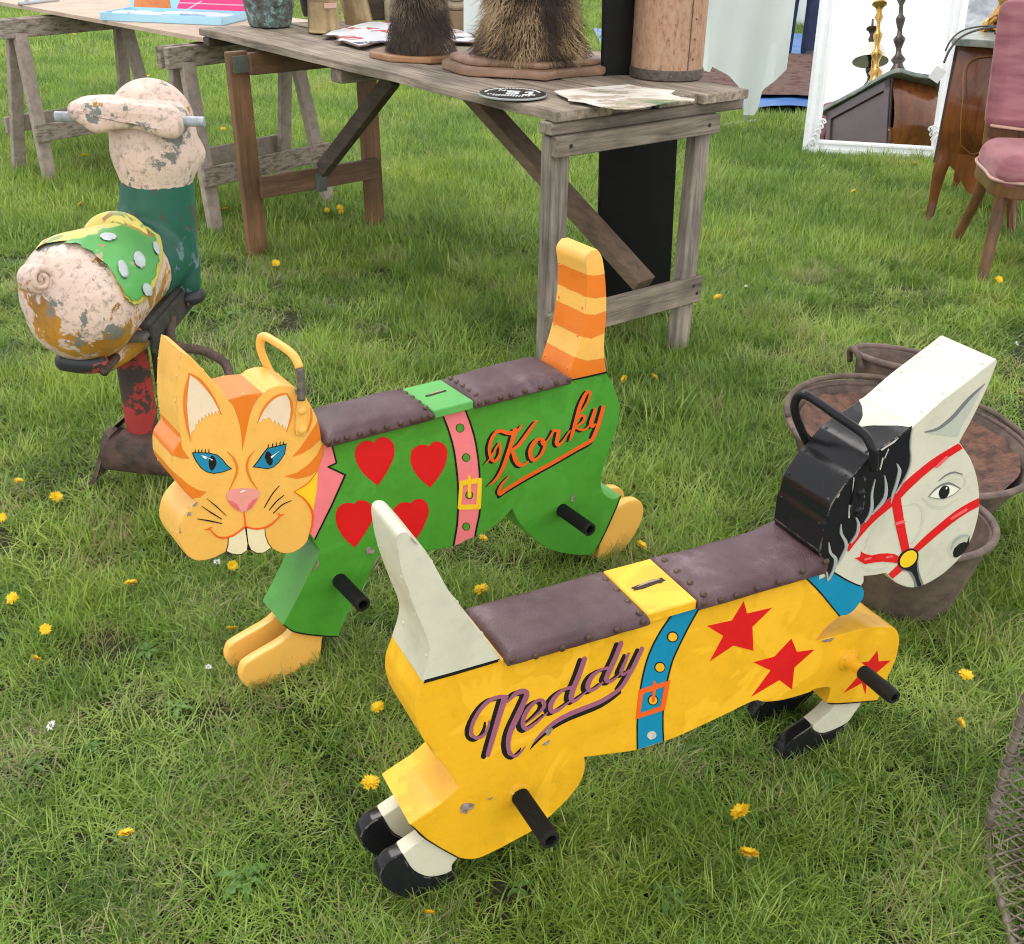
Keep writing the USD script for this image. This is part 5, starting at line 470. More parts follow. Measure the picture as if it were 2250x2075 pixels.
# ---------------------------------------------------------------- the two cut-out rides: outlines and sign-writing in tenths of a millimetre
def shp(name):
    out = []
    for rings in SH[name]:
        out.append(Polygon(np.array(rings[0]) / 1e4, [np.array(h) / 1e4 for h in rings[1:]]).buffer(0))
    return unary_union(out)
def soften(poly, corner=40, step=.006):
    """Rounds the run of an outline between its true corners."""
    def ring(P):
        P = np.array(P.coords)[:-1]; n = len(P)
        a = P - np.roll(P, 1, 0); b = np.roll(P, -1, 0) - P
        ang = np.degrees(np.abs(np.arctan2(a[:, 0] * b[:, 1] - a[:, 1] * b[:, 0], (a * b).sum(1))))
        c = [i for i in range(n) if ang[i] > corner]
        if not c: return crv(P, 4, True)
        out = []
        for i, s in enumerate(c):
            e = c[(i + 1) % len(c)]; e = e if e > s else e + n
            seg = np.array([P[q % n] for q in range(s, e + 1)])
            q = crv(seg, 4) if len(seg) > 2 else seg
            out.append(q[:-1])
        return np.vstack(out)
    gs = []
    for g in getattr(poly, 'geoms', [poly]):
        gs.append(Polygon(ring(g.exterior), [ring(h) for h in g.interiors]).buffer(0).simplify(.00015))
    return unary_union(gs)
def slab_solid(poly, y0, y1, r=.0022):
    """A board cut to an outline (x, z), from depth y0 to y1, with eased edges; a manifold."""
    P = np.array(poly.exterior.coords)[:-1]
    if not poly.exterior.is_ccw: P = P[::-1]
    a = P - np.roll(P, 1, 0); b = np.roll(P, -1, 0) - P
    a /= np.maximum(np.linalg.norm(a, axis=1, keepdims=True), 1e-9); b /= np.maximum(np.linalg.norm(b, axis=1, keepdims=True), 1e-9)
    na = np.c_[-a[:, 1], a[:, 0]]; nb = np.c_[-b[:, 1], b[:, 0]]
    mi = na + nb; mi /= np.maximum((mi * mi).sum(1, keepdims=True) / 2, .5)
    I = P + mi * r; M = P + mi * r * .29
    n = len(P); tri = earcut.triangulate_float64(P, np.array([n], np.uint32)).reshape(-1, 3).astype(int)
    rings = [(I, y0), (M, y0 + r * .29), (P, y0 + r), (P, y1 - r), (M, y1 - r * .29), (I, y1)]
    V = np.vstack([np.c_[q[:, 0], np.full(n, y), q[:, 1]] for q, y in rings]); F = []
    t0 = P[tri[0]]; ccw = np.cross(t0[1] - t0[0], t0[2] - t0[0]) > 0
    f = tri if ccw else tri[:, ::-1]
    F += [tuple(q) for q in f] + [tuple(q[::-1] + 5 * n) for q in f]
    for k in range(5):
        for i in range(n):
            j = (i + 1) % n
            F += [(k * n + i, (k + 1) * n + j, k * n + j), (k * n + i, (k + 1) * n + i, (k + 1) * n + j)]
    return m3.Manifold(m3.Mesh(V.astype(np.float32), np.array(F, np.uint32)))
def prism(poly, y0=-1.0, y1=1.0):
    out = m3.Manifold()
    for g in getattr(poly, 'geoms', [poly]):
        loops = [np.array(g.exterior.coords)[:-1]] + [np.array(h.coords)[:-1] for h in g.interiors]
        out += m3.Manifold.extrude(m3.CrossSection(loops, m3.FillRule.EvenOdd), y1 - y0).translate((0, 0, -y1)).rotate((90, 0, 0))
    return out
def tm(man):
    q = man.to_mesh(); return trimesh.Trimesh(q.vert_properties[:, :3], q.tri_verts, process=False)
def layer(poly, level, clip=None):
    """Painted shape on the near face: a film a fraction of a millimetre thick."""
    if clip is not None: poly = poly.intersection(clip)
    gs = [g for g in getattr(poly, 'geoms', [poly]) if g.geom_type == 'Polygon' and g.area > 2e-7]
    ms = []
    for g in gs:
        m = trimesh.creation.extrude_polygon(g, .0006 + .00035 * level, engine='earcut'); m.apply_translation((0, 0, -.0006)); m.apply_transform(UPR); ms.append(m)
    return trimesh.util.concatenate(ms)
def dome_stud(r, h, n=12):
    a = np.linspace(0, np.pi / 2, 5)
    return lathe([(r * math.cos(q), h * math.sin(q)) for q in a], n)

BLACK = paint('black_gloss_paint', (.0065, .0065, .0075), .19, .1, chip=(.35, .3, .26), chip_amt=-.045, edge=(.42, .36, .3), bump=.12, spec=.24)
CREAM = paint('cream_paint', (.60, .575, .44), .34, .14, chip=(.3, .22, .17), chip_amt=-.06, edge=(.32, .25, .2), bump=.12)
YELLOW = paint('yellow_paint', (.80, .415, .016), .30, .17, patch=.5, chip=(.33, .3, .28), chip_amt=-.06, edge=(.62, .36, .06), bump=.1)
GREEN = paint('green_paint', (.058, .265, .026), .33, .2, patch=.35, chip=(.2, .13, .09), chip_amt=-.055, edge=(.09, .3, .06), bump=.1)
GINGER = paint('ginger_paint', (.83, .45, .095), .33, .10, chip=(.28, .22, .2), chip_amt=-.06, edge=(.22, .15, .09), bump=.1)
ORANGE = paint('burnt_orange_paint', (.72, .185, .018), .34, .1)
RED = paint('red_paint', (.62, .008, .012), .3, .1)
HEART = paint('scarlet_paint', (.62, .004, .008), .42, .12)
BLUE = paint('blue_paint', (.004, .215, .365), .33, .1)
PINK = paint('pink_paint', (.82, .20, .22), .38, .12)
INK = paint('black_lining', (.006, .006, .006), .4, .05, spec=.25)
MAUVE = paint('mauve_paint', (.30, .095, .155), .42, .14)
VERMIL = paint('vermilion_paint', (.80, .11, .012), .4, .1)
BUCK = paint('buckle_yellow', (.86, .56, .02), .35, .08)
GREY = paint('grey_lining', (.34, .36, .33), .4, .1)
DGREY = paint('slate_lining', (.16, .16, .17), .4, .1)
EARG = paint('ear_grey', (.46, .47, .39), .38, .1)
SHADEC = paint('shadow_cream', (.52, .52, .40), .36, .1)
PALE = paint('pale_flesh', (.78, .62, .44), .42, .16)
TOOTH = paint('tooth_cream', (.80, .70, .44), .38, .12)
NOSE = paint('nose_pink', (.76, .30, .26), .36, .1)
ROSE = paint('nostril_rose', (.70, .13, .16), .36, .08)
WHITE = paint('white_dab', (.80, .78, .70), .4, .05)
SHINE = paint('strap_shine', (.72, .12, .12), .36, .05)
BARE = plain('bare_chip', (.20, .125, .095), .75, var=.5, scale=90, bump=.4, bscale=200, rgb2=(.33, .30, .28))
PINKCHIP = plain('primer_chip', (.42, .16, .12), .7, var=.4, scale=120, bump=.3, rgb2=(.60, .45, .38))
WORN = plain('worn_white', (.62, .58, .50), .6, var=.3, scale=120, bump=.2)
HIDE = look('oxblood_leather', {'tc': ('texture_coordinate', {}), 'n': ('noise_texture', {'scale': 7.0, 'detail': 7.0, 'roughness': .68}), 'r': ('rgb_ramp', {'ramp': [(.34, (.036, .014, .017)), (.48, (.068, .031, .036)), (.58, (.095, .052, .058)), (.70, (.20, .145, .16))]}),
    'w': ('voronoi_texture', {'scale': 420.0}), 'w2': ('noise_texture', {'scale': 11.0, 'detail': 4.0, 'distortion': 1.2}), 'm': ('math', {'math_type': 'multiply_add', 'value2': 6.0}), 'bp': ('bump', {'strength': .35, 'distance': .0016}),
    'rr': ('map_range', {'from_min': .3, 'from_max': .7, 'to_min': .34, 'to_max': .6}), 'p': ('principled_bsdf', {})},
    [('tc.object', 'n.vector'), ('tc.object', 'w.vector'), ('tc.object', 'w2.vector'), ('n.fac', 'r.fac'), ('r.color', 'p.base_color'), ('w2.fac', 'm.value1'), ('w.distance', 'm.value3'), ('m.value', 'bp.height'), ('bp.normal', 'p.normal'), ('n.fac', 'rr.value'), ('rr.result', 'p.roughness')])
BRONZE = plain('stud_metal', (.11, .065, .045), .42, .55, var=.5, scale=200, bump=.2)
RUBBER = plain('grip_rubber', (.010, .010, .010), .6, var=.4, scale=90, bump=.3, bscale=300, specular_ior_level=.3)
STEELR = plain('rusty_tube', (.22, .14, .10), .6, .5, var=.5, scale=120, bump=.3)

def grip(L, r, ribs=26):
    """Ribbed rubber pedal peg along -y with an open tube end."""
    n = ribs * 4; a = np.arange(n) / n * 2 * np.pi
    rr = r * (1 + .05 * np.where((np.arange(n) % 4) < 2, 1, -1))
    prof = [(0, .88), (.004, 1.0), (L - .006, 1.0), (L - .005, 1.06), (L - .001, 1.06), (L, 1.0)]
    V = []; F = []
    for y, k in prof:
        q = rr * k if y < L - .0055 else np.full(n, r * k)
        V.append(np.c_[q * np.cos(a), np.full(n, -y), q * np.sin(a)])
    for y, k in ((L, .66), (L - .03, .64)):
        V.append(np.c_[r * k * np.cos(a), np.full(n, -y), r * k * np.sin(a)])
    V = np.vstack(V); K = len(prof) + 2
    for i in range(K - 1):
        for q in range(n):
            s = (q + 1) % n
            F += [(i * n + q, (i + 1) * n + s, i * n + s), (i * n + q, (i + 1) * n + q, (i + 1) * n + s)]
    return trimesh.Trimesh(V, np.array(F)[:, ::-1], process=False)
def seat_pad(x0, x1, z, Tk, rise=.010, over=.012, thick=.026, seed=0, lift=0.0, hollow=0.0):
    """A leather covered pad across the body with a puffed top and a slightly rucked skirt."""
    nx, ny = 44, 22; F = []
    W = Tk + 2 * over
    def gz(u, v):
        p = 1 - np.minimum(1, np.maximum(abs(u - .5), 0) * 2) ** 5; q = 1 - np.minimum(1, abs(v - .5) * 2) ** 3
        return p * q
    U, Vv = np.meshgrid(np.linspace(0, 1, nx), np.linspace(0, 1, ny), indexing='ij')
    X = x0 + U * (x1 - x0); Y = -over + Vv * W
    Zt = z + thick + rise * gz(U, Vv) + lift * np.maximum(0, (U - .72) / .28) ** 1.6 - hollow * np.sin(np.pi * U) * .5
    nz = meshkit.fbm(np.stack([X * 16, Y * 16, X * 0 + seed], -1), 4, seed) - .5
    Zt = Zt + nz * .006
    ed = np.minimum(np.minimum(U, 1 - U) * (x1 - x0), np.minimum(Vv, 1 - Vv) * W)
    Zt = Zt - .007 * np.exp(-ed / .006)
    top_ = np.stack([X, Y, Zt], -1)
    idx = np.arange(nx * ny).reshape(nx, ny); V = top_.reshape(-1, 3).tolist()
    for i in range(nx - 1):
        for j in range(ny - 1):
            a, b, c, d = idx[i, j], idx[i + 1, j], idx[i + 1, j + 1], idx[i, j + 1]
            F += [(a, b, c), (a, c, d)]
    rim = [(i, 0) for i in range(nx)] + [(nx - 1, j) for j in range(1, ny)] + [(i, ny - 1) for i in range(nx - 2, -1, -1)] + [(0, j) for j in range(ny - 2, 0, -1)]
    prev = [idx[i, j] for i, j in rim]; cx, cy = (x0 + x1) / 2, -over + W / 2
    for f, bul in ((.62, .0022), (.3, .0026), (0.0, .001), (-.06, -.006)):
        cur = []
        for (i, j), q in zip(rim, prev):
            x, y, zz = top_[i, j]
            dx = (-1 if i == 0 else 1 if i == nx - 1 else 0); dy = (-1 if j == 0 else 1 if j == ny - 1 else 0)
            w = meshkit.fbm(np.array([[x * 60, y * 60, f * 3 + seed]]), 2, seed)[0] - .5
            cur.append(len(V)); V.append([x + dx * (bul + w * .002), y + dy * (bul + w * .002), z + (zz - z) * f])
        m = len(rim)
        for k in range(m):
            s = (k + 1) % m
            F += [(prev[k], cur[k], cur[s]), (prev[k], cur[s], prev[s])]
        prev = cur
    return trimesh.Trimesh(np.array(V), np.array(F)[:, :], process=False)
def studs(parent, pts, zface=None, r=.0062, h=.0042):
    m = dome_stud(r, h)
    for p in pts:
        part('stud', T(m, p, rx=90) if zface is None else T(m, p), BRONZE, parent, smooth=True)
def rivets(parent, mat, poly, spots, Tk, r=.0032):
    """Small painted nail heads along the edge strip of a cut-out."""
    ring = poly.exterior; m = dome_stud(r, r * .55, 8); ms = []
    for s, v in spots:
        L = ring.length * s; p = np.array(ring.interpolate(L).coords[0]); q = np.array(ring.interpolate(L + .002).coords[0])
        t = (q - p) / np.linalg.norm(q - p); o = np.array([t[1], -t[0]]) if ring.is_ccw else np.array([-t[1], t[0]])
        z = np.array([o[0], 0, o[1]]); x = np.array([0, 1.0, 0]); y = np.cross(z, x)
        M = np.eye(4); M[:3, 0], M[:3, 1], M[:3, 2] = x, y, z; M[:3, 3] = (p[0], v * Tk, p[1])
        k = m.copy(); k.apply_transform(M); ms.append(k)
    return ms
def foot_boards(R, names, mats, Tk, wid=.030, out=0.0, dx=0.0):
    for y0, y1, d in ((.003, .003 + wid, 0), (Tk - .003 - wid + out, Tk - .003 + out, dx)):
        for nm, key, mt in zip(names[0], names[1], mats):
            part(nm, tm(slab_solid(affinity.translate(soften(shp(key), 50), d, 0), y0, y1, .006 if 'hoof' in nm or 'paw' in nm else .004)), mt, R, smooth=40)

# ------------------------------------------------ donkey
(ox, oy, _, oaz) = SH['frames']['N']; TD = .123
donkey = thing('donkey_ride', 'yellow wooden donkey ride-on with a cream head, black mane and red stars, nearest the camera', 'ride-on toy', (ox, oy, 0), oaz)
OUT = soften(shp('d_outline'), 42); INN = OUT.buffer(-.0024)
solid = slab_solid(OUT, 0, TD, .0026)
ztail, zman, zcol, zhead = shp('d_tail'), shp('d_mane'), shp('d_collar'), shp('d_head')
zhead = zhead.difference(zman); zcol = zcol.difference(zman).difference(zhead)
zbody = sbox(-1, -1, 3, 3).difference(unary_union([ztail, zman, zcol, zhead]))
body_parts = {}
for nm, z, mt in (('body', zbody, YELLOW), ('tail', ztail, CREAM), ('collar', zcol, BLUE), ('mane', zman, BLACK), ('head', zhead, CREAM)):
    g = tm(solid ^ prism(z))
    if nm == 'tail':
        v = g.vertices; f = np.clip((v[:, 2] - .44) / .26, 0, 1); v[:, 1] *= 1 - .22 * f; g.vertices = v
    body_parts[nm] = part(nm, g, mt, donkey, 30)
CL = INN.difference(zman.buffer(.0004))
SINGLE = ('eye', 'inner_ear', 'pupil', 'chipped_paint', 'eyelet', 'eyelet_ring', 'tooth', 'nostril', 'lock', 'stripe', 'whisker', 'eye_rim', 'worn_edge', 'bridle_shine')
def film(name, key, mat, level, holder, clip):
    g = shp(key); gs = list(getattr(g, 'geoms', [g])) if name in SINGLE else [g]
    for q in gs:
        if not q.intersection(clip).is_empty and q.intersection(clip).area > 3e-7: part(name, layer(q, level, clip), mat, holder, False)
def dk(name, key, mat, level, parent='body', clip=INN): film(name, key, mat, level, body_parts[parent], clip)
dk('lining', 'd_collarline', INK, 2, 'collar'); dk('lining', 'd_tailline', INK, 2, 'tail')
dk('belt', 'd_belt', BLUE, 1); dk('lining', 'd_beltline', INK, 2); dk('eyelet_ring', 'd_hole_rim', INK, 2); dk('eyelet', 'd_hole', YELLOW, 3); dk('bare_hole', 'd_rawhole', WORN, 3); dk('buckle', 'd_buckle', VERMIL, 4)
for i in range(3): dk('star', 'd_star%d' % i, RED, 1)
dk('lettering_shadow', 'd_letshadow', INK, 1); dk('lettering', 'd_letters', MAUVE, 2)
dk('chipped_paint', 'd_chip', BARE, 4)
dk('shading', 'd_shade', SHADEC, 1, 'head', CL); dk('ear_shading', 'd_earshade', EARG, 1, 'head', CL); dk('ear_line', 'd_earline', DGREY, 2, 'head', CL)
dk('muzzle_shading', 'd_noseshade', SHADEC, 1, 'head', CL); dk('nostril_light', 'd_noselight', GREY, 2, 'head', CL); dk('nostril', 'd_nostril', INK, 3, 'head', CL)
dk('eye', 'd_eyewhite', paint('eye_cream', (.80, .77, .62), .38, .06), 2, 'head'); dk('eye_line', 'd_greyline', DGREY, 3, 'head'); dk('pupil', 'd_pupil', INK, 4, 'head'); dk('eye_glint', 'd_glint', WHITE, 5, 'head')
dk('bridle', 'd_strap', RED, 3, 'head', CL); dk('ribbon', 'd_ribbon', RED, 3, 'head', CL); dk('bridle_shine', 'd_strapshine', SHINE, 4, 'head', CL)
dk('mouth', 'd_mouth', INK, 3, 'head'); dk('boss_rim', 'd_boss_rim', INK, 5, 'head'); dk('boss', 'd_boss', BUCK, 6, 'head')
dk('lock', 'd_lock', GREY, 5, 'mane'); dk('chipped_paint', 'd_manechip', WORN, 2, 'mane'); dk('chipped_paint', 'd_manechip2', PINKCHIP, 3, 'mane'); dk('worn_edge', 'd_edgewear', WORN, 3, 'mane'); dk('worn_edge', 'd_platewear', WORN, 3, 'mane')
part('lining', layer(unary_union([shp('d_legline'), shp('d_legline2')]), 3, OUT), INK, donkey, False)
foot_boards(donkey, (('hoof', 'pastern'), ('d_hoof_r', 'd_pastern_r')), (BLACK, CREAM), TD)
foot_boards(donkey, (('hoof', 'pastern'), ('d_hoof_f', 'd_pastern_f')), (BLACK, CREAM), TD, .030, .022, .020)
Pt = SH['d_pts']; zs = .4335
sx = [p[0] for p in Pt['seat']]
s1 = part('seat_pad', seat_pad(sx[0] + .002, sx[1], zs, TD, .001, .010, .021, 3), HIDE, donkey, True)
s2 = part('seat_pad', seat_pad(sx[4] + .001, sx[5] - .001, zs, TD, .001, .010, .021, 5, lift=.012), HIDE, donkey, True)
pl = cbox(sx[3] - sx[2] - .002, TD + .014, .018, ((sx[2] + sx[3]) / 2, TD / 2, zs + .009), .002)
plank = part('seat_plank', pl, YELLOW, donkey, 30)
def slot(parent, x, y, z, L, w, ang, seed):
    r = np.random.default_rng(seed); n = 26; a = np.linspace(0, 2 * np.pi, n, endpoint=False)
    sx_, sy_ = L / 2, w / 2
    q = np.c_[np.sign(np.cos(a)) * sx_ * np.abs(np.cos(a)) ** .35, np.sign(np.sin(a)) * sy_ * np.abs(np.sin(a)) ** .5]; q += r.normal(0, w * .07, q.shape)
    g = affinity.rotate(Polygon(q).buffer(0), ang, origin=(0, 0))
    part('slot', T(plate(g, .0012), (x, y, z)), plain('slot_dark', (.03, .022, .016), .9), parent, False)
    h = affinity.rotate(Polygon([(-sx_ * .75, -.0), (-sx_ * .2, sy_ * .9), (sx_ * .5, sy_ * 1.1), (sx_ * .8, sy_ * .1), (sx_ * .1, sy_ * .2)]), ang, origin=(0, 0))
    part('splinter', T(plate(h, .0022), (x, y + .001, z)), plain('raw_wood', (.42, .30, .18), .8, var=.4, scale=60), parent, False)
slot(plank, (sx[2] + sx[3]) / 2, TD * .52, zs + .0175, .062, .013, 3, 2)
studs(s1, [(p[0], -.0128, p[1] + .003) for p in Pt['studs'][:6]]); studs(s2, [(p[0], -.0128, p[1] + .003 + .004 * (i > 4)) for i, p in enumerate(Pt['studs'][6:])])
studs(s1, [(sx[1] - .011, TD * q, zs + .0205) for q in (.0, .27, .55, .83)], 1); studs(s2, [(sx[4] + .013, TD * q, zs + .0205) for q in (.0, .3, .6, .9)], 1)
for k, (p, ln) in enumerate(zip(Pt['peg'], (.108, .118))):
    g = UsdGeom.Xform.Define(stage, path_for('pedal', donkey)).GetPrim()
    fl = lathe([(.0, .006), (.012, .0058), (.014, .0035), (.021, .003), (.0225, .001), (.0225, -.003)], 28)
    part('flange', T(fl, (p[0], 0, p[1]), rx=90), YELLOW, g, 40)
    for q in range(3):
        part('screw', T(dome_stud(.0036, .002, 8), (p[0] + .0165 * math.cos(q * 2.1 + .4), -.0028, p[1] + .0165 * math.sin(q * 2.1 + .4)), rx=90), YELLOW, g, True)
    if k == 0:
        part('grip', T(grip(ln, .0145), (p[0], 0, p[1])), RUBBER, g, 25)
    else:
        part('sleeve', T(lathe([(.016, 0), (.013, .008), (.0112, .018), (.0112, .045)], 24), (p[0], 0, p[1]), rx=90), YELLOW, g, True)
        part('grip', T(lathe([(.0115, .036), (.0135, .038), (.0142, .05), (.0138, .07), (.0145, .09), (.0135, ln - .004), (.0125, ln), (.0075, ln), (.007, ln - .02)], 24), (p[0], 0, p[1]), rx=90), RUBBER, g, 40)
hp = crv([(q[0], q[2], q[1]) for q in Pt['handle']], 5)
hb = part('handle', tube(hp, .0074, 14), BLACK, donkey, True)
part('mounting_plate', T(layer(soften(shp('d_plate'), 60), 9), (0, -.001, 0)), BLACK, hb, 30)
for p in Pt['bolts']: part('bolt', T(dome_stud(.0085, .006, 16), (p[0], -.004, p[1]), rx=90), BLACK, hb, True)
# cream point running down between the ears and the mane on the top surface
ring = OUT.exterior
def along(key):  return ring.project(Point(key))
_s = along((.8885, .674))
def on_edge(s, v, lift=.0006):
    p = np.array(ring.interpolate(s % ring.length).coords[0]); q = np.array(ring.interpolate((s + .003) % ring.length).coords[0]); t = (q - p) / np.linalg.norm(q - p)
    o = np.array([t[1], -t[0]]) if ring.is_ccw else np.array([-t[1], t[0]])
    return np.array([p[0] + o[0] * lift, v * TD, p[1] + o[1] * lift])
_dir = 1 if np.array(ring.interpolate(_s + .02).coords[0])[0] < .8885 else -1
gv = []; nn = 24
for i in range(nn + 1):
    v = i / nn
    d = .001 + float(np.interp(v, [0, .163, .433, .57, .69, .85, 1], [.002, .011, .034, .054, .028, .012, .003]))
    gv.append([on_edge(_s + _dir * d * k / 6, .012 + v * .976) for k in range(7)])
gv = np.array(gv); V = gv.reshape(-1, 3); F = []
for i in range(nn):
    for k in range(6):
        a = i * 7 + k; F += [(a, a + 1, a + 8), (a, a + 8, a + 7)]
part('blaze', trimesh.Trimesh(V, np.array(F), process=False), CREAM, body_parts['mane'], True)
L0 = ring.length
ear_s = [along(q) / L0 for q in ((.92, .688), (.962, .712), (1.0, .738), (1.035, .758))]
ms = rivets(donkey, CREAM, OUT, [(s, v) for s in ear_s for v in (.10, .90)], TD, .0034)
tl_s = [along(q) / L0 for q in ((-.012, .62), (0, .55), (.02, .48))] + [along(q) / L0 for q in ((.025, .63), (.065, .56), (.11, .49))]
ms += rivets(donkey, CREAM, OUT, [(s, v) for s in tl_s for v in (.07, .78)], TD, .003)
for m in ms: part('rivet', m, CREAM, donkey, True)
ms = rivets(donkey, BLACK, OUT, [(along(q) / L0, v) for q in ((.735, .52), (.733, .57), (.76, .62), (.80, .655)) for v in (.1, .9)], TD, .0034) 
for m in ms: part('rivet', m, BLACK, donkey, True)

# ------------------------------------------------ cat
(ox, oy, _, oaz) = SH['frames']['K']; TC = .104
cat = thing('cat_ride', 'green bodied wooden cat ride-on with a ginger head, red hearts and striped tail', 'ride-on toy', (ox, oy, 0), oaz)
OUT = soften(shp('c_outline'), 42); INN = OUT.buffer(-.0022)
solid = slab_solid(OUT, 0, TC, .0026)
zt, zh, zb, zthru = shp('c_tail'), shp('c_head'), shp('c_band'), shp('c_thru')
zt = zt.difference(zh)
zbd = sbox(-1, -1, 3, 3).difference(unary_union([zt, zh]))
cp_ = {}
for nm, z, mt in (('body', zbd, GREEN), ('head', zh.difference(zthru), GINGER), ('tail', zt.difference(zb), GINGER)):
    cp_[nm] = part(nm, tm(solid ^ prism(z)), mt, cat, 30)
part('stripe', tm(solid ^ prism(zh.intersection(zthru))), ORANGE, cp_['head'], 30)
part('stripe', tm(solid ^ prism(zt.intersection(zb))), ORANGE, cp_['tail'], 30)
def ct(name, key, mat, level, parent='body', clip=INN): film(name, key, mat, level, cp_[parent], clip)
ct('wedge', 'c_wedge', BUCK, 1); ct('lapel', 'c_lapel', PINK, 1); ct('lining', 'c_lapline', INK, 3)
ct('stripe', 'c_stripe', ORANGE, 2, 'head'); ct('face_line', 'c_line', ORANGE, 3, 'head'); ct('face_line', 'c_line2', VERMIL, 4, 'head'); ct('inner_ear', 'c_ear', PALE, 2, 'head')
ct('eye_rim', 'c_eyerim', INK, 2, 'head'); ct('eye', 'c_eye', BLUE, 3, 'head'); ct('pupil', 'c_pupil', INK, 4, 'head'); ct('eye_glint', 'c_glint', WHITE, 5, 'head')
ct('nose', 'c_nose', NOSE, 4, 'head'); ct('nostril', 'c_nostril', ROSE, 5, 'head'); ct('nose_glint', 'c_noseglint', WHITE, 5, 'head'); ct('whisker', 'c_whisker', INK, 3, 'head')
ct('tooth_rim', 'c_toothrim', INK, 1, 'head', OUT.buffer(-.0005)); ct('tooth', 'c_tooth', TOOTH, 2, 'head')
for i in range(4): part('heart', layer(soften(shp('c_heart%d' % i), 38), 1, INN), HEART, cp_['body'], False)
ct('belt', 'c_belt', PINK, 1); ct('lining', 'c_beltline', INK, 2); ct('eyelet_ring', 'c_hole_rim', INK, 2); ct('eyelet', 'c_hole', GREEN, 3); ct('buckle', 'c_buckle', BUCK, 4)
ct('lettering_shadow', 'c_letshadow', INK, 1); ct('lettering', 'c_letters', VERMIL, 2); ct('chipped_paint', 'c_chip', BARE, 4, 'body', OUT.buffer(-.0008))
part('lining', layer(unary_union([shp('c_legline'), shp('c_legline2')]), 3, OUT), INK, cat, False)
foot_boards(cat, (('paw',), ('c_foot_f',)), (GINGER,), TC, .025, .002)
foot_boards(cat, (('paw',), ('c_foot_r',)), (GINGER,), TC, .025)
Pt = SH['c_pts']; zs = .5035
sx = [p[0] for p in Pt['seat']]
s1 = part('seat_pad', seat_pad(sx[0] + .002, sx[1], zs, TC, .012, .014, .022, 8), HIDE, cat, True)
s2 = part('seat_pad', seat_pad(sx[4] + .001, sx[5] - .002, zs, TC, .012, .014, .022, 9), HIDE, cat, True)
LGREEN = paint('light_green_paint', (.09, .36, .075), .42, .2, bump=.2)
plank = part('seat_plank', cbox(sx[3] - sx[2] - .002, TC + .026, .018, ((sx[2] + sx[3]) / 2, TC / 2, zs + .009), .002), LGREEN, cat, 30)
slot(plank, (sx[2] + sx[3]) / 2, TC * .56, zs + .0175, .052, .008, 4, 4)
studs(s1, [(p[0], -.0168, zs + .011) for p in Pt['studs'][:10]]); studs(s2, [(p[0], -.0168, zs + .011) for p in Pt['studs'][10:]])
studs(s1, [(sx[1] - .010, TC * q, zs + .021 + .004 * (1 - abs(q - .5))) for q in (.0, .27, .52, .78, 1.0)], 1); studs(s2, [(sx[4] + .011, TC * q, zs + .021 + .004 * (1 - abs(q - .5))) for q in (.0, .24, .48, .72, .95)], 1)
for p, ln in zip(Pt['peg'], (.110, .108)):
    g = UsdGeom.Xform.Define(stage, path_for('pedal', cat)).GetPrim()
    part('flange', T(lathe([(.0, .003), (.015, .0028), (.0165, -.002)], 24), (p[0], 0, p[1]), rx=90), GREEN, g, 40)
    part('grip', T(grip(ln, .0148), (p[0], 0, p[1])), RUBBER, g, 25)
hp = crv([(q[0], q[2], q[1]) for q in Pt['handle']], 5)
nh = len(hp); hb = part('handle', tube(hp[nh // 4 - 2:], .0077, 14), GINGER, cat, True)
part('bare_steel', tube(hp[:nh // 4 - 1], .0075, 14), plain('bare_steel', (.16, .145, .12), .42, .7, var=.5, scale=80), hb, True)
part('mounting_plate', T(layer(soften(shp('c_plate'), 60), 9), (0, -.001, 0)), GINGER, hb, 30)
for p in Pt['bolts']: part('bolt', T(dome_stud(.0092, .0065, 16), (p[0], -.004, p[1]), rx=90), GINGER, hb, True)
ring = OUT.exterior; L0 = ring.length
ms = rivets(cat, GINGER, OUT, [(ring.project(Point(q)) / L0, v) for q in ((-.073, .70), (-.078, .655), (-.078, .61), (-.068, .575), (-.115, .50), (-.085, .45), (-.10, .40), (-.03, .70), (.0, .665), (.04, .64), (.11, .655), (.155, .63)) for v in (.06, .94)], TC, .003)
for m in ms: part('rivet', m, GINGER, cp_['head'], True)
ms = rivets(cat, ORANGE, OUT, [(ring.project(Point(q)) / L0, v) for q in ((.803, .73), (.80, .66), (.79, .60), (.77, .53)) for v in (.1, .9)], TC, .0034)
for m in ms: part('rivet', m, ORANGE, cp_['tail'], True)
# ---------------------------------------------------------------- weathered folding table with planks on end frames
GW = wood('weathered_plank', (.45, .37, .28), (.105, .08, .06), 'x', .8, 1.3, .6)
GWY = wood('weathered_post', (.40, .345, .29), (.115, .09, .07), 'z', .8, 1.3, .6)
GWX = wood('weathered_rail', (.37, .305, .235), (.10, .078, .058), 'y', .8, 1.3, .6)
BRN = wood('brown_post', (.25, .125, .055), (.10, .048, .02), 'z', .6, 1.0, .3)
BRNY = wood('brown_rail', (.21, .11, .055), (.085, .045, .022), 'y', .6, 1.0, .3)
DRK = wood('dark_timber', (.10, .072, .048), (.035, .026, .018), 'x', .7, 1.0, .3)
ZINC = plain('zinc_plate', (.13, .15, .13), .5, .6, var=.4)
TH = .878
TA, TB_, TC_ = at(1219, 247, TH), at(438, 62, TH), at(1633, 192, TH)
TL = float(np.linalg.norm(TA - TB_)); TWD = float(np.linalg.norm(TC_ - TA)); TAZ = math.degrees(math.atan2(*(TA - TB_)[1::-1]))
table = thing('plank_table', 'long weathered grey plank table on end frames, laden with taxidermy and metalware', 'table', (TB_[0], TB_[1], 0), TAZ)
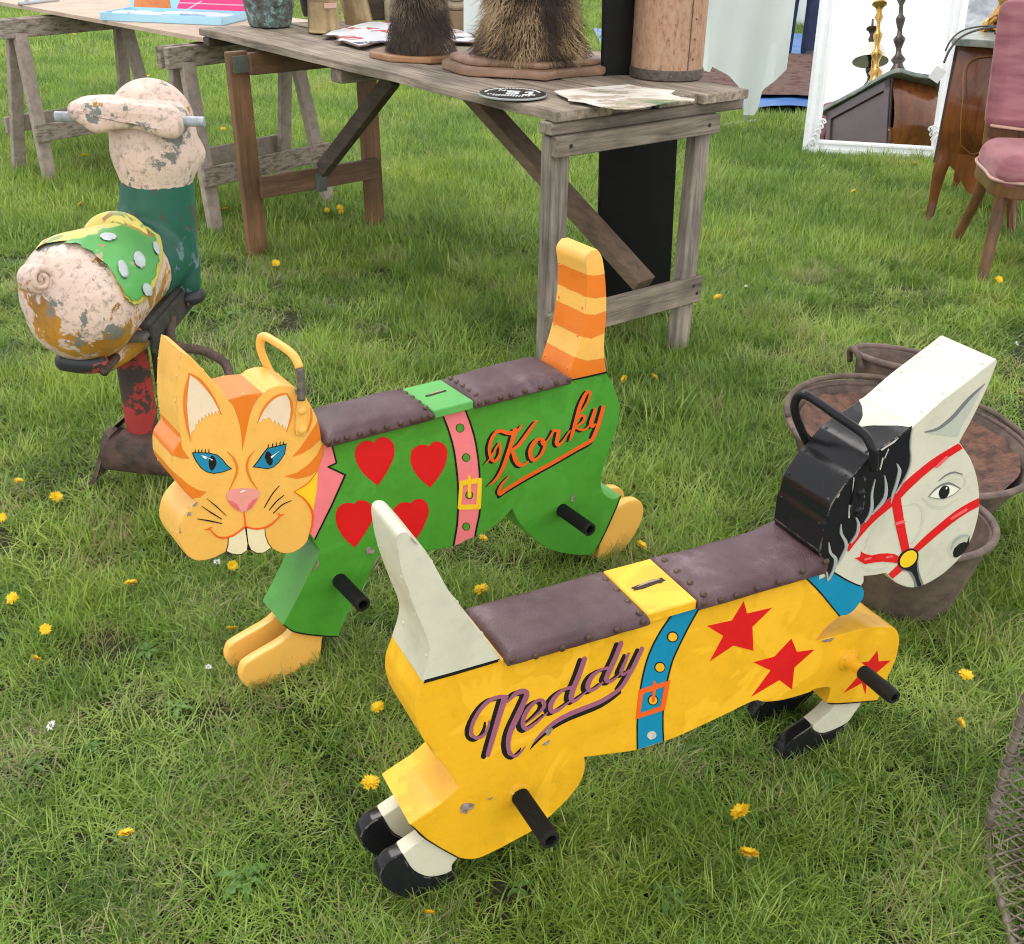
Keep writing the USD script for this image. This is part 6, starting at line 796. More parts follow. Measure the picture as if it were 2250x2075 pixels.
def tloc(p):
    """A world point in the table's own axes."""
    d = np.asarray(p, float) - [TB_[0], TB_[1], 0]; a = math.radians(TAZ)
    return np.array([d[0] * math.cos(a) + d[1] * math.sin(a), -d[0] * math.sin(a) + d[1] * math.cos(a), d[2]])
edges = [0, .235, .42, .60, TWD]
rg = np.random.default_rng(11)
for k in range(4):
    w = edges[k + 1] - edges[k] - .008; e0, e1 = rg.uniform(-.012, .012), (0, -.02, .0, .02)[k]
    n = 40; xs = np.linspace(0, TL, n); m = []
    lo = edges[k] + meshkit.fbm(np.stack([xs * 7, xs * 0 + k, xs * 0], -1), 3, k) * .004; hi = edges[k] + w - meshkit.fbm(np.stack([xs * 7, xs * 0 + k, xs * 0], -1), 3, k + 9) * .004
    if k == 0: lo = lo + .010 * np.clip((meshkit.fbm(np.stack([xs * 4, xs * 0, xs * 0], -1), 3, 2) - .55) * 6, 0, 1)
    xs2 = xs.copy(); xs2[0] += e0; xs2[-1] += e1
    P = Polygon(np.vstack([np.c_[xs2, lo], np.c_[xs2, hi][::-1]])).buffer(0)
    s = tm(slab_solid(P, 0, .030, .004)); v = s.vertices.copy()
    s = trimesh.Trimesh(np.c_[v[:, 0], v[:, 2], TH - v[:, 1] + (.0, -.002, .001, -.001)[k]], s.faces, process=False)
    if s.volume < 0: s.invert()
    part('plank', s, GW, table, 30)
part('cleat', cbox(.055, TWD + .01, .036, (TL - .035, TWD / 2, TH - .032 - .018), .004), GWX, table, 30)
part('cleat', cbox(.055, TWD, .036, (.05, TWD / 2, TH - .05), .004), DRK, table, 30)
part('cleat', cbox(.075, TWD - .02, .05, (TL * .47, TWD / 2 + .005, TH - .057), .004), GWX, table, 30)
def tpost(px0, py0, z0, px1, py1, z1, w, d, mat, name='leg'):
    a, b = tloc(at(px0, py0, z0)), tloc(at(px1, py1, z1))
    return part(name, beam(a, b, w, d, (1, 0, 0)), mat, table, 30)
xr = TL - .045
def vpost(x, y0, y1, z1, w, mat, lean=0.0): return part('leg', beam((x + lean, y0, -.02), (x, y1, z1), w, .045, (1, 0, 0)), mat, table, 30)
vpost(xr, .052, .047, TH - .075, .076, GWY, .0); vpost(xr - .002, TWD - .195, TWD - .155, TH - .075, .070, GWY, .03)
part('apron', cbox(.03, TWD - .125, .060, (xr + .038, TWD / 2 - .055, TH - .100), .003), GWX, table, 30)
part('stretcher', beam((xr + .037, .005, .222), (xr + .039, TWD - .125, .222), .03, .092, (0, 0, 1)), GWX, table, 30)
part('brace', beam((TL * .55, .44, TH - .08), (xr - .06, .53, .24), .085, .045, (1, 0, 1)), wood('brown_brace', (.24, .16, .10), (.11, .07, .045), 'x', .7), table, 30)
lf = tloc(at(566, 548, .03)); lf2 = tloc(at(825, 494, .03))
xl = .5 * (lf[0] + lf2[0])
for i, (q, mt) in enumerate(((lf, BRN), (lf2, BRN))):
    part('leg', beam((q[0], q[1], -.02), (q[0] - .02, q[1] - .01, TH - .04), .085, .04, (1, 0, 0)), mt, table, 30)
    part('bracket', cbox(.004, .07, .065, (q[0] + .021, q[1] - .01, TH - .085), .001), ZINC, table, False)
part('stretcher', beam((lf[0] + .035, lf[1] + .02, .30), (lf2[0] + .035, lf2[1], .30), .026, .088, (0, 0, 1)), BRNY, table, 30)
part('apron', beam((lf[0] + .03, lf[1] + .02, TH - .085), (lf2[0] + .03, lf2[1], TH - .085), .026, .085, (0, 0, 1)), BRNY, table, 30)
part('brace', beam((TL * .47, (lf[1] + lf2[1]) / 2, TH - .085), (xl + .07, (lf[1] + lf2[1]) / 2, .34), .065, .04, (0, 1, 0)), DRK, table, 30)
part('bracket', cbox(.004, .055, .085, (xl + .052, (lf[1] + lf2[1]) / 2, .285), .001), ZINC, table, False)
for x, y, z in ((xr + .054, .06, TH - .10), (xr + .054, TWD - .17, TH - .10), (xr + .0535, .045, .23), (xr + .0535, TWD - .17, .24), (xr + .0535, TWD - .15, .21)):
    part('nail_hole', T(lathe([(.0, .0015), (.006, .0015), (.006, -.004)], 10), (x, y, z), ry=90), plain('nail_hole', (.01, .009, .008), .8), table, False)

# ---------------------------------------------------------------- painted board on two trestles behind it
TG = plain('trestle_paint', (.36, .29, .24), .75, var=.5, scale=26, bump=.4, rgb2=(.24, .19, .155))
TGD = look('flaking_trestle', {'tc': ('texture_coordinate', {}), 'mp': ('mapping', {'scale': (6, 6, 22)}), 'n': ('noise_texture', {'scale': 3.0, 'detail': 7.0, 'roughness': .7}), 'r': ('rgb_ramp', {'ramp': [(.36, (.10, .07, .052)), (.46, (.22, .175, .14)), (.56, (.33, .27, .22))]}), 'bp': ('bump', {'strength': .4, 'distance': .005}), 'p': ('principled_bsdf', {'roughness': .8})},
    [('tc.object', 'mp.vector'), ('mp.vector', 'n.vector'), ('n.fac', 'r.fac'), ('r.color', 'p.base_color'), ('n.fac', 'bp.height'), ('bp.normal', 'p.normal')])
def trestle(label, nl, nr, fd, ztop):
    """Hinged trestle: two frames leaning together; nl, nr: feet at the near end, fd: vector to the far end."""
    nl, nr, fd = np.array([*nl, 0.0]), np.array([*nr, 0.0]), np.array([*fd, 0.0]); c = (nl + nr) / 2
    t = thing('trestle', label, 'trestle', c)
    u = fd / np.linalg.norm(fd); v = np.array([-u[1], u[0], 0]); v = v if v @ (nl - nr) > 0 else -v
    for s, q in ((1, nl - c), (-1, nr - c)):
        tp = v * .030 * s
        for e in (0.06, .94):
            part('leg', beam(q + fd * (.0 if e < .5 else 1.0) + [0, 0, -.02], tp + fd * e + [0, 0, ztop - .07], .07, .032, v), TG, t, 30)
        part('beam', beam(tp * .9 - u * .06 + [0, 0, ztop - .045], tp * .9 + fd + u * .06 + [0, 0, ztop - .045], .028, .09, (0, 0, 1)), TGD, t, 30)
        a = q * .72 + tp * .28; o = v * s * .024
        part('rail', beam(a + o - u * .03 + [0, 0, .26], a + o + fd + u * .03 + [0, 0, .26], .022, .085, (0, 0, 1)), TGD if s < 0 else TG, t, 30)
    return t
FD = (.43, .58)
trestle('taupe painted trestle at the far left, holding up the left end of the board', (-2.74, 6.13), (-2.47, 5.89), FD, .80)
trestle('taupe painted trestle half hidden behind the pig ride and the plank table', (-1.66, 5.25), (-1.38, 5.02), FD, .80)
BZ = .815
b0, b1 = at(0, 4, BZ + .018), at(460, 86, BZ + .018)
bu = (b1 - b0) / np.linalg.norm(b1 - b0); bv = np.array([-bu[1], bu[0], 0])
q0, q1 = b0 - bu * .9, b1 + bu * .05
P = Polygon([q0[:2], q1[:2], (q1 + bv * .8)[:2], (q0 + bv * .8)[:2]])
top('table_board', trimesh.util.concatenate([T(trimesh.creation.extrude_polygon(P, .018, engine='earcut'), (0, 0, BZ))]), plain('board_face', (.50, .37, .27), .6, var=.25, scale=6, bump=.1), 'tan plywood board laid across the two trestles at the top left', 'table top', False)
# things on the board
BX = thing('craft_box', 'open light blue boxed kit with a pink and blue picture lid on the trestle board', 'box', at(385, 44, BZ + .018), math.degrees(math.atan2(bu[1], bu[0])) + 33)
SKY = plain('light_blue_card', (.36, .62, .76), .5, var=.08, scale=5, bump=.02); HOT = plain('hot_pink_print', (.85, .04, .20), .45, var=.05, bump=.02); PAPER = plain('white_paper', (.74, .74, .74), .6, var=.1, bump=.05); SKIN_ = plain('orange_print', (.75, .22, .06), .5, var=.3, scale=12, bump=.02)
W_, D_ = .62, .30
part('tray', [cbox(W_, .006, .035, (0, -D_ / 2, .0185), .001), cbox(W_, .006, .035, (0, D_ / 2, .0185), .001), cbox(.006, D_, .035, (-W_ / 2, 0, .0185), .001), cbox(.006, D_, .035, (W_ / 2, 0, .0185), .001), cbox(W_, D_, .004, (0, 0, .003), .001)], SKY, BX, False)
r_ = np.random.default_rng(3)
for i in range(7):
    part('packet', cbox(.07 + r_.random() * .05, .10, .006, (-.25 + i * .08, r_.uniform(-.06, .06), .026 + r_.random() * .006), .001, rz=r_.uniform(-20, 20)), PAPER, BX, False)
part('packet', T(cbox(.13, .05, .004, (0, 0, 0), .001), (.10, -.04, .06), ry=-28, rz=15), PAPER, BX, False)
ld = part('lid', T(cbox(W_, .006, .42, (0, 0, .21), .001), (0, D_ / 2 + .004, .03), rx=-12), SKY, BX, False)
def lidp(poly, lv): return T(trimesh.creation.extrude_polygon(poly, .001 * lv, engine='earcut').apply_transform(UPR), (0, D_ / 2 + .0005, .031), rx=-12)
LX = Polygon([(-.06, .004), (.305, .004), (.305, .41), (.12, .41)])
part('pink_print', lidp(LX, 1), HOT, ld, False)
for i in range(12): part('stripe', lidp(sbox(-.05 + i * .012, .03 + i * .032, .30, .035 + i * .032).intersection(LX), 2), plain('pale_pink_print', (.85, .45, .55), .5), ld, False)
part('orange_print', lidp(Polygon(crv([(-.29, .004), (-.27, .10), (-.2, .16), (-.12, .13), (-.09, .004)], 5)), 2), SKIN_, ld, False)
fr = at(100, 0, BZ + .02)
WR = thing('wire_stand', 'grey bent metal foot of a stand on the trestle board', 'stand', (fr[0], fr[1], BZ + .018))
a_, b_ = at(42, 9, BZ + .026) - [fr[0], fr[1], BZ + .018], at(128, -1, BZ + .026) - [fr[0], fr[1], BZ + .018]
part('foot', tube([a_, (a_ + b_) / 2, b_], .010, 8), plain('grey_metal', (.42, .44, .46), .45, .3, var=.1), WR, True)
part('upright', tube([a_ + (b_ - a_) * .2, a_ + (b_ - a_) * .2 + [.0, .02, .45]], .012, 8), plain('grey_metal', (.42, .44, .46)), WR, True)

# ---------------------------------------------------------------- things on the plank table
def on_table(px, py): return at(px, py, TH + .001)
VERD = look('verdigris_copper', {'tc': ('texture_coordinate', {}), 'n': ('noise_texture', {'scale': 26.0, 'detail': 8.0, 'roughness': .75}), 'r': ('rgb_ramp', {'ramp': [(.36, (.045, .040, .036)), (.46, (.10, .095, .085)), (.54, (.12, .17, .16)), (.60, (.25, .42, .40)), (.68, (.11, .13, .12))]}), 'bp': ('bump', {'strength': .4, 'distance': .005}), 'p': ('principled_bsdf', {'roughness': .6, 'metallic': .3})},
    [('tc.object', 'n.vector'), ('n.fac', 'r.fac'), ('r.color', 'p.base_color'), ('n.fac', 'bp.height'), ('bp.normal', 'p.normal')])
p = on_table(594, 58)
bk = thing('copper_bucket', 'verdigris green copper bucket at the left end of the plank table', 'bucket', p)
part('body', lathe([(.0, .002), (.086, .002), (.092, .008), (.108, .09), (.122, .20), (.125, .27), (.129, .272), (.129, .278), (.121, .278), (.104, .10), (.085, .012), (0, .012)], 48), VERD, bk, 40)
part('lug', T(lathe([(0, .012), (.020, .010), (.026, .004), (.027, -.01)], 20), (.055, -.097, .112), rx=90), VERD, bk, True)
p = on_table(680, 36)
vs = top('dark_vase', T(lathe([(0, 0), (.028, 0), (.034, .02), (.05, .12), (.066, .26), (.07, .34), (.066, .34), (.046, .12), (0, .02)], 32), p), plain('dark_pewter', (.03, .03, .032), .35, .6, var=.4), 'tall black flared metal vase behind the brass can and the copper bucket', 'vase')
BRASS = plain('dull_brass', (.40, .29, .16), .36, .8, var=.35, scale=9, bump=.08)
p = on_table(713, 72)
c1 = thing('brass_can', 'dull brass cylindrical can standing upright with a small pink sticker', 'can', p)
part('body', lathe([(0, .002), (.070, .002), (.072, .006), (.068, .02), (.064, .123), (.0655, .128), (.0655, .133), (.061, .133), (.060, .01), (0, .008)], 44), BRASS, c1, 40)
part('handle', tube(crv([(.018, .0, .13), (.012, -.01, .16), (.0, -.01, .2), (-.01, -.005, .26)], 5), .006, 8), BRASS, c1, True)
part('sticker', T(trimesh.creation.cylinder(.0692, .020, sections=64).slice_plane((.044, -.045, 0), (.62, -.78, 0)), (0, 0, .112)), plain('pink_sticker', (.55, .34, .26), .6), c1, False)
p = on_table(790, 52)
c2 = thing('brass_tube', 'taller brass tube leaning against the brass can on the plank table', 'can', p, rot=(4, -12, 0))
part('body', lathe([(0, 0), (.062, 0), (.063, .006), (.060, .2), (.060, .30), (.056, .30), (.056, .01), (0, .008)], 40), BRASS, c2, 40)
# torn enamel sign lying flat
ENW = plain('chipped_enamel', (.66, .66, .68), .35, var=.1, scale=7, bump=.1); ENR = plain('enamel_red', (.50, .07, .08), .4, var=.3, scale=30, bump=.05); ENB = plain('enamel_blue', (.05, .07, .13), .4, var=.2, bump=.05); RUST = plain('rust_edge', (.16, .10, .065), .8, var=.5, scale=60, bump=.4)
def table_poly(pxs): return [tuple(on_table(*q)[:2]) for q in pxs]
CS = lambda u, v: (700 + u / 5.567, 40 + v / 5.567)
so = Polygon(table_poly([CS(*q) for q in [(40, 262), (130, 205), (330, 160), (500, 110), (640, 85), (780, 90), (960, 110), (1200, 115), (1580, 140), (1750, 190), (1900, 250), (1960, 330), (1900, 345), (1600, 335), (1300, 330), (1050, 330), (860, 330), (700, 352), (600, 380), (490, 398), (380, 360), (300, 330), (190, 338), (240, 290), (200, 262)]])).buffer(0)
sc_ = np.array(so.centroid.coords[0])
sg = thing('enamel_sign', 'torn white enamel sign with red and blue letters lying under the small fur mount', 'sign', (*sc_, TH + .002))
sl = affinity.translate(so, -sc_[0], -sc_[1])
part('plate', T(noisy(T(trimesh.creation.extrude_polygon(soften(sl, 60), .004, engine='earcut')), .0, 9), (0, 0, .010)), RUST, sg, False)
part('enamel', T(plate(sl.buffer(-.012), .001), (0, 0, .0142)), ENW, sg, False)
def sign_text(txt, h, px, ang, mat, z, bold=True):
    m = meshkit.text_mesh(txt, h, .001, bold); q = on_table(*CS(*px)); a = math.radians(ang)
    return T(m, (q[0] - sc_[0], q[1] - sc_[1], z), rz=ang)
SA = math.degrees(math.atan2(*(on_table(*CS(1800, 300)) - on_table(*CS(480, 380)))[1::-1]))
for tx, h, px, mt in (('S', .105, (330, 320), ENR), ('T', .105, (760, 245), ENR), ('K', .06, (380, 190), ENR), ('A', .06, (600, 190), ENR), ('E', .105, (1560, 235), ENR), ('R', .05, (820, 110), ENR)):
    part('letter', sign_text(tx, h, px, SA, mt, .0154), mt, sg, False)
part('lettering', sign_text('BICE', .042, (470, 372), SA, ENB, .0154), ENB, sg, False); part('lettering', sign_text('ES', .042, (1620, 305), SA, ENB, .0154), ENB, sg, False)
# taxidermy
OAK = wood('plaque_wood', (.36, .22, .14), (.21, .12, .075), 'x', .5, .6, .15); OAK2 = wood('light_plaque_wood', (.42, .22, .11), (.27, .13, .06), 'x', .5, .6, .15)
FURB = look('fur_skin', {'tc': ('texture_coordinate', {}), 'n': ('noise_texture', {'scale': 5.0, 'detail': 5.0}), 'r': ('rgb_ramp', {'ramp': [(.35, (.02, .014, .010)), (.6, (.075, .05, .03))]}), 'p': ('principled_bsdf', {'roughness': .9})}, [('tc.object', 'n.vector'), ('n.fac', 'r.fac'), ('r.color', 'p.base_color')])
def hair_look(name, cols):
    return look(name, {'hi': ('hair_info', {}), 'g': ('geometry', {}), 'n': ('noise_texture', {'scale': 7.0, 'detail': 3.0}), 'ad': ('math', {'math_type': 'multiply_add', 'value2': .34}), 'r': ('rgb_ramp', {'ramp': cols}), 'sc': ('math', {'math_type': 'multiply_add', 'value2': 1.5, 'value3': -.50}), 'nf': ('noise_texture', {'scale': 160.0, 'detail': 1.0}), 'ih': ('math', {'math_type': 'multiply_add', 'value2': .5}),
        'p': ('principled_bsdf', {'roughness': .55})}, [('g.position', 'n.vector'), ('g.position', 'nf.vector'), ('n.fac', 'sc.value1'), ('hi.intercept', 'ad.value1'), ('sc.value', 'ad.value3'), ('nf.fac', 'ih.value1'), ('ad.value', 'ih.value3'), ('ih.value', 'r.fac'), ('r.color', 'p.base_color')])
HAIR1 = hair_look('bristly_hair', [(.36, (.020, .012, .008)), (.46, (.11, .062, .030)), (.58, (.32, .20, .10)), (.74, (.62, .46, .27))])
HAIR2 = hair_look('smooth_hair', [(.36, (.022, .013, .010)), (.50, (.085, .047, .03)), (.62, (.19, .125, .08)), (.76, (.48, .40, .29))])
def fur(parent, mesh, n, length, flow, mat, seed, wob=.25, width=.0011, zmax=9):
    r = np.random.default_rng(seed); pts, fi = trimesh.sample.sample_surface(mesh, n, seed=seed); nn = mesh.face_normals[fi]; out = []; cnt = []
    for p_, n_ in zip(pts, nn):
        if p_[2] > zmax: continue
        f = np.asarray(flow(p_, n_), float); f = f - n_ * (f @ n_); f = f / (np.linalg.norm(f) + 1e-6); d = f + n_ * .55 + r.normal(0, wob, 3); d /= np.linalg.norm(d); l = length * (.5 + .8 * r.random())
        b = d * .6 + f * .5 + r.normal(0, wob * .6, 3) + [0, 0, -.15]
        out += [p_ - n_ * .002, p_ + d * l * .4, p_ + d * l * .7 + b * l * .12, p_ + d * l * .85 + b * l * .3]; cnt.append(4)
    c = UsdGeom.BasisCurves.Define(stage, path_for('fur', parent)); c.CreateTypeAttr('linear')
    c.CreateCurveVertexCountsAttr(Vt.IntArray(cnt)); c.CreatePointsAttr(Vt.Vec3fArray.FromNumpy(np.array(out, np.float32)))
    c.CreateWidthsAttr(Vt.FloatArray.FromNumpy(np.tile(np.array([1.0, .9, .6, .15], np.float32) * width, len(cnt)))); c.SetWidthsInterpolation('vertex')
    UsdShade.MaterialBindingAPI.Apply(c.GetPrim()).Bind(mat); tag(c.GetPrim(), kind='stuff')
p = on_table(925, 128); pm = (at(1060, 160, TH) + at(1290, 150, TH)) / 2
m1 = thing('small_fur_mount', 'dark brown smooth haired taxidermy neck on a pale octagonal wooden plaque', 'taxidermy', (p[0], p[1], TH + .001), TAZ + 40)
oc = Polygon([(.20 * math.cos(a) * .98, .15 * math.sin(a)) for a in np.arange(8) / 8 * 2 * np.pi + .39])
s = tm(slab_solid(oc, 0, .022, .006)); v = s.vertices; s = trimesh.Trimesh(np.c_[v[:, 0], v[:, 2], v[:, 1]], s.faces[:, ::-1], process=False)
part('plaque', s, OAK2, m1, 20)
nk = blob({'a': (0, 0, .03, .116), 'b': (0, .0, .12, .099), 'c': (-.005, .01, .24, .084), 'd': (-.01, -.01, .36, .075), 'e': (-.01, -.10, .46, .055), 'f': (-.01, -.18, .46, .035)}, [('a', 'b'), ('b', 'c'), ('c', 'd'), ('d', 'e'), ('e', 'f')], .02)
nk.vertices[:, 2] = np.maximum(nk.vertices[:, 2], .0225)
nkp = part('neck', nk, FURB, m1, True)
fur(m1, nk, 5200, .035, lambda q_, n_: (.25, .1, -1), HAIR2, 4, .12, .0013)
part('ear', T(trimesh.creation.icosphere(2, 1.0).apply_transform(np.diag([.022, .012, .06, 1])), (.085, .02, .33), ry=35), FURB, m1, True)
p = on_table(1168, 158)
m2 = thing('boar_mount', 'large shaggy brown taxidermy head and neck standing on a dark shield plaque', 'taxidermy', (p[0], p[1], TH + .001), 12)
shd = Polygon(crv([(-.285, .03), (-.29, .12), (-.16, .21), (0, .20), (.16, .21), (.29, .12), (.285, .03), (.24, -.09), (.12, -.14), (.0, -.185), (-.12, -.14), (-.24, -.09)], 5, True))
shd = shd.union(Polygon([(-.09, -.14), (.0, -.215), (.09, -.14)]))
for k, (ins, z0, z1) in enumerate(((0, 0, .03), (.028, .03, .052))):
    s = tm(slab_solid(shd.buffer(-ins, join_style=2).simplify(.001), z0, z1, .009)); v = s.vertices
    part('plaque' if k == 0 else 'moulding', trimesh.Trimesh(np.c_[v[:, 0], v[:, 2], v[:, 1]], s.faces[:, ::-1], process=False), OAK, m2, 35)
nk = blob({'a': (0, .03, .07, .168), 'b': (0, .03, .16, .150), 'c': (0, .03, .28, .132), 'd': (0, .02, .40, .125), 'e': (0, -.10, .52, .085), 'f': (0, -.22, .58, .06), 'el': (-.12, .02, .40, .05), 'er': (.14, .0, .36, .05), 'er2': (.175, -.01, .31, .035), 'el2': (-.17, 0, .33, .03)}, [('a', 'b'), ('b', 'c'), ('c', 'd'), ('d', 'e'), ('e', 'f'), ('d', 'el'), ('d', 'er'), ('er', 'er2'), ('el', 'el2')], .025)
nk.vertices[:, 2] = np.maximum(nk.vertices[:, 2], .0525); ff = nk.vertices; ff[:, 0] *= 1 + .10 * np.clip((.12 - ff[:, 2]) / .07, 0, 1)
part('neck', nk, FURB, m2, True)
fur(m2, nk, 9500, .055, lambda q_, n_: (q_[0] * 2.2, -.1 + q_[1] * .6, -1), HAIR1, 6, .42, .0016)
# copper cylinder
COP = look('worn_copper', {'tc': ('texture_coordinate', {}), 'mp': ('mapping', {'scale': (10, 10, 4.5)}), 'n': ('noise_texture', {'scale': 6.5, 'detail': 6.0, 'roughness': .75}), 'v': ('voronoi_texture', {'scale': 60.0}), 'r': ('rgb_ramp', {'ramp': [(.35, (.15, .055, .035)), (.39, (.33, .175, .105)), (.5, (.42, .25, .155)), (.7, (.45, .32, .22))]}), 'bp': ('bump', {'strength': .25, 'distance': .004}), 'p': ('principled_bsdf', {'roughness': .5, 'metallic': .35})},
    [('tc.object', 'mp.vector'), ('mp.vector', 'n.vector'), ('n.fac', 'r.fac'), ('r.color', 'p.base_color'), ('n.fac', 'bp.height'), ('bp.normal', 'p.normal')])
p = on_table(1463, 168)
cc = thing('copper_cylinder', 'tall worn copper cylinder with a riveted seam and dark base band on the plank table', 'container', p)
CR_ = .122
part('body', lathe([(0, .03), (CR_, .03), (CR_, .62), (CR_ - .004, .62), (CR_ - .004, .04), (0, .04)], 64), COP, cc, 40)
part('base_band', lathe([(0, 0), (CR_ + .001, 0), (CR_ + .004, .003), (CR_ + .004, .03), (CR_ + .001, .034)], 64), plain('dark_band', (.12, .095, .075), .6, .4, var=.5, scale=70), cc, 40)
sa = math.radians(-62)
part('seam', tube([(CR_ * math.cos(sa), CR_ * math.sin(sa), .035), (CR_ * math.cos(sa), CR_ * math.sin(sa), .62)], .0022, 6), plain('seam_solder', (.14, .09, .08), .5, .5), cc, True)
for i in range(9):
    a = sa + .16; part('rivet', T(T(dome_stud(.0042, .003, 10), ry=90), (CR_ * math.cos(a), CR_ * math.sin(a), .07 + i * .062), rz=0), plain('copper_rivet', (.22, .13, .07), .5, .6), cc, True)
for i in range(12):
    a = i / 12 * 6.283; part('rivet', T(T(dome_stud(.004, .003, 8), ry=90), ((CR_ + .003) * math.cos(a), (CR_ + .003) * math.sin(a), .017)), plain('pale_rivet', (.30, .27, .22), .5, .5), cc, True)
# round black plaque with white lettering
p = on_table(1126, 213)
dp = thing('round_sign', 'small round black enamel sign with white lettering and the number 15', 'sign', (p[0], p[1], TH + .002), 0)
part('disc', lathe([(0, 0), (.098, 0), (.103, .004), (.104, .009), (.100, .011), (0, .011)], 56), plain('black_enamel', (.012, .012, .014), .22, var=.1, bump=.03), dp, 40)
part('rim', lathe([(.1005, .0105), (.104, .0092), (.1046, .006), (.1035, .0035)], 56), plain('worn_rim', (.34, .35, .34), .4, .5), dp, True)
WL = plain('white_enamel', (.72, .72, .72), .4, var=.05, bump=.02)
rot_ = -10
part('lettering', T(meshkit.text_mesh('51', .058, .0012, True), (-.030, -.024, .0108), rz=rot_), WL, dp, False)
part('lettering', T(meshkit.text_mesh('No', .024, .0012), (-.046, .030, .0108), rz=rot_), WL, dp, False)
mk = random.Random(6); ms = []
for i in range(22):                                   # worn illegible lettering round the rim and in two lines below
    a = math.radians(172 - i * 7.6); ms.append(T(cbox(.008, .0045 + mk.random() * .004, .0012, (0, .083, .0112), .0002), rz=math.degrees(a) - 90))
for row, n_ in ((-.044, 15), (-.060, 11)):
    for i in range(n_): ms.append(T(cbox(.0055, .004 + mk.random() * .005, .0012, ((i - n_ / 2) * .0088, row, .0112), .0002, rz=mk.uniform(-30, 30)), rz=rot_))
part('lettering', ms, WL, dp, False)
# painted tin plate hanging over the table's end
tp = [(1200 + u / 4.5545, 180 + v / 4.5545) for u, v in [(80, 92), (300, 68), (600, 45), (830, 28), (1000, 60), (1290, 85), (1250, 120), (1330, 150), (1484, 170), (1484, 188), (1250, 205), (1050, 240), (900, 265), (800, 273), (700, 270), (560, 250), (440, 222), (380, 205), (220, 185), (210, 160), (140, 130)]]
tpo = Polygon([tuple(at(*q, TH + .012)[:2]) for q in tp]).buffer(0); tc0 = np.array(tpo.centroid.coords[0])
TINP = look('flaked_tin_paint', {'tc': ('texture_coordinate', {}), 'mp': ('mapping', {'rotation': (0, 0, .7), 'scale': (1.0, 2.0, 1.0)}), 'n': ('noise_texture', {'scale': 3.2, 'detail': 9.0, 'roughness': .72}), 'r': ('rgb_ramp', {'ramp': [(.36, (.10, .15, .08)), (.44, (.19, .24, .13)), (.47, (.44, .36, .28)), (.50, (.33, .22, .17)), (.53, (.58, .53, .46)), (.66, (.68, .65, .60))]}), 'bp': ('bump', {'strength': .3, 'distance': .003}), 'p': ('principled_bsdf', {'roughness': .6})},
    [('tc.object', 'mp.vector'), ('mp.vector', 'n.vector'), ('n.fac', 'r.fac'), ('r.color', 'p.base_color'), ('n.fac', 'bp.height'), ('bp.normal', 'p.normal')])
top('tin_plate', T(trimesh.creation.extrude_polygon(soften(affinity.translate(tpo, -tc0[0], -tc0[1]), 50), .0025, engine='earcut'), (tc0[0], tc0[1], TH + .010)), TINP, 'bent tin plate with flaking green and cream paint, beside the copper cylinder', 'metal sheet', False)
# ---------------------------------------------------------------- the sprung pig
PIG = look('flaking_pink', {'tc': ('texture_coordinate', {}), 'n': ('noise_texture', {'scale': 9.0, 'detail': 8.0, 'roughness': .66, 'distortion': .5}), 'n2': ('noise_texture', {'scale': 13.0, 'detail': 7.0, 'roughness': .68}), 'n3': ('noise_texture', {'scale': 3.0, 'detail': 3.0}), 'n4': ('noise_texture', {'scale': 60.0, 'detail': 5.0, 'roughness': .7}),
    'pk': ('rgb_ramp', {'ramp': [(.35, (.58, .41, .33)), (.65, (.70, .53, .44))]}), 'sx': ('separate_xyz', {}), 'lo': ('map_range', {'from_min': -.10, 'from_max': .10, 'to_min': .12, 'to_max': -.02, 'clamp': True}),
    'm1': ('math', {'math_type': 'add'}), 'a1': ('rgb_ramp', {'ramp': [(.60, (0, 0, 0)), (.615, (1, 1, 1))]}), 'a2': ('rgb_ramp', {'ramp': [(.585, (0, 0, 0)), (.61, (1, 1, 1))]}), 'm3': ('math', {'math_type': 'add'}), 'a3': ('rgb_ramp', {'ramp': [(.50, (0, 0, 0)), (.70, (1, 1, 1))]}),
    'oc': ('rgb_ramp', {'ramp': [(.4, (.52, .24, .02)), (.6, (.30, .14, .02)), (.75, (.08, .12, .04))]}), 'x1': ('mix', {}), 'x2': ('mix', {'color2': (.17, .18, .16)}), 'x3': ('mix', {'color2': (.14, .11, .08)}), 'f3': ('math', {'math_type': 'multiply', 'value2': .75}),
    'bp': ('bump', {'strength': .35, 'distance': .004}), 'p': ('principled_bsdf', {'roughness': .42})},
    [('tc.object', 'n.vector'), ('tc.object', 'n2.vector'), ('tc.object', 'n3.vector'), ('tc.object', 'n4.vector'), ('n3.fac', 'pk.fac'), ('tc.object', 'sx.vector'), ('sx.z', 'lo.value'), ('n.fac', 'm1.value1'), ('lo.result', 'm1.value2'), ('m1.value', 'a1.fac'), ('n2.fac', 'a2.fac'),
     ('n3.fac', 'oc.fac'), ('pk.color', 'x1.color1'), ('oc.color', 'x1.color2'), ('a1.color', 'x1.fac'), ('x1.color', 'x2.color1'), ('a2.color', 'x2.fac'), ('n4.fac', 'a3.fac'), ('a3.color', 'f3.value1'), ('f3.value', 'x3.fac'), ('x2.color', 'x3.color1'), ('x3.color', 'p.base_color'), ('n2.fac', 'bp.height'), ('bp.normal', 'p.normal')])
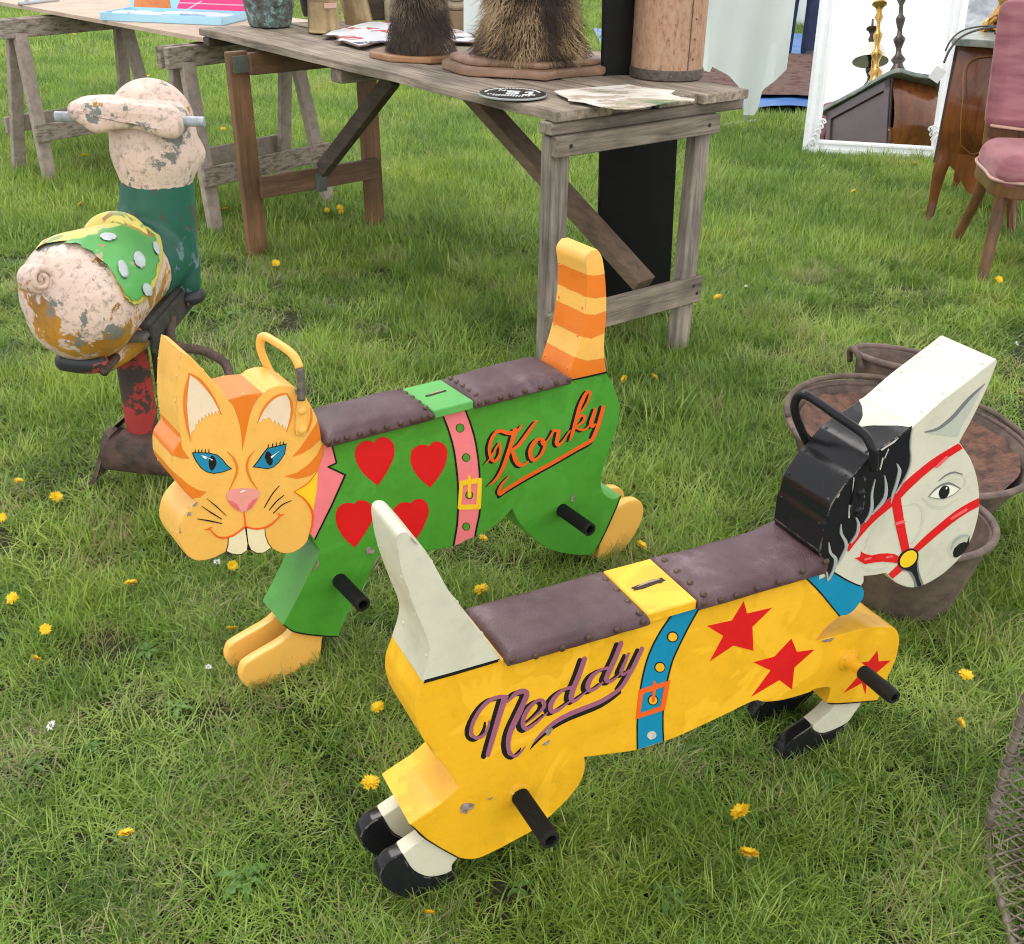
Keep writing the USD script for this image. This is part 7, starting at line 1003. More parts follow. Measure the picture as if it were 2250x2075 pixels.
def worn(name, base, under, amt, scale=11.0, rough=.4):
    return look(name, {'tc': ('texture_coordinate', {}), 'n': ('noise_texture', {'scale': scale, 'detail': 8.0, 'roughness': .66, 'distortion': .5}), 'a': ('rgb_ramp', {'ramp': [(amt, (0, 0, 0)), (amt + .015, (1, 1, 1))]}), 'n3': ('noise_texture', {'scale': 4.0, 'detail': 5.0}), 'b': ('rgb_ramp', {'ramp': [(.35, tuple(np.array(base) * .7)), (.65, base)]}), 'u': ('rgb_ramp', {'ramp': under}), 'x': ('mix', {}), 'p': ('principled_bsdf', {'roughness': rough})},
        [('tc.object', 'n.vector'), ('tc.object', 'n3.vector'), ('n.fac', 'a.fac'), ('n3.fac', 'b.fac'), ('n3.fac', 'u.fac'), ('b.color', 'x.color1'), ('u.color', 'x.color2'), ('a.color', 'x.fac'), ('x.color', 'p.base_color')])
SHIRT = worn('worn_bottle_green', (.012, .085, .055), [(.3, (.18, .30, .36)), (.6, (.05, .05, .04))], .57)
SADG = worn('worn_saddle_green', (.10, .38, .09), [(.35, (.62, .58, .12)), (.55, (.45, .06, .05)), (.7, (.6, .6, .4))], .60, 9.0)
SADY = worn('worn_saddle_yellow', (.72, .60, .13), [(.4, (.42, .05, .05)), (.6, (.10, .36, .09))], .58, 14.0)
SPOT = plain('pale_blue_spot', (.52, .58, .58), .5, var=.25, scale=40)
HOOFP = worn('worn_black_hoof', (.02, .02, .022), [(.4, (.35, .05, .04)), (.6, (.45, .42, .36))], .58, 16.0)
RUSTP = plain('rust_brown', (.105, .058, .045), .75, .1, var=.6, scale=22, bump=.5, rgb2=(.03, .022, .018))
POSTP = worn('red_and_black_post', (.42, .035, .03), [(.4, (.03, .02, .018)), (.6, (.07, .04, .03))], .50, 7.0, .6)
DIRTY = plain('dirty_dark_steel', (.055, .048, .04), .75, .2, var=.6, scale=40, bump=.5)
PX, PY = -.975, 2.636
pig = thing('pig_ride', 'flaking pink pig spring ride with green saddle, seen from behind on a rusty post', 'ride-on toy', (PX, PY, 0))
def pl_(p): return (p[0] - PX, p[1] - PY, p[2])
PS = dict(r1=(-1.040, 2.545, .565, .140), r2=(-1.020, 2.66, .56, .128), r0=(-1.038, 2.535, .535, .132), t=(-.995, 2.78, .56, .110), ch=(-.968, 2.90, .57, .108), sh=(-.947, 2.905, .68, .094), nk=(-.940, 2.905, .755, .088), fa=(-.935, 2.905, .83, .112), dm=(-.934, 2.905, .90, .106), ck=(-.866, 2.945, .815, .048), sn=(-.915, 3.0, .80, .055))
PS = {k: (v[0] - PX, v[1] - PY, v[2], v[3]) for k, v in PS.items()}
def lower(m, z0=.62): m.vertices[:, 2] -= z0; return m
PXF = UsdGeom.Xform.Define(stage, path_for('body', pig)); PXF.AddTranslateOp().Set(Gf.Vec3d(0, 0, .62))
pbody = blob(PS, [('r0', 'r1', 'r2'), ('r2', 't'), ('t', 'ch'), ('ch', 'sh'), ('sh', 'nk'), ('nk', 'fa'), ('fa', 'dm'), ('fa', 'ck'), ('fa', 'sn')], .014, 10)
part('skin', lower(pbody), PIG, PXF.GetPrim(), True)
gr_ = lambda v, e: (v[0], v[1], v[2], v[3] + e)
bd = {k: gr_(PS[k], .0035) for k in ('t', 'ch', 'sh', 'nk')}; bd['fl'] = (PS['ch'][0] + .055, PS['ch'][1] + .02, .565, .056); bd['fl2'] = (PS['ch'][0] + .072, PS['ch'][1] + .0, .478, .040)
shirt = blob(bd, [('t', 'ch'), ('ch', 'sh'), ('sh', 'nk'), ('ch', 'fl'), ('fl', 'fl2')], .014, 8)
cut = trimesh.intersections.slice_mesh_plane(shirt, (0, .25, -1), (0, .2, .755), cap=True); cut = trimesh.intersections.slice_mesh_plane(cut, (0, 1, .12), (0, PS['t'][1] - .02, .56), cap=True)
part('shirt', lower(cut), SHIRT, PXF.GetPrim(), 40)
part('hoof', lower(noisy(T(trimesh.creation.icosphere(3, 1.0).apply_transform(np.diag([.046, .05, .026, 1])), (bd['fl2'][0] + .004, bd['fl2'][1], .442)), .002, 20)), HOOFP, PXF.GetPrim(), True)
# saddle: a shell lying over the back, with a raised pommel
EYEP = np.array([-PX, -PY, EYE])
def cone(pxs):
    """The solid seen through an outline, from the eye outwards (used to mark out areas on the curved back)."""
    q_ = Polygon(pxs).buffer(0); q_ = max(getattr(q_, 'geoms', [q_]), key=lambda g: g.area); pxs = list(q_.exterior.coords)[:-1]
    D_ = np.array([CAMR.T @ np.array([(u / 2250 - .5) / FOC, (v - 1037.5) / 2250 / FOC, 1.0]) for u, v in pxs]); P2 = np.array(pxs, float)
    if not Polygon(P2).exterior.is_ccw: D_, P2 = D_[::-1], P2[::-1]
    n = len(P2); tri = earcut.triangulate_float64(P2, np.array([n], np.uint32)).reshape(-1, 3).astype(int)
    V = np.vstack([EYEP + D_ * 2.0, EYEP + D_ * 2.98]); F = [tuple(q) for q in tri] + [tuple(q[::-1] + n) for q in tri]
    F += [q for i in range(n) for q in ((i, (i + 1) % n + n, (i + 1) % n), (i, i + n, (i + 1) % n + n))]
    m = trimesh.Trimesh(V, np.array(F), process=False)
    if m.volume < 0: m.invert()
    return m3.Manifold(m3.Mesh(np.array(m.vertices, np.float32), np.array(m.faces, np.uint32)))
def shell_at(e_, ks=('r0', 'r1', 'r2', 't')):
    q = blob({k: gr_(PS[k], e_) for k in ks}, [('r0', 'r1', 'r2'), ('r2', 't')], .012, 8); return m3.Manifold(m3.Mesh(np.array(q.vertices, np.float32), np.array(q.faces, np.uint32)))
SP_ = [(78, 548), (100, 536), (144, 530), (189, 541), (231, 575), (258, 620), (280, 660), (299, 670), (322, 657), (343, 622), (357, 575), (355, 530), (338, 500), (300, 488), (240, 490), (170, 500), (110, 515)]
SG_ = [(130, 536), (160, 533), (192, 547), (236, 583), (264, 626), (285, 655), (299, 660), (318, 648), (336, 616), (349, 572), (346, 532), (328, 506), (296, 496), (235, 500), (205, 515), (165, 525)]
wig = lambda P_, s_: [(u + 2.2 * math.sin(i * 2.3 + s_), v + 2.2 * math.cos(i * 1.7 + s_)) for i, (u, v) in enumerate(crv(P_, 4, True))]
part('saddle', lower(tm(shell_at(.006) ^ cone(crv(SP_, 4, True)))), SADY, PXF.GetPrim(), 40)
part('saddle_top', lower(tm(shell_at(.0100) ^ cone(wig(SG_, .5)))), SADG, PXF.GetPrim(), 40)
S3 = shell_at(.0130)
for (u, v), (ra, rb) in (((307, 571), (13, 19)), ((271, 592), (11, 21)), ((324, 637), (11, 15)), ((344, 545), (7, 15)), ((238, 520), (19, 9))):
    a_ = np.linspace(0, 2 * np.pi, 20, endpoint=False); g = tm(S3 ^ cone([(u + ra * math.cos(q) + rb * .25 * math.sin(q), v + rb * math.sin(q)) for q in a_]))
    if len(g.faces): part('spot', lower(g), SPOT, PXF.GetPrim(), True)
pom = T(trimesh.creation.icosphere(4, 1.0).apply_transform(np.diag([.092, .024, .070, 1])), (0, 0, 0), rx=-24, rz=-12)
pom.apply_translation((PS['t'][0] - .018, PS['t'][1] - .035, .640)); part('pommel', lower(pom), SADY, PXF.GetPrim(), True)
pom2 = T(trimesh.creation.icosphere(4, 1.0).apply_transform(np.diag([.075, .024, .056, 1])), (0, 0, 0), rx=-24, rz=-12); pom2.apply_translation((PS['t'][0] + .004, PS['t'][1] - .043, .632)); part('pommel_front', lower(pom2), SADG, PXF.GetPrim(), True)
# ears: one flat brim with the handlebar passing through
bp_ = [(142, 240), (148, 229), (165, 224), (200, 221), (245, 223), (300, 228), (345, 232), (374, 240), (392, 260), (397, 285), (390, 303), (374, 309), (340, 301), (288, 288), (245, 290), (218, 297), (198, 293), (180, 281), (158, 268), (145, 255)]
bw_ = [at_y(u, v, 2.77) for u, v in bp_]
bs_ = slab_solid(soften(Polygon([(q[0] - PX, q[2]) for q in bw_]), 60), 2.766 - PY, 2.885 - PY, .022).refine_to_length(.009).to_mesh()
brim = trimesh.Trimesh(bs_.vert_properties[:, :3], bs_.tri_verts, process=True); trimesh.smoothing.filter_taubin(brim, iterations=14)
part('ears', lower(noisy(brim, .003, 14)), PIG, PXF.GetPrim(), True)
hb0, hb1 = pl_(at_y(122, 256, 2.80)), pl_(at_y(449, 268, 2.81))
HBM = plain('grey_handlebar', (.36, .40, .43), .5, .2, var=.35, scale=60, bump=.2)
part('handlebar', lower(tube([hb0, hb1], .0125, 18)), HBM, PXF.GetPrim(), 40)
sk = lower(T(lathe([(.012, -.01), (.024, -.008), (.03, .004), (.026, .012)], 20), tuple(np.array(hb1) - (np.array(hb1) - hb0) * .2), ry=90)); part('socket', sk, plain('dark_socket', (.05, .045, .04), .7, var=.5), PXF.GetPrim(), True)
eye = pl_((-.838, 2.915, .868)); part('eye', lower(T(trimesh.creation.icosphere(2, 1.0).apply_transform(np.diag([.010, .016, .022, 1])), eye)), INK, PXF.GetPrim(), True)
# curly tail
tc_ = np.array(pl_(at_y(76, 612, 2.425))); tax = np.array([.88, -.47, .06]); tax /= np.linalg.norm(tax); tu = np.array([-tax[1], tax[0], 0]); tu /= np.linalg.norm(tu); tv = np.cross(tax, tu)
bun = lathe([(.004, -.032), (.024, -.030), (.033, -.018), (.035, 0), (.034, .014), (.028, .020), (.012, .021), (0, .020)], 26)
M_ = np.eye(4); M_[:3, 0], M_[:3, 1], M_[:3, 2], M_[:3, 3] = tu, tv, tax, tc_; bun.apply_transform(M_)
if bun.volume < 0: bun.invert()
spi = np.array([tc_ + tax * (.0195 + .006 * k / 29) + (tu * math.cos(q) + tv * math.sin(q)) * rr_ for k, (q, rr_) in enumerate(zip(np.linspace(0, 9.6, 30), np.linspace(.029, .004, 30)))])
part('tail', [lower(noisy(bun, .0015, 30)), lower(tube(spi, np.linspace(.0085, .0055, 30), 10)), lower(tube(crv([tc_ + tu * .01 - tax * .005, tc_ + [.03, .06, -.01], tc_ + [.06, .12, -.02]], 4), .026, 14))], PIG, PXF.GetPrim(), True)
hf = pl_(at(182, 795, .415))
part('hoof', lower(noisy(tube(crv([(hf[0] - .062, hf[1] - .005, hf[2] + .003), (hf[0] - .05, hf[1], hf[2]), (hf[0], hf[1] - .004, hf[2] - .003), (hf[0] + .045, hf[1], hf[2] - .002), (hf[0] + .058, hf[1], hf[2])], 4), [.012, .016, .019, .0215, .023, .024, .0245, .025, .025, .025, .025, .0245, .024, .022, .019, .015, .010], 16), .002, 22)), HOOFP, PXF.GetPrim(), True)
lg0, lg1 = pl_(at_y(232, 803, 2.53)), pl_(at_y(306, 728, 2.62)); part('leg', lower(tube(crv([lg0, (np.array(lg0) + lg1) / 2 + [0, 0, -.004], lg1], 6), np.linspace(.020, .044, 13), 18)), PIG, PXF.GetPrim(), True)
# post, frame and base
P0 = np.array(pl_(at(318, 975, .12)))
part('post', tube([(0, 0, .08), (0, 0, .30), (0, 0, .47)], .041, 28), POSTP, pig, 40)
part('frame', [cbox(.13, .32, .05, (.01, .11, .455), .006), cbox(.012, .34, .07, (.078, .11, .435), .003)], DIRTY, pig, 30)
part('flange', cbox(.15, .05, .016, (.0, -.075, .452), .004), plain('grey_flange', (.14, .135, .12), .6, .3, var=.5), pig, 30)
part('web', cbox(.016, .16, .14, (.05, .10, .35), .004), DIRTY, pig, 30)
f0, f1, f2, f3_ = pl_(at(380, 755, .42)), pl_(at(448, 772, .41)), pl_(at(495, 800, .39)), pl_(at(510, 850, .36))
part('footrest', tube(crv([(.07, .14, .43), f0, f1, f2, f3_], 7), .0115, 12), plain('rusty_rod', (.12, .075, .055), .7, .2, var=.6, scale=50, bump=.4), pig, True)
g0 = pl_(at(228, 818, .40)); part('footrest', tube([g0, (0, -.02, .41)], .011, 12), plain('rusty_rod', (.12, .075, .055)), pig, True)
k0, k1 = np.array(pl_(at(240, 985, .115))), np.array(pl_(at(470, 1010, .10)))
part('base_tube', noisy(tube([k0, k0 * .6 + k1 * .4, k1], .058, 30), .0025, 18), RUSTP, pig, 40)
fe = [pl_(at(258, 932, .185)), pl_(at(240, 950, .17)), pl_(at(228, 985, .12)), pl_(at(218, 1018, .075)), pl_(at(205, 1052, .03)), pl_(at(165, 1078, -.005))]
fe = crv(fe, 5); V = []; F = []
wd = np.interp(np.linspace(0, 1, len(fe)), [0, .15, .5, .8, 1], [.05, .075, .07, .05, .03])
for i, (q, w) in enumerate(zip(fe, wd)):
    V += [q + [-.004, -w * .3, .0], q + [.006, w, .0], q + [.014, w, -.006], q + [.006, -w * .3, -.006]]
for i in range(len(fe) - 1):
    for j in range(4): a, b = i * 4 + j, i * 4 + (j + 1) % 4; F += [(a, b, b + 4), (a, b + 4, a + 4)]
part('foot', trimesh.Trimesh(np.array(V), np.array(F), process=False), plain('rusty_foot', (.16, .115, .09), .8, .1, var=.6, scale=40, bump=.5, rgb2=(.05, .035, .028)), pig, 30)
part('foot', beam(tuple(k1 + [.0, -.02, .05]), tuple(k1 + [.06, -.10, -.11]), .05, .012), RUSTP, pig, 30)

# ---------------------------------------------------------------- three iron pots
IRON = plain('brown_iron', (.15, .102, .078), .75, .1, var=.5, scale=16, bump=.6, bscale=45, rgb2=(.062, .043, .036))
IRONR = plain('rust_bed', (.16, .072, .045), .9, var=.6, scale=30, bump=1.0, bscale=60, rgb2=(.045, .025, .019))
RIMR = plain('rust_rim', (.185, .125, .10), .7, .2, var=.6, scale=30, bump=.4, rgb2=(.085, .062, .055))
def pot(name, label, loc, R, h, r0, fill, tilt=(0, 0), lugs=None, bail=None, sq=1.0):
    t = thing(name, label, 'pot', loc, rot=(tilt[0], tilt[1], 0))
    k = np.diag([1, sq, 1, 1])
    wall = lathe([(0, 0), (r0 * .9, 0), (r0, .012), ((r0 * .45 + R * .55), h * .55), (R - .006, h - .012), (R - .012, h - .014), ((r0 * .45 + R * .55) - .014, h * .55), (r0 - .012, .02), (0, .014)], 72).apply_transform(k)
    part('wall', noisy(wall, .0022, 12), IRON, t, 40)
    a = np.linspace(0, 2 * np.pi, 72, endpoint=False)
    part('rim', tube(np.c_[R * np.cos(a), sq * R * np.sin(a), np.full(72, h - .008)], .0085, 10, closed=True), RIMR, t, True)
    if fill:
        rf = np.interp(fill, [.02 / h, .55, 1], [r0 - .012, r0 * .45 + R * .55 - .014, R - .012]); n = 40
        rr_, aa = np.meshgrid(np.linspace(0, 1, 22), np.linspace(0, 2 * np.pi, n, endpoint=False), indexing='ij')
        x, y = rr_ * rf * np.cos(aa), rr_ * rf * np.sin(aa) * sq; z = fill * h + (meshkit.fbm(np.stack([x * 26, y * 26, x * 0], -1), 4, 3) - .5) * .045 + .05 * rr_ ** 3 - .03
        i2 = np.arange(22 * n).reshape(22, n); F = []
        for i in range(21):
            for j in range(n): b = (j + 1) % n; F += [(i2[i, j], i2[i + 1, j], i2[i + 1, b]), (i2[i, j], i2[i + 1, b], i2[i, b])]
        part('rust_layer', trimesh.Trimesh(np.stack([x, y, z], -1).reshape(-1, 3), np.array(F), process=False), IRONR, t, True)
    for ang in lugs or ():
        a = math.radians(ang); c = np.array([R * math.cos(a), R * sq * math.sin(a), h - .02]); u = np.array([math.cos(a), math.sin(a), 0]); s = np.array([-u[1], u[0], 0])
        part('lug', tube(crv([c - s * .045 + [0, 0, -.02], c + u * .012 - s * .03 + [0, 0, .012], c + u * .016 + [0, 0, .022], c + u * .012 + s * .03 + [0, 0, .012], c + s * .045 + [0, 0, -.02]], 4), .009, 8), IRON, t, True)
    if bail:
        a0, drop = bail; a = math.radians(a0); e = np.array([math.cos(a), math.sin(a) * sq, 0]) * (R + .004); s = np.array([-math.sin(a), math.cos(a), 0])
        pts = [e * math.cos(q) + s * (R + .012) * math.sin(q) * math.cos(math.radians(drop)) + np.array([0, 0, h + .004 + (R + .012) * math.sin(q) * math.sin(math.radians(drop))]) for q in np.linspace(0, np.pi, 40)]
        part('bail', tube(np.array(pts), .0075, 10), IRON, t, True)
    return t
pan = pot('iron_cauldron', 'widest rusty iron cauldron behind the donkey head, with its bail lying back on the rim', (.985, 2.555, .0), .305, .245, .19, .83, (0, 4.5), None, (-3, 2), 1.06)
low = pot('iron_bucket', 'rusty iron bucket standing in front of the cauldron under the donkey muzzle', (.90, 2.16, 0), .172, .225, .115, .35, (0, 0), None, None)
sml = pot('iron_pot', 'small grey brown iron pot with a side lug behind the cauldron', (1.085, 2.95, .0), .135, .283, .085, .3, (-8, 6), (185,), None)

# ---------------------------------------------------------------- rusty chain-link guard at the right edge
WIRE = plain('rusty_wire', (.27, .225, .18), .6, .35, var=.55, scale=40, bump=.3, rgb2=(.12, .095, .08))
g0, g1 = at(2165, 1834, 0.0), at(2214, 2075, 0.0)
gd = (g1 - g0) / np.linalg.norm(g1 - g0)
GA = -14.0
mg = thing('wire_guard', 'rusty woven wire guard with a worn wooden knob on its post, at the right edge', 'wire panel', g0, GA)
GH, GL, GF = .455, .50, .36
ga_ = math.radians(-GA); bd2 = np.array([gd[0] * math.cos(ga_) - gd[1] * math.sin(ga_), gd[0] * math.sin(ga_) + gd[1] * math.cos(ga_), 0])
part('post', tube(crv([(0, 0, -.01), (0, 0, .05), (.002, .0, .2), (0, 0, .35), (.0, 0, GH)], 4), .0065, 10), WIRE, mg, True)
part('bottom_rail', tube(crv([(0, 0, .012), bd2 * .1 + [-.006, .008, .010], bd2 * .22 + [.004, 0, .010], bd2 * GF + [0, 0, .010]], 5), .0075, 10), WIRE, mg, True)
part('top_rail', tube([(0, 0, GH), (GL, .0, GH)], .0055, 10), WIRE, mg, True)
part('post', tube([(GL, 0, 0), (GL, 0, GH)], .0065, 10), WIRE, mg, True)
part('knob', T(lathe([(0, -.01), (.009, -.008), (.0125, .004), (.0115, .018), (.006, .026), (0, .027)], 20), (.0, 0, GH + .004)), plain('worn_wood_knob', (.36, .19, .14), .6, var=.35, scale=60), mg, True)
px_, am, st_w = .0150, .0088, .0125
for i in range(int(GL / px_)):
    x0 = px_ * (i + .5); n_ = int((GH + GF) / st_w); P_ = []
    for k in range(n_):
        s_ = k * st_w; z = (am if k % 2 == 0 else -am) * (1 if i % 2 == 0 else -1) + .0025 * math.sin(s_ * 30 + i); w_ = .0018 if (k // 2) % 2 == 0 else -.0018
        if s_ < GH - .02: P_.append([x0 + z, .006 * math.sin(s_ * 14 + i * .3) + w_, GH - s_])
        else: d_ = s_ - GH + .02; P_.append([x0 + z + bd2[0] * d_, bd2[1] * d_, .022 + .006 * math.sin(d_ * 25 + i) + w_])
    part('woven_wire', tube(crv(P_, 2), .0023, 5), WIRE, mg, True)
for i in range(16):
    a = np.linspace(0, 2 * np.pi, 12, endpoint=False); z = .03 + i * .027
    part('ring', tube(np.c_[.0105 * np.cos(a) + .003, .0105 * np.sin(a), z + .003 * np.sin(a)], .0016, 5, closed=True), WIRE, mg, True)

# ---------------------------------------------------------------- pink chair
VEL = look('pink_velvet', {'tc': ('texture_coordinate', {}), 'mp': ('mapping', {'scale': (1, 1, 5)}), 'n': ('noise_texture', {'scale': 5.0, 'detail': 5.0}), 'n2': ('noise_texture', {'scale': 90.0, 'detail': 3.0}), 'r': ('rgb_ramp', {'ramp': [(.35, (.21, .062, .078)), (.62, (.32, .125, .14))]}), 'bp': ('bump', {'strength': .3, 'distance': .003}), 'p': ('principled_bsdf', {'roughness': .8, 'sheen_weight': .45, 'sheen_roughness': .35, 'sheen_tint': (.9, .62, .62)})},
    [('tc.object', 'mp.vector'), ('mp.vector', 'n.vector'), ('tc.object', 'n2.vector'), ('n.fac', 'r.fac'), ('r.color', 'p.base_color'), ('n2.fac', 'bp.height'), ('bp.normal', 'p.normal')])
CHW = wood('chair_walnut', (.21, .10, .04), (.085, .038, .015), 'z', .35, 1.0, .1)
PIPE = plain('pale_piping', (.55, .34, .27), .7, var=.2)
chw = thing('velvet_chair', 'pink velvet upholstered chair with sabre legs at the right edge', 'chair', (2.235, 4.745, 0), 172)
def sabre(x, y, dx, dy, h, r0=.019, r1=.030):
    return tube(crv([(x + dx, y + dy, -.02), (x + dx * .55, y + dy * .55, h * .30), (x + dx * .15, y + dy * .15, h * .65), (x, y, h)], 5), np.linspace(r0, r1, 16), 10)
for x, y, dx, dy in ((-.20, -.21, -.05, -.14), (.20, -.21, .05, -.14), (-.23, .20, -.03, .10), (.23, .20, .03, .10)):
    part('leg', sabre(x, y, dx, dy, .44), CHW, chw, True)
st_ = Polygon(crv([(-.24, -.22), (0, -.24), (.24, -.22), (.27, .05), (.25, .23), (0, .27), (-.25, .23), (-.27, .05)], 5, True))
s = tm(slab_solid(st_, .36, .425, .008)); v = s.vertices; part('seat_rail', trimesh.Trimesh(np.c_[v[:, 0], v[:, 2], v[:, 1]], s.faces[:, ::-1], process=False), CHW, chw, 30)
cu = blob({k: (x, y, .455, .075) for k, (x, y) in dict(a=(-.19, -.15), b=(.19, -.15), c=(.20, .19), d=(-.20, .19)).items()} | {'m': (0, 0, .475, .085)}, [('a', 'b', 'c', 'd', 'm')], .02, 6)
part('seat_cushion', cu, VEL, chw, True)
rg_ = np.array(st_.buffer(.004).exterior.coords)[:-1]; part('piping', tube(np.c_[rg_, np.full(len(rg_), .428)], .007, 8, closed=True), PIPE, chw, True)
bx = [(-.21, -.225, .60), (.21, -.225, .60), (.225, -.30, 1.02), (-.225, -.30, 1.02), (0, -.33, 1.08)]
bkm = blob({k: (*v[:2], v[2], .045) for k, v in zip('abcde', bx)}, [tuple('abcde')], .02, 6)
part('backrest', bkm, VEL, chw, True)
part('back_rail', beam((-.235, -.235, .545), (.235, -.235, .545), .05, .06), CHW, chw, 30)
for sx_ in (-1, 1): part('back_post', tube(crv([(sx_ * .215, -.21, .40), (sx_ * .225, -.235, .55), (sx_ * .235, -.30, .95)], 5), .020, 10), CHW, chw, True)
part('piping', tube(crv([(-.235, -.185, .572), (0, -.19, .556), (.235, -.185, .572)], 8), .007, 8), PIPE, chw, True)

# ---------------------------------------------------------------- commode with marble top, its lamps, and the mirror that shows them
MAH = wood('mahogany_veneer', (.27, .088, .028), (.11, .034, .012), 'z', .16, .5, .03); INL = plain('inlay_gold', (.33, .16, .045), .35, .1, var=.2)
BACKB = plain('dark_back_panel', (.085, .05, .055), .35, var=.25, scale=8, bump=.05); MARB = plain('green_marble', (.26, .28, .25), .3, var=.5, scale=16, bump=.02, rgb2=(.10, .13, .11)); ORMO = plain('gilt_brass', (.55, .32, .09), .3, .9, var=.4, scale=60, bump=.2); DBR = plain('dark_bronze', (.09, .07, .055), .35, .8, var=.5, scale=40, bump=.2)
cA, cB = np.array([2.03, 5.507, 0.0]), np.array([2.03 + .75 * math.cos(math.radians(62.2)), 5.507 + .75 * math.sin(math.radians(62.2)), 0.0])
cdir = (cB - cA) / np.linalg.norm(cB - cA)
CL_, CD, CH_ = .75, .36, .87
com = thing('commode', 'bombe mahogany commode with grey marble top, behind the pink chair', 'commode', cA, math.degrees(math.atan2(cdir[1], cdir[0])))
nz_ = 26; zz = np.linspace(.30, CH_ - .035, nz_); swell = lambda z: .085 * np.sin(np.clip((z - .26) / (CH_ - .26), 0, 1) * np.pi * 1.05) ** 1.4 - .030 * np.clip(1 - (z - .26) / .22, 0, 1)
V = []; F = []
for z in zz:
    s_ = swell(z); ringp = [(-s_ * .6, 0), (CL_ + s_ * .6, 0), (CL_ + s_, -CD * .25), (CL_ + s_ * 1.25, -CD * .6), (CL_ + s_ * .9, -CD - s_), (CL_ / 2, -CD - s_ * 1.3), (-s_ * .9, -CD - s_), (-s_ * 1.25, -CD * .6), (-s_, -CD * .25)]
    V += [(x, y, z) for x, y in ringp]
k_ = 9
for i in range(nz_ - 1):
    for j in range(1, k_):
        a, b = i * k_ + j, i * k_ + (j + 1) % k_; F += [(a, b, b + k_), (a, b + k_, a + k_)]
part('carcass', trimesh.Trimesh(np.array(V, float), np.array(F), process=False).subdivide(), MAH, com, 50)
part('back_panel', [cbox(CL_ + .01, .016, CH_ - .33, (CL_ / 2, -.004, (CH_ - .035 + .295) / 2), .003), cbox(.06, .016, CH_ - .33, (.03, .010, (CH_ + .26) / 2), .003), cbox(.06, .016, CH_ - .33, (CL_ - .03, .010, (CH_ + .26) / 2), .003), cbox(CL_, .016, .07, (CL_ / 2, .010, CH_ - .075), .003)], BACKB, com, 30)
for x, y, dx, dy in ((.0, -.02, -.04, .0), (CL_, -.02, .03, .0), (-.0, -CD, -.05, -.05), (CL_, -CD, .05, -.05)):
    part('leg', tube(crv([(x + dx * 1.3, y + dy * 1.2, -.02), (x + dx * .5, y + dy * .5, .10), (x, y, .24), (x + (.02 if x < .1 else -.02), y + (.02 if y < -.1 else -.01), .36), (x + (.03 if x < .1 else -.03), y + (.03 if y < -.1 else -.01), .48)], 5), np.interp(np.linspace(0, 1, 21), [0, .3, .6, 1], [.018, .022, .036, .05]), 12), MAH, com, True)
apr = Polygon(crv([(.04, .32), (.10, .24), (.2, .30), (CL_ / 2 - .1, .30), (CL_ / 2, .20), (CL_ / 2 + .1, .30), (CL_ - .2, .30), (CL_ - .1, .24), (CL_ - .04, .32)], 4).tolist() + [(CL_ - .04, .40), (.04, .40)])
part('apron', tm(slab_solid(apr.buffer(0), -CD - .012, -CD + .01, .002)), MAH, com, 30)
aps = Polygon(crv([(-CD + .02, .32), (-CD + .10, .22), (-CD / 2, .17), (-.10, .26), (-.02, .32)], 4).tolist() + [(-.02, .42), (-CD + .02, .42)]).buffer(0)
for x in (-.012, CL_ + .002):
    m = tm(slab_solid(aps, 0, .012, .002)); v = m.vertices; part('apron', trimesh.Trimesh(np.c_[x + v[:, 1], v[:, 0], v[:, 2]], m.faces[:, ::-1], process=False), MAH, com, 30)
inl = [( -.012 - swell(z) * 1.12, y, z) for y, z in crv([(-.10, .40), (-.075, .6), (-.07, .78), (-.36, .78), (-.37, .6), (-.34, .40), (-.28, .36), (-.22, .40), (-.16, .36), (-.10, .40)], 8)]
part('inlay', tube(np.array(inl), .0028, 6), INL, com, True)
mt_ = Polygon(crv([(-.05, .03), (CL_ / 2, .035), (CL_ + .05, .03), (CL_ + .075, -CD * .35), (CL_ + .06, -CD - .06), (CL_ / 2, -CD - .10), (-.06, -CD - .06), (-.075, -CD * .35)], 6, True)).simplify(.001)
s = tm(slab_solid(mt_, CH_ - .033, CH_, .007)); v = s.vertices; part('marble_top', trimesh.Trimesh(np.c_[v[:, 0], v[:, 2], v[:, 1]], s.faces[:, ::-1], process=False), MARB, com, 30)
ca_, sa_ = cdir[0], cdir[1]
def on_com(x, y): return (cA[0] + x * ca_ - y * sa_, cA[1] + x * sa_ + y * ca_, CH_)
def baluster(h, k=1.0):
    pr = [(0, 0), (.085, 0), (.08, .02), (.055, .035), (.06, .07), (.045, .10), (.03, .13), (.05, .16), (.022, .20), (.018, .24), (.036, .29), (.042, .31), (.02, .34), (.016, .38), (.03, .44), (.034, .46), (.016, .49), (.014, .56), (.032, .60), (.018, .64), (.03, .68), (.055, .70), (.05, .715), (.012, .72), (.010, .80), (0, .80)]
    return lathe([(r * k, z * h / .8) for r, z in pr], 24)
l1 = thing('dark_candlestick', 'dark turned bronze pricket candlestick reflected at the right in the mirror', 'candlestick', on_com(CL_ - .12, -.13))
part('stem', baluster(.78), DBR, l1, True)
for a in (90, 210, 330): part('foot', T(tube(crv([(.05, 0, .05), (.09, 0, .03), (.105, 0, .008), (.12, 0, .012)], 4), .016, 8), rz=a), DBR, l1, True)
l2 = thing('gilt_candlestick', 'gilt carved candlestick reflected at the centre of the mirror', 'candlestick', on_com(CL_ - .36, -.12))
part('stem', baluster(.74), ORMO, l2, True)
for a in (90, 210, 330): part('foot', T(tube(crv([(.05, 0, .06), (.10, 0, .04), (.115, 0, .01), (.13, 0, .015)], 4), .019, 8), rz=a), ORMO, l2, True)
l3 = thing('oil_lamp', 'dark lamp with a pale glass shade reflected behind the gilt candlestick', 'lamp', on_com(CL_ - .52, -.18))
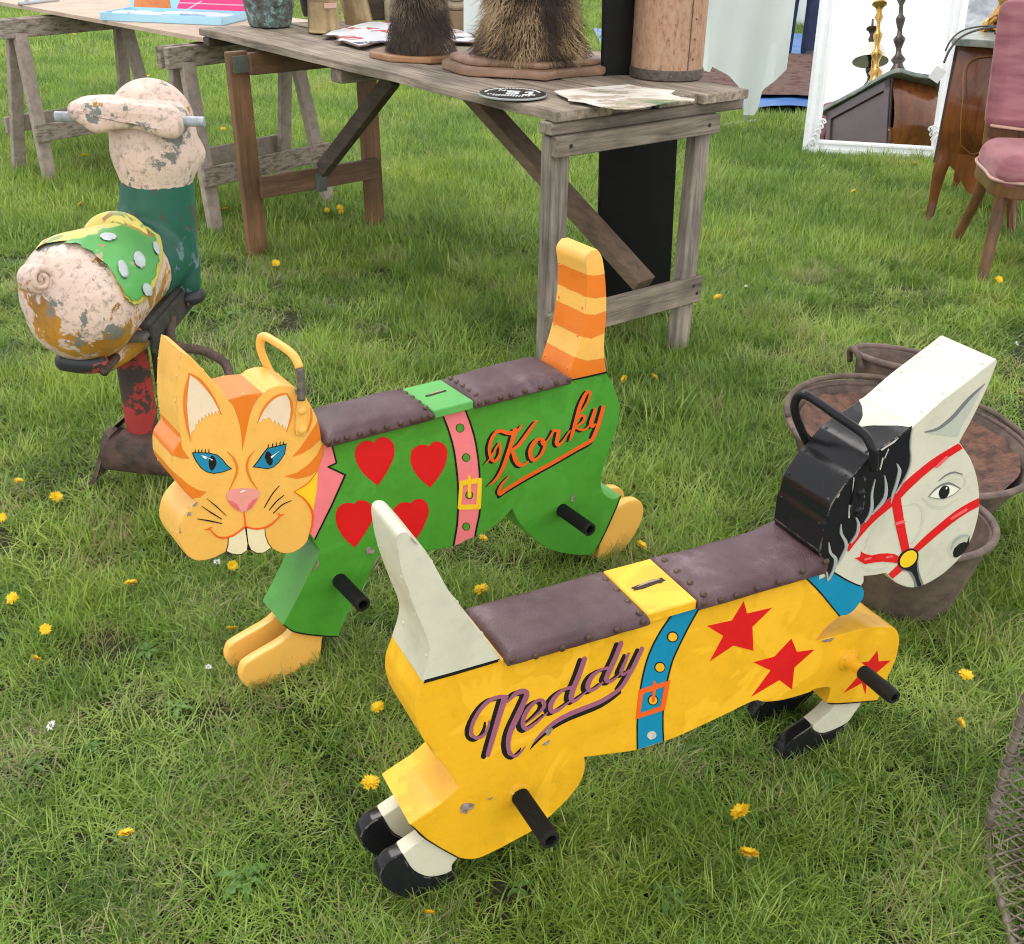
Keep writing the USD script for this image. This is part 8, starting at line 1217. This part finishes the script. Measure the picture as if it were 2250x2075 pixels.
part('stem', baluster(.62, .8), DBR, l3, True); part('shade', lathe([(.02, .44), (.09, .40), (.13, .30), (.128, .30), (.088, .395), (.02, .435)], 28), plain('milk_glass', (.72, .70, .58), .3, var=.05), l3, True); part('bracket', tube([(.0, .10, .02), (.0, .10, .36), (.0, .02, .40)], .006, 8), ORMO, l3, True)
cbl = [np.array(at_y(2200, 58, 5.42)), at_y(2150, 66, 5.36), at_y(2112, 82, 5.30), at_y(2088, 108, 5.26), at_y(2074, 138, 5.24)]
cbt = thing('cable', 'dark flex with a white paper tag hanging off the marble top beside the mirror', 'cable', cbl[0])
c2_ = [q - cbl[0] for q in cbl]; part('flex', tube(crv(c2_, 8), .005, 8), plain('dark_flex', (.05, .045, .045), .5), cbt, True); part('flex', tube(crv([q + [.0, .01, .012 * i] for i, q in enumerate(c2_)], 8), .004, 8), plain('dark_flex', (.05, .045, .045)), cbt, True)
part('tag', T(cbox(.055, .002, .06, (0, 0, 0), .0005), tuple(c2_[-1] + [-.02, 0, -.05]), ry=30), PAPER, cbt, False)
# mirror
MW = paint('white_frame_paint', (.84, .85, .86), .42, .06)
MYAW, MLEAN, MROLL = math.radians(-5.5), 14.9, 1.06
mc = np.array([2.18, 6.987, 0.0]); mw = .865; MHT = 1.75
mir = thing('white_mirror', 'tall white moulded frame mirror leaning back on the grass, reflecting the commode', 'mirror', (mc[0], mc[1], .0), rot=(-MLEAN, MROLL, math.degrees(MYAW)))
def frame_bar(p, q, w, up):
    a = np.array(p, float); b = np.array(q, float); o = np.array(up, float); M_ = []
    for f, d, wd_ in ((.5, .030, w), (.30, .042, w * .36), (.80, .038, w * .22)):
        c0, c1 = a + o * w * f, b + o * w * f; M_.append(beam(c0 + [0, -d / 2 + .02, 0], c1 + [0, -d / 2 + .02, 0], d, wd_, o, .006))
    return M_
FW = .095
part('frame', frame_bar((-mw / 2, 0, .0), (-mw / 2, 0, MHT), FW, (1, 0, 0)) , MW, mir, 30); part('frame', frame_bar((mw / 2, 0, .0), (mw / 2, 0, MHT), FW, (-1, 0, 0)), MW, mir, 30)
part('frame', frame_bar((-mw / 2 + .01, .001, .0), (mw / 2 - .01, .001, .0), FW, (0, 0, 1)), MW, mir, 30); part('frame', frame_bar((-mw / 2 + .01, .001, MHT), (mw / 2 - .01, .001, MHT), FW, (0, 0, -1)), MW, mir, 30)
for sx_ in (-1, 1):
    for k in range(5):
        a = k / 4 * math.pi / 2; c = np.array([sx_ * (mw / 2 - FW * .55 - .012 * k), -.03, FW * .6 + .03 * k])
        part('scroll', tube(crv([c, c + [sx_ * .02, -.004, .02], c + [0, -.008, .035], c + [-sx_ * .015, -.004, .02], c + [-sx_ * .005, 0, .01]], 4), .006, 6), MW, mir, True)
part('glass', cbox(mw - 2 * FW + .02, .006, MHT - 2 * FW + .02, (0, .006, MHT / 2), .0005), look('silvered_glass', {'p': ('principled_bsdf', {'base_color': (.93, .95, .95), 'metallic': 1.0, 'roughness': .006})}, []), mir, False)

# ---------------------------------------------------------------- behind the table
BLK = plain('black_board_face', (.0035, .0035, .0035), .38, var=.5, scale=14, bump=.05, specular_ior_level=.22)
bb = [at(1310, 702, .0), at(1467, 690, .0)]; bdir = (bb[1] - bb[0]) / np.linalg.norm(bb[1] - bb[0])
brd = thing('black_board', 'tall black painted board standing upright behind the right end of the plank table', 'board', (bb[0] + bb[1]) / 2, math.degrees(math.atan2(bdir[1], bdir[0])), None)
part('panel', T(cbox(float(np.linalg.norm(bb[1] - bb[0])), .022, 1.55, (0, 0, .77), .003), rx=-1.5, ry=-1.6), BLK, brd, 30)
CLOTH = look('white_tablecloth', {'tc': ('texture_coordinate', {}), 'n': ('noise_texture', {'scale': 2.0, 'detail': 3.0}), 'r': ('rgb_ramp', {'ramp': [(.3, (.70, .75, .74)), (.7, (.78, .82, .80))]}), 'p': ('principled_bsdf', {'roughness': .7, 'sheen_weight': .2}), 't': ('translucent_bsdf', {'color': (.55, .6, .58)}), 'mx': ('mix_closure', {'fac': .15})},
    [('tc.object', 'n.vector'), ('n.fac', 'r.fac'), ('r.color', 'p.base_color'), ('p.BSDF', 'mx.closure1'), ('t.BSDF', 'mx.closure2')], surface='mx.closure')
CY = 7.3
def cl_(px, py, y=CY): q = at_y(px, py, y); return np.array([q[0], q[2]])
hem = [(1380, -40), (1385, 60), (1490, 60), (1535, 150), (1560, 158), (1562, 145), (1600, 165), (1622, 190), (1640, 225), (1632, 255), (1660, 259), (1670, 240), (1678, 200), (1705, 175), (1728, 152), (1726, 90), (1722, 0), (1720, -40)]
hp_ = [cl_(*q) for q in hem]; topz = .80
def drape(poly, y, amp, seed, n=90):
    x0, z0, x1, z1 = poly.bounds; xs = np.linspace(x0, x1, n); V = []; F = []; ok = {}
    bot = []
    for x in xs:
        g = poly.intersection(LineString([(x, z0 - 1), (x, z1 + 1)])); b = g.bounds if not g.is_empty else (0, z1, 0, z1); bot.append(min(b[1], z1 - .001))
    nzv = 26
    for i, x in enumerate(xs):
        for j in range(nzv):
            f = j / (nzv - 1); z = z1 + (bot[i] - z1) * f; V.append([x, y + amp * f * math.sin(x * 13 + seed) * .9 + amp * .5 * f * math.sin(x * 29 + seed * 2 + f), z])
    for i in range(n - 1):
        for j in range(nzv - 1): a = i * nzv + j; F += [(a, a + nzv, a + nzv + 1), (a, a + nzv + 1, a + 1)]
    return trimesh.Trimesh(np.array(V), np.array(F), process=False)
dp_ = Polygon([tuple(q) for q in hp_]).buffer(0)
x0_, x1_ = dp_.bounds[0], dp_.bounds[2]; zt_ = dp_.bounds[3]
ctb = thing('cloth_table', 'table hung with a pale tablecloth whose corner dips to the grass', 'table', (0, 0, 0))
part('tablecloth', [drape(dp_, CY, .05, 1.0), plate(sbox(x0_, CY, x1_, CY + .75), .003, zt_ - .002)], CLOTH, ctb, True)
for x in (x0_ + .05, x1_ - .1): part('leg', tube([(x, CY + .6, 0), (x, CY + .6, zt_ - .01)], .014, 8), plain('table_steel', (.4, .42, .44), .4, .6), ctb, True)
top('steel_bar', tube([at(1478, 292, .02), at(1664, 266, .03)], .014, 10), plain('galvanised_bar', (.34, .37, .40), .45, .5, var=.3, scale=30), 'grey galvanised bar lying in the grass under the cloth corner', 'bar', True)
wsp = at(1065, 84, TH)
top('white_sheet', T(drape(sbox(-.09, .0, .17, .6), 0, .012, 2.0, 40), (wsp[0], wsp[1] + .02, TH + .002)), CLOTH, 'white cloth covered board standing behind the large fur mount', 'sheet', True)
# gilt oval mirror on its box, frames, crate behind the table's far edge
GILT = plain('worn_gilt_plaster', (.42, .33, .22), .55, .2, var=.4, scale=40, bump=.3); CARD = plain('brown_card', (.24, .16, .085), .7, var=.2)
q = at(1005, 74, TH); ob = thing('oval_mirror', 'small oval mirror in a worn gilt frame at the back edge of the plank table', 'mirror', (q[0] - .02, q[1] + .06, TH + .085), 0, rot=(-12, 6, 0))
a = np.linspace(0, 2 * np.pi, 48, endpoint=False)
part('frame', [tube(np.c_[.125 * np.cos(a), np.zeros(48), .185 + .165 * np.sin(a)], .020, 12, closed=True), tube(np.c_[.102 * np.cos(a), np.full(48, -.014), .185 + .142 * np.sin(a)], .007, 8, closed=True)], GILT, ob, True)
part('glass', T(plate(affinity.scale(Point(0, 0).buffer(1, 32), .112, .152), .003), (0, .002, .185), rx=90), look('silvered_glass', {}, []), ob, False)
top('card_box', cbox(.26, .16, .085, (q[0] + .01, q[1] + .09, TH + .043), .003), CARD, 'small brown box under the oval gilt mirror', 'box', False)
q = at(850, 45, TH); pf = thing('gilt_picture_frames', 'stack of gilt edged picture frames leaning behind the small fur mount', 'picture frames', (q[0] + .02, q[1] + .05, TH), 10)
for i, (w, h, mt) in enumerate(((.26, .52, GILT), (.22, .46, DRK), (.18, .40, GILT))):
    part('frame', T(cbox(w, .03, h, (0, 0, h / 2), .004), (.05 * i - .05, -.045 * i, 0), rx=-6, rz=6 * i), mt, pf, 30)
top('white_screen', T(cbox(.16, .02, .5, (0, 0, .25), .003), tuple(at(800, 34, TH)[:2] + [0, .03]) + (TH,), rx=-4), CLOTH, 'pale panel leaning behind the brass tube', 'board', False)

# rug on a blue tarpaulin, person, grey sheets, tent wall
TARP = plain('blue_tarpaulin', (.035, .14, .42), .35, var=.35, scale=9, bump=.5, bscale=14); RUG = look('red_rug', {'g': ('geometry', {}), 'v': ('voronoi_texture', {'scale': 9.0, 'detail': 2.0}), 'n': ('noise_texture', {'scale': 22.0, 'detail': 4.0}), 'a': ('math', {'math_type': 'multiply_add', 'value2': .55}), 'r': ('rgb_ramp', {'ramp': [(.5, (.016, .010, .012)), (.66, (.05, .012, .013)), (.85, (.075, .020, .019)), (1.0, (.11, .06, .045))]}), 'p': ('principled_bsdf', {'roughness': .95})},
    [('g.position', 'v.vector'), ('g.position', 'n.vector'), ('v.distance', 'a.value1'), ('n.fac', 'a.value3'), ('a.value', 'r.fac'), ('r.color', 'p.base_color')])
def wavy(x0, x1, y0, y1, z, amp, seed, nx=80, ny=60, h=.0):
    X, Y = np.meshgrid(np.linspace(x0, x1, nx), np.linspace(y0, y1, ny), indexing='ij'); Y = Y + .06 * (meshkit.fbm(np.stack([X * 1.5, X * 0, X * 0 + seed], -1), 3, seed) - .5) * (1 - (Y - y0) / (y1 - y0))
    Z = z + amp * meshkit.fbm(np.stack([X * 3, Y * 3, X * 0], -1), 3, seed); i_ = np.arange(nx * ny).reshape(nx, ny)
    F = np.vstack([np.stack([i_[:-1, :-1], i_[1:, :-1], i_[1:, 1:]], -1).reshape(-1, 3), np.stack([i_[:-1, :-1], i_[1:, 1:], i_[:-1, 1:]], -1).reshape(-1, 3)])
    return trimesh.Trimesh(np.stack([X, Y, Z], -1).reshape(-1, 3), F, process=False)
top('tarpaulin', wavy(.8, 4.6, 8.5, 13.4, .02, .05, 3), TARP, 'blue plastic tarpaulin spread on the grass under the red rug', 'tarpaulin', True)
top('rug', wavy(1.2, 3.0, 8.85, 11.35, .055, .045, 5), RUG, 'dark red patterned rug lying on the blue tarpaulin', 'rug', True)
DEN = plain('dark_denim', (.018, .030, .085), .8, var=.35, scale=12, bump=.3, bscale=200); SHRT = plain('navy_jumper', (.03, .04, .07), .85, var=.2); SKN = plain('skin', (.45, .26, .19), .5, var=.1); HRB = plain('brown_hair', (.07, .04, .02), .6, var=.4)
jp = at(1752, 118, .05); per = thing('person', 'person in dark blue wide jeans standing on the blue tarpaulin, seen only below the knee', 'person', (jp[0], jp[1], .03), 165)
bd_ = {'al': (-.11, 0, .05, .085), 'kl': (-.10, .02, .48, .075), 'hl': (-.09, 0, .90, .10), 'ar': (.14, .05, .05, .085), 'kr': (.12, .04, .48, .075), 'hr': (.09, 0, .90, .10), 'w': (0, 0, 1.02, .125)}
part('jeans', blob(bd_, [('al', 'kl'), ('kl', 'hl'), ('ar', 'kr'), ('kr', 'hr'), ('hl', 'hr', 'w')], .03, 5), DEN, per, True)
bt = {'w': (0, 0, 1.02, .13), 'c': (0, .01, 1.25, .135), 'sl': (-.17, 0, 1.40, .06), 'sr': (.17, 0, 1.40, .06), 'el': (-.24, .0, 1.13, .046), 'er': (.24, 0, 1.13, .046), 'wl': (-.22, .12, .93, .036), 'wr': (.22, .12, .93, .036)}
part('jumper', blob(bt, [('w', 'c'), ('c', 'sl', 'sr'), ('sl', 'el'), ('sr', 'er'), ('el', 'wl'), ('er', 'wr')], .03, 5), SHRT, per, True)
hd_ = {'n': (0, .0, 1.46, .055), 'h': (0, .01, 1.60, .085), 'j': (0, .05, 1.54, .055), 'ns': (0, .105, 1.575, .012)}
part('head', blob(hd_, [('n', 'h'), ('h', 'j'), ('j', 'ns')], .012, 4), SKN, per, True); part('hair', T(trimesh.creation.icosphere(3, .098), (0, -.012, 1.625)), HRB, per, True)
for s_ in (-1, 1):
    hb_ = {'p': (s_ * .22, .13, .90, .028), 'q': (s_ * .22, .15, .85, .026)} | {f'f{i}': (s_ * .22 + (i - 1.5) * .016, .165 + .006 * i, .79, .008) for i in range(4)} | {'t': (s_ * .19, .165, .83, .010)}
    part('hand', blob(hb_, [('p', 'q')] + [('q', f'f{i}') for i in range(4)] + [('p', 't')], .008, 3), SKN, per, True)
    part('shoe', T(trimesh.creation.icosphere(3, 1.0).apply_transform(np.diag([.045, .13, .045, 1])), (s_ * .12, .06, .03)), plain('dark_shoe', (.03, .03, .03), .5), per, True)
top('brown_bag', noisy(T(trimesh.creation.icosphere(4, 1.0).apply_transform(np.diag([.13, .16, .22, 1])), (jp[0] + .36, jp[1] - .7, .42)), .03, 6), plain('tan_leather', (.34, .21, .13), .6, var=.3), 'tan bag beside the left edge of the white mirror', 'bag', True)
GS = plain('grey_sheeting', (.42, .43, .46), .5, var=.45, scale=6, bump=.4, bscale=10, rgb2=(.22, .23, .26))
gp = at(2148, 170, .0); hh = trimesh.creation.icosphere(5, 1.0).apply_transform(np.diag([.55, .4, .62, 1])); hh = noisy(noisy(hh, .12, 3, 4), .05, 9, 5); hh.vertices[:, 2] = np.maximum(hh.vertices[:, 2], -.02)
top('grey_sheeting', T(hh, (gp[0], gp[1] + .2, .0)), GS, 'crumpled heap of grey sheeting between the white mirror and the pink chair', 'sheeting', True)
top('tent_wall', drape(sbox(1.6, .02, 7.5, 2.4), 14.2, .10, 3.0, 160), CLOTH, 'white tent wall at the far back on the right', 'tent wall', True)
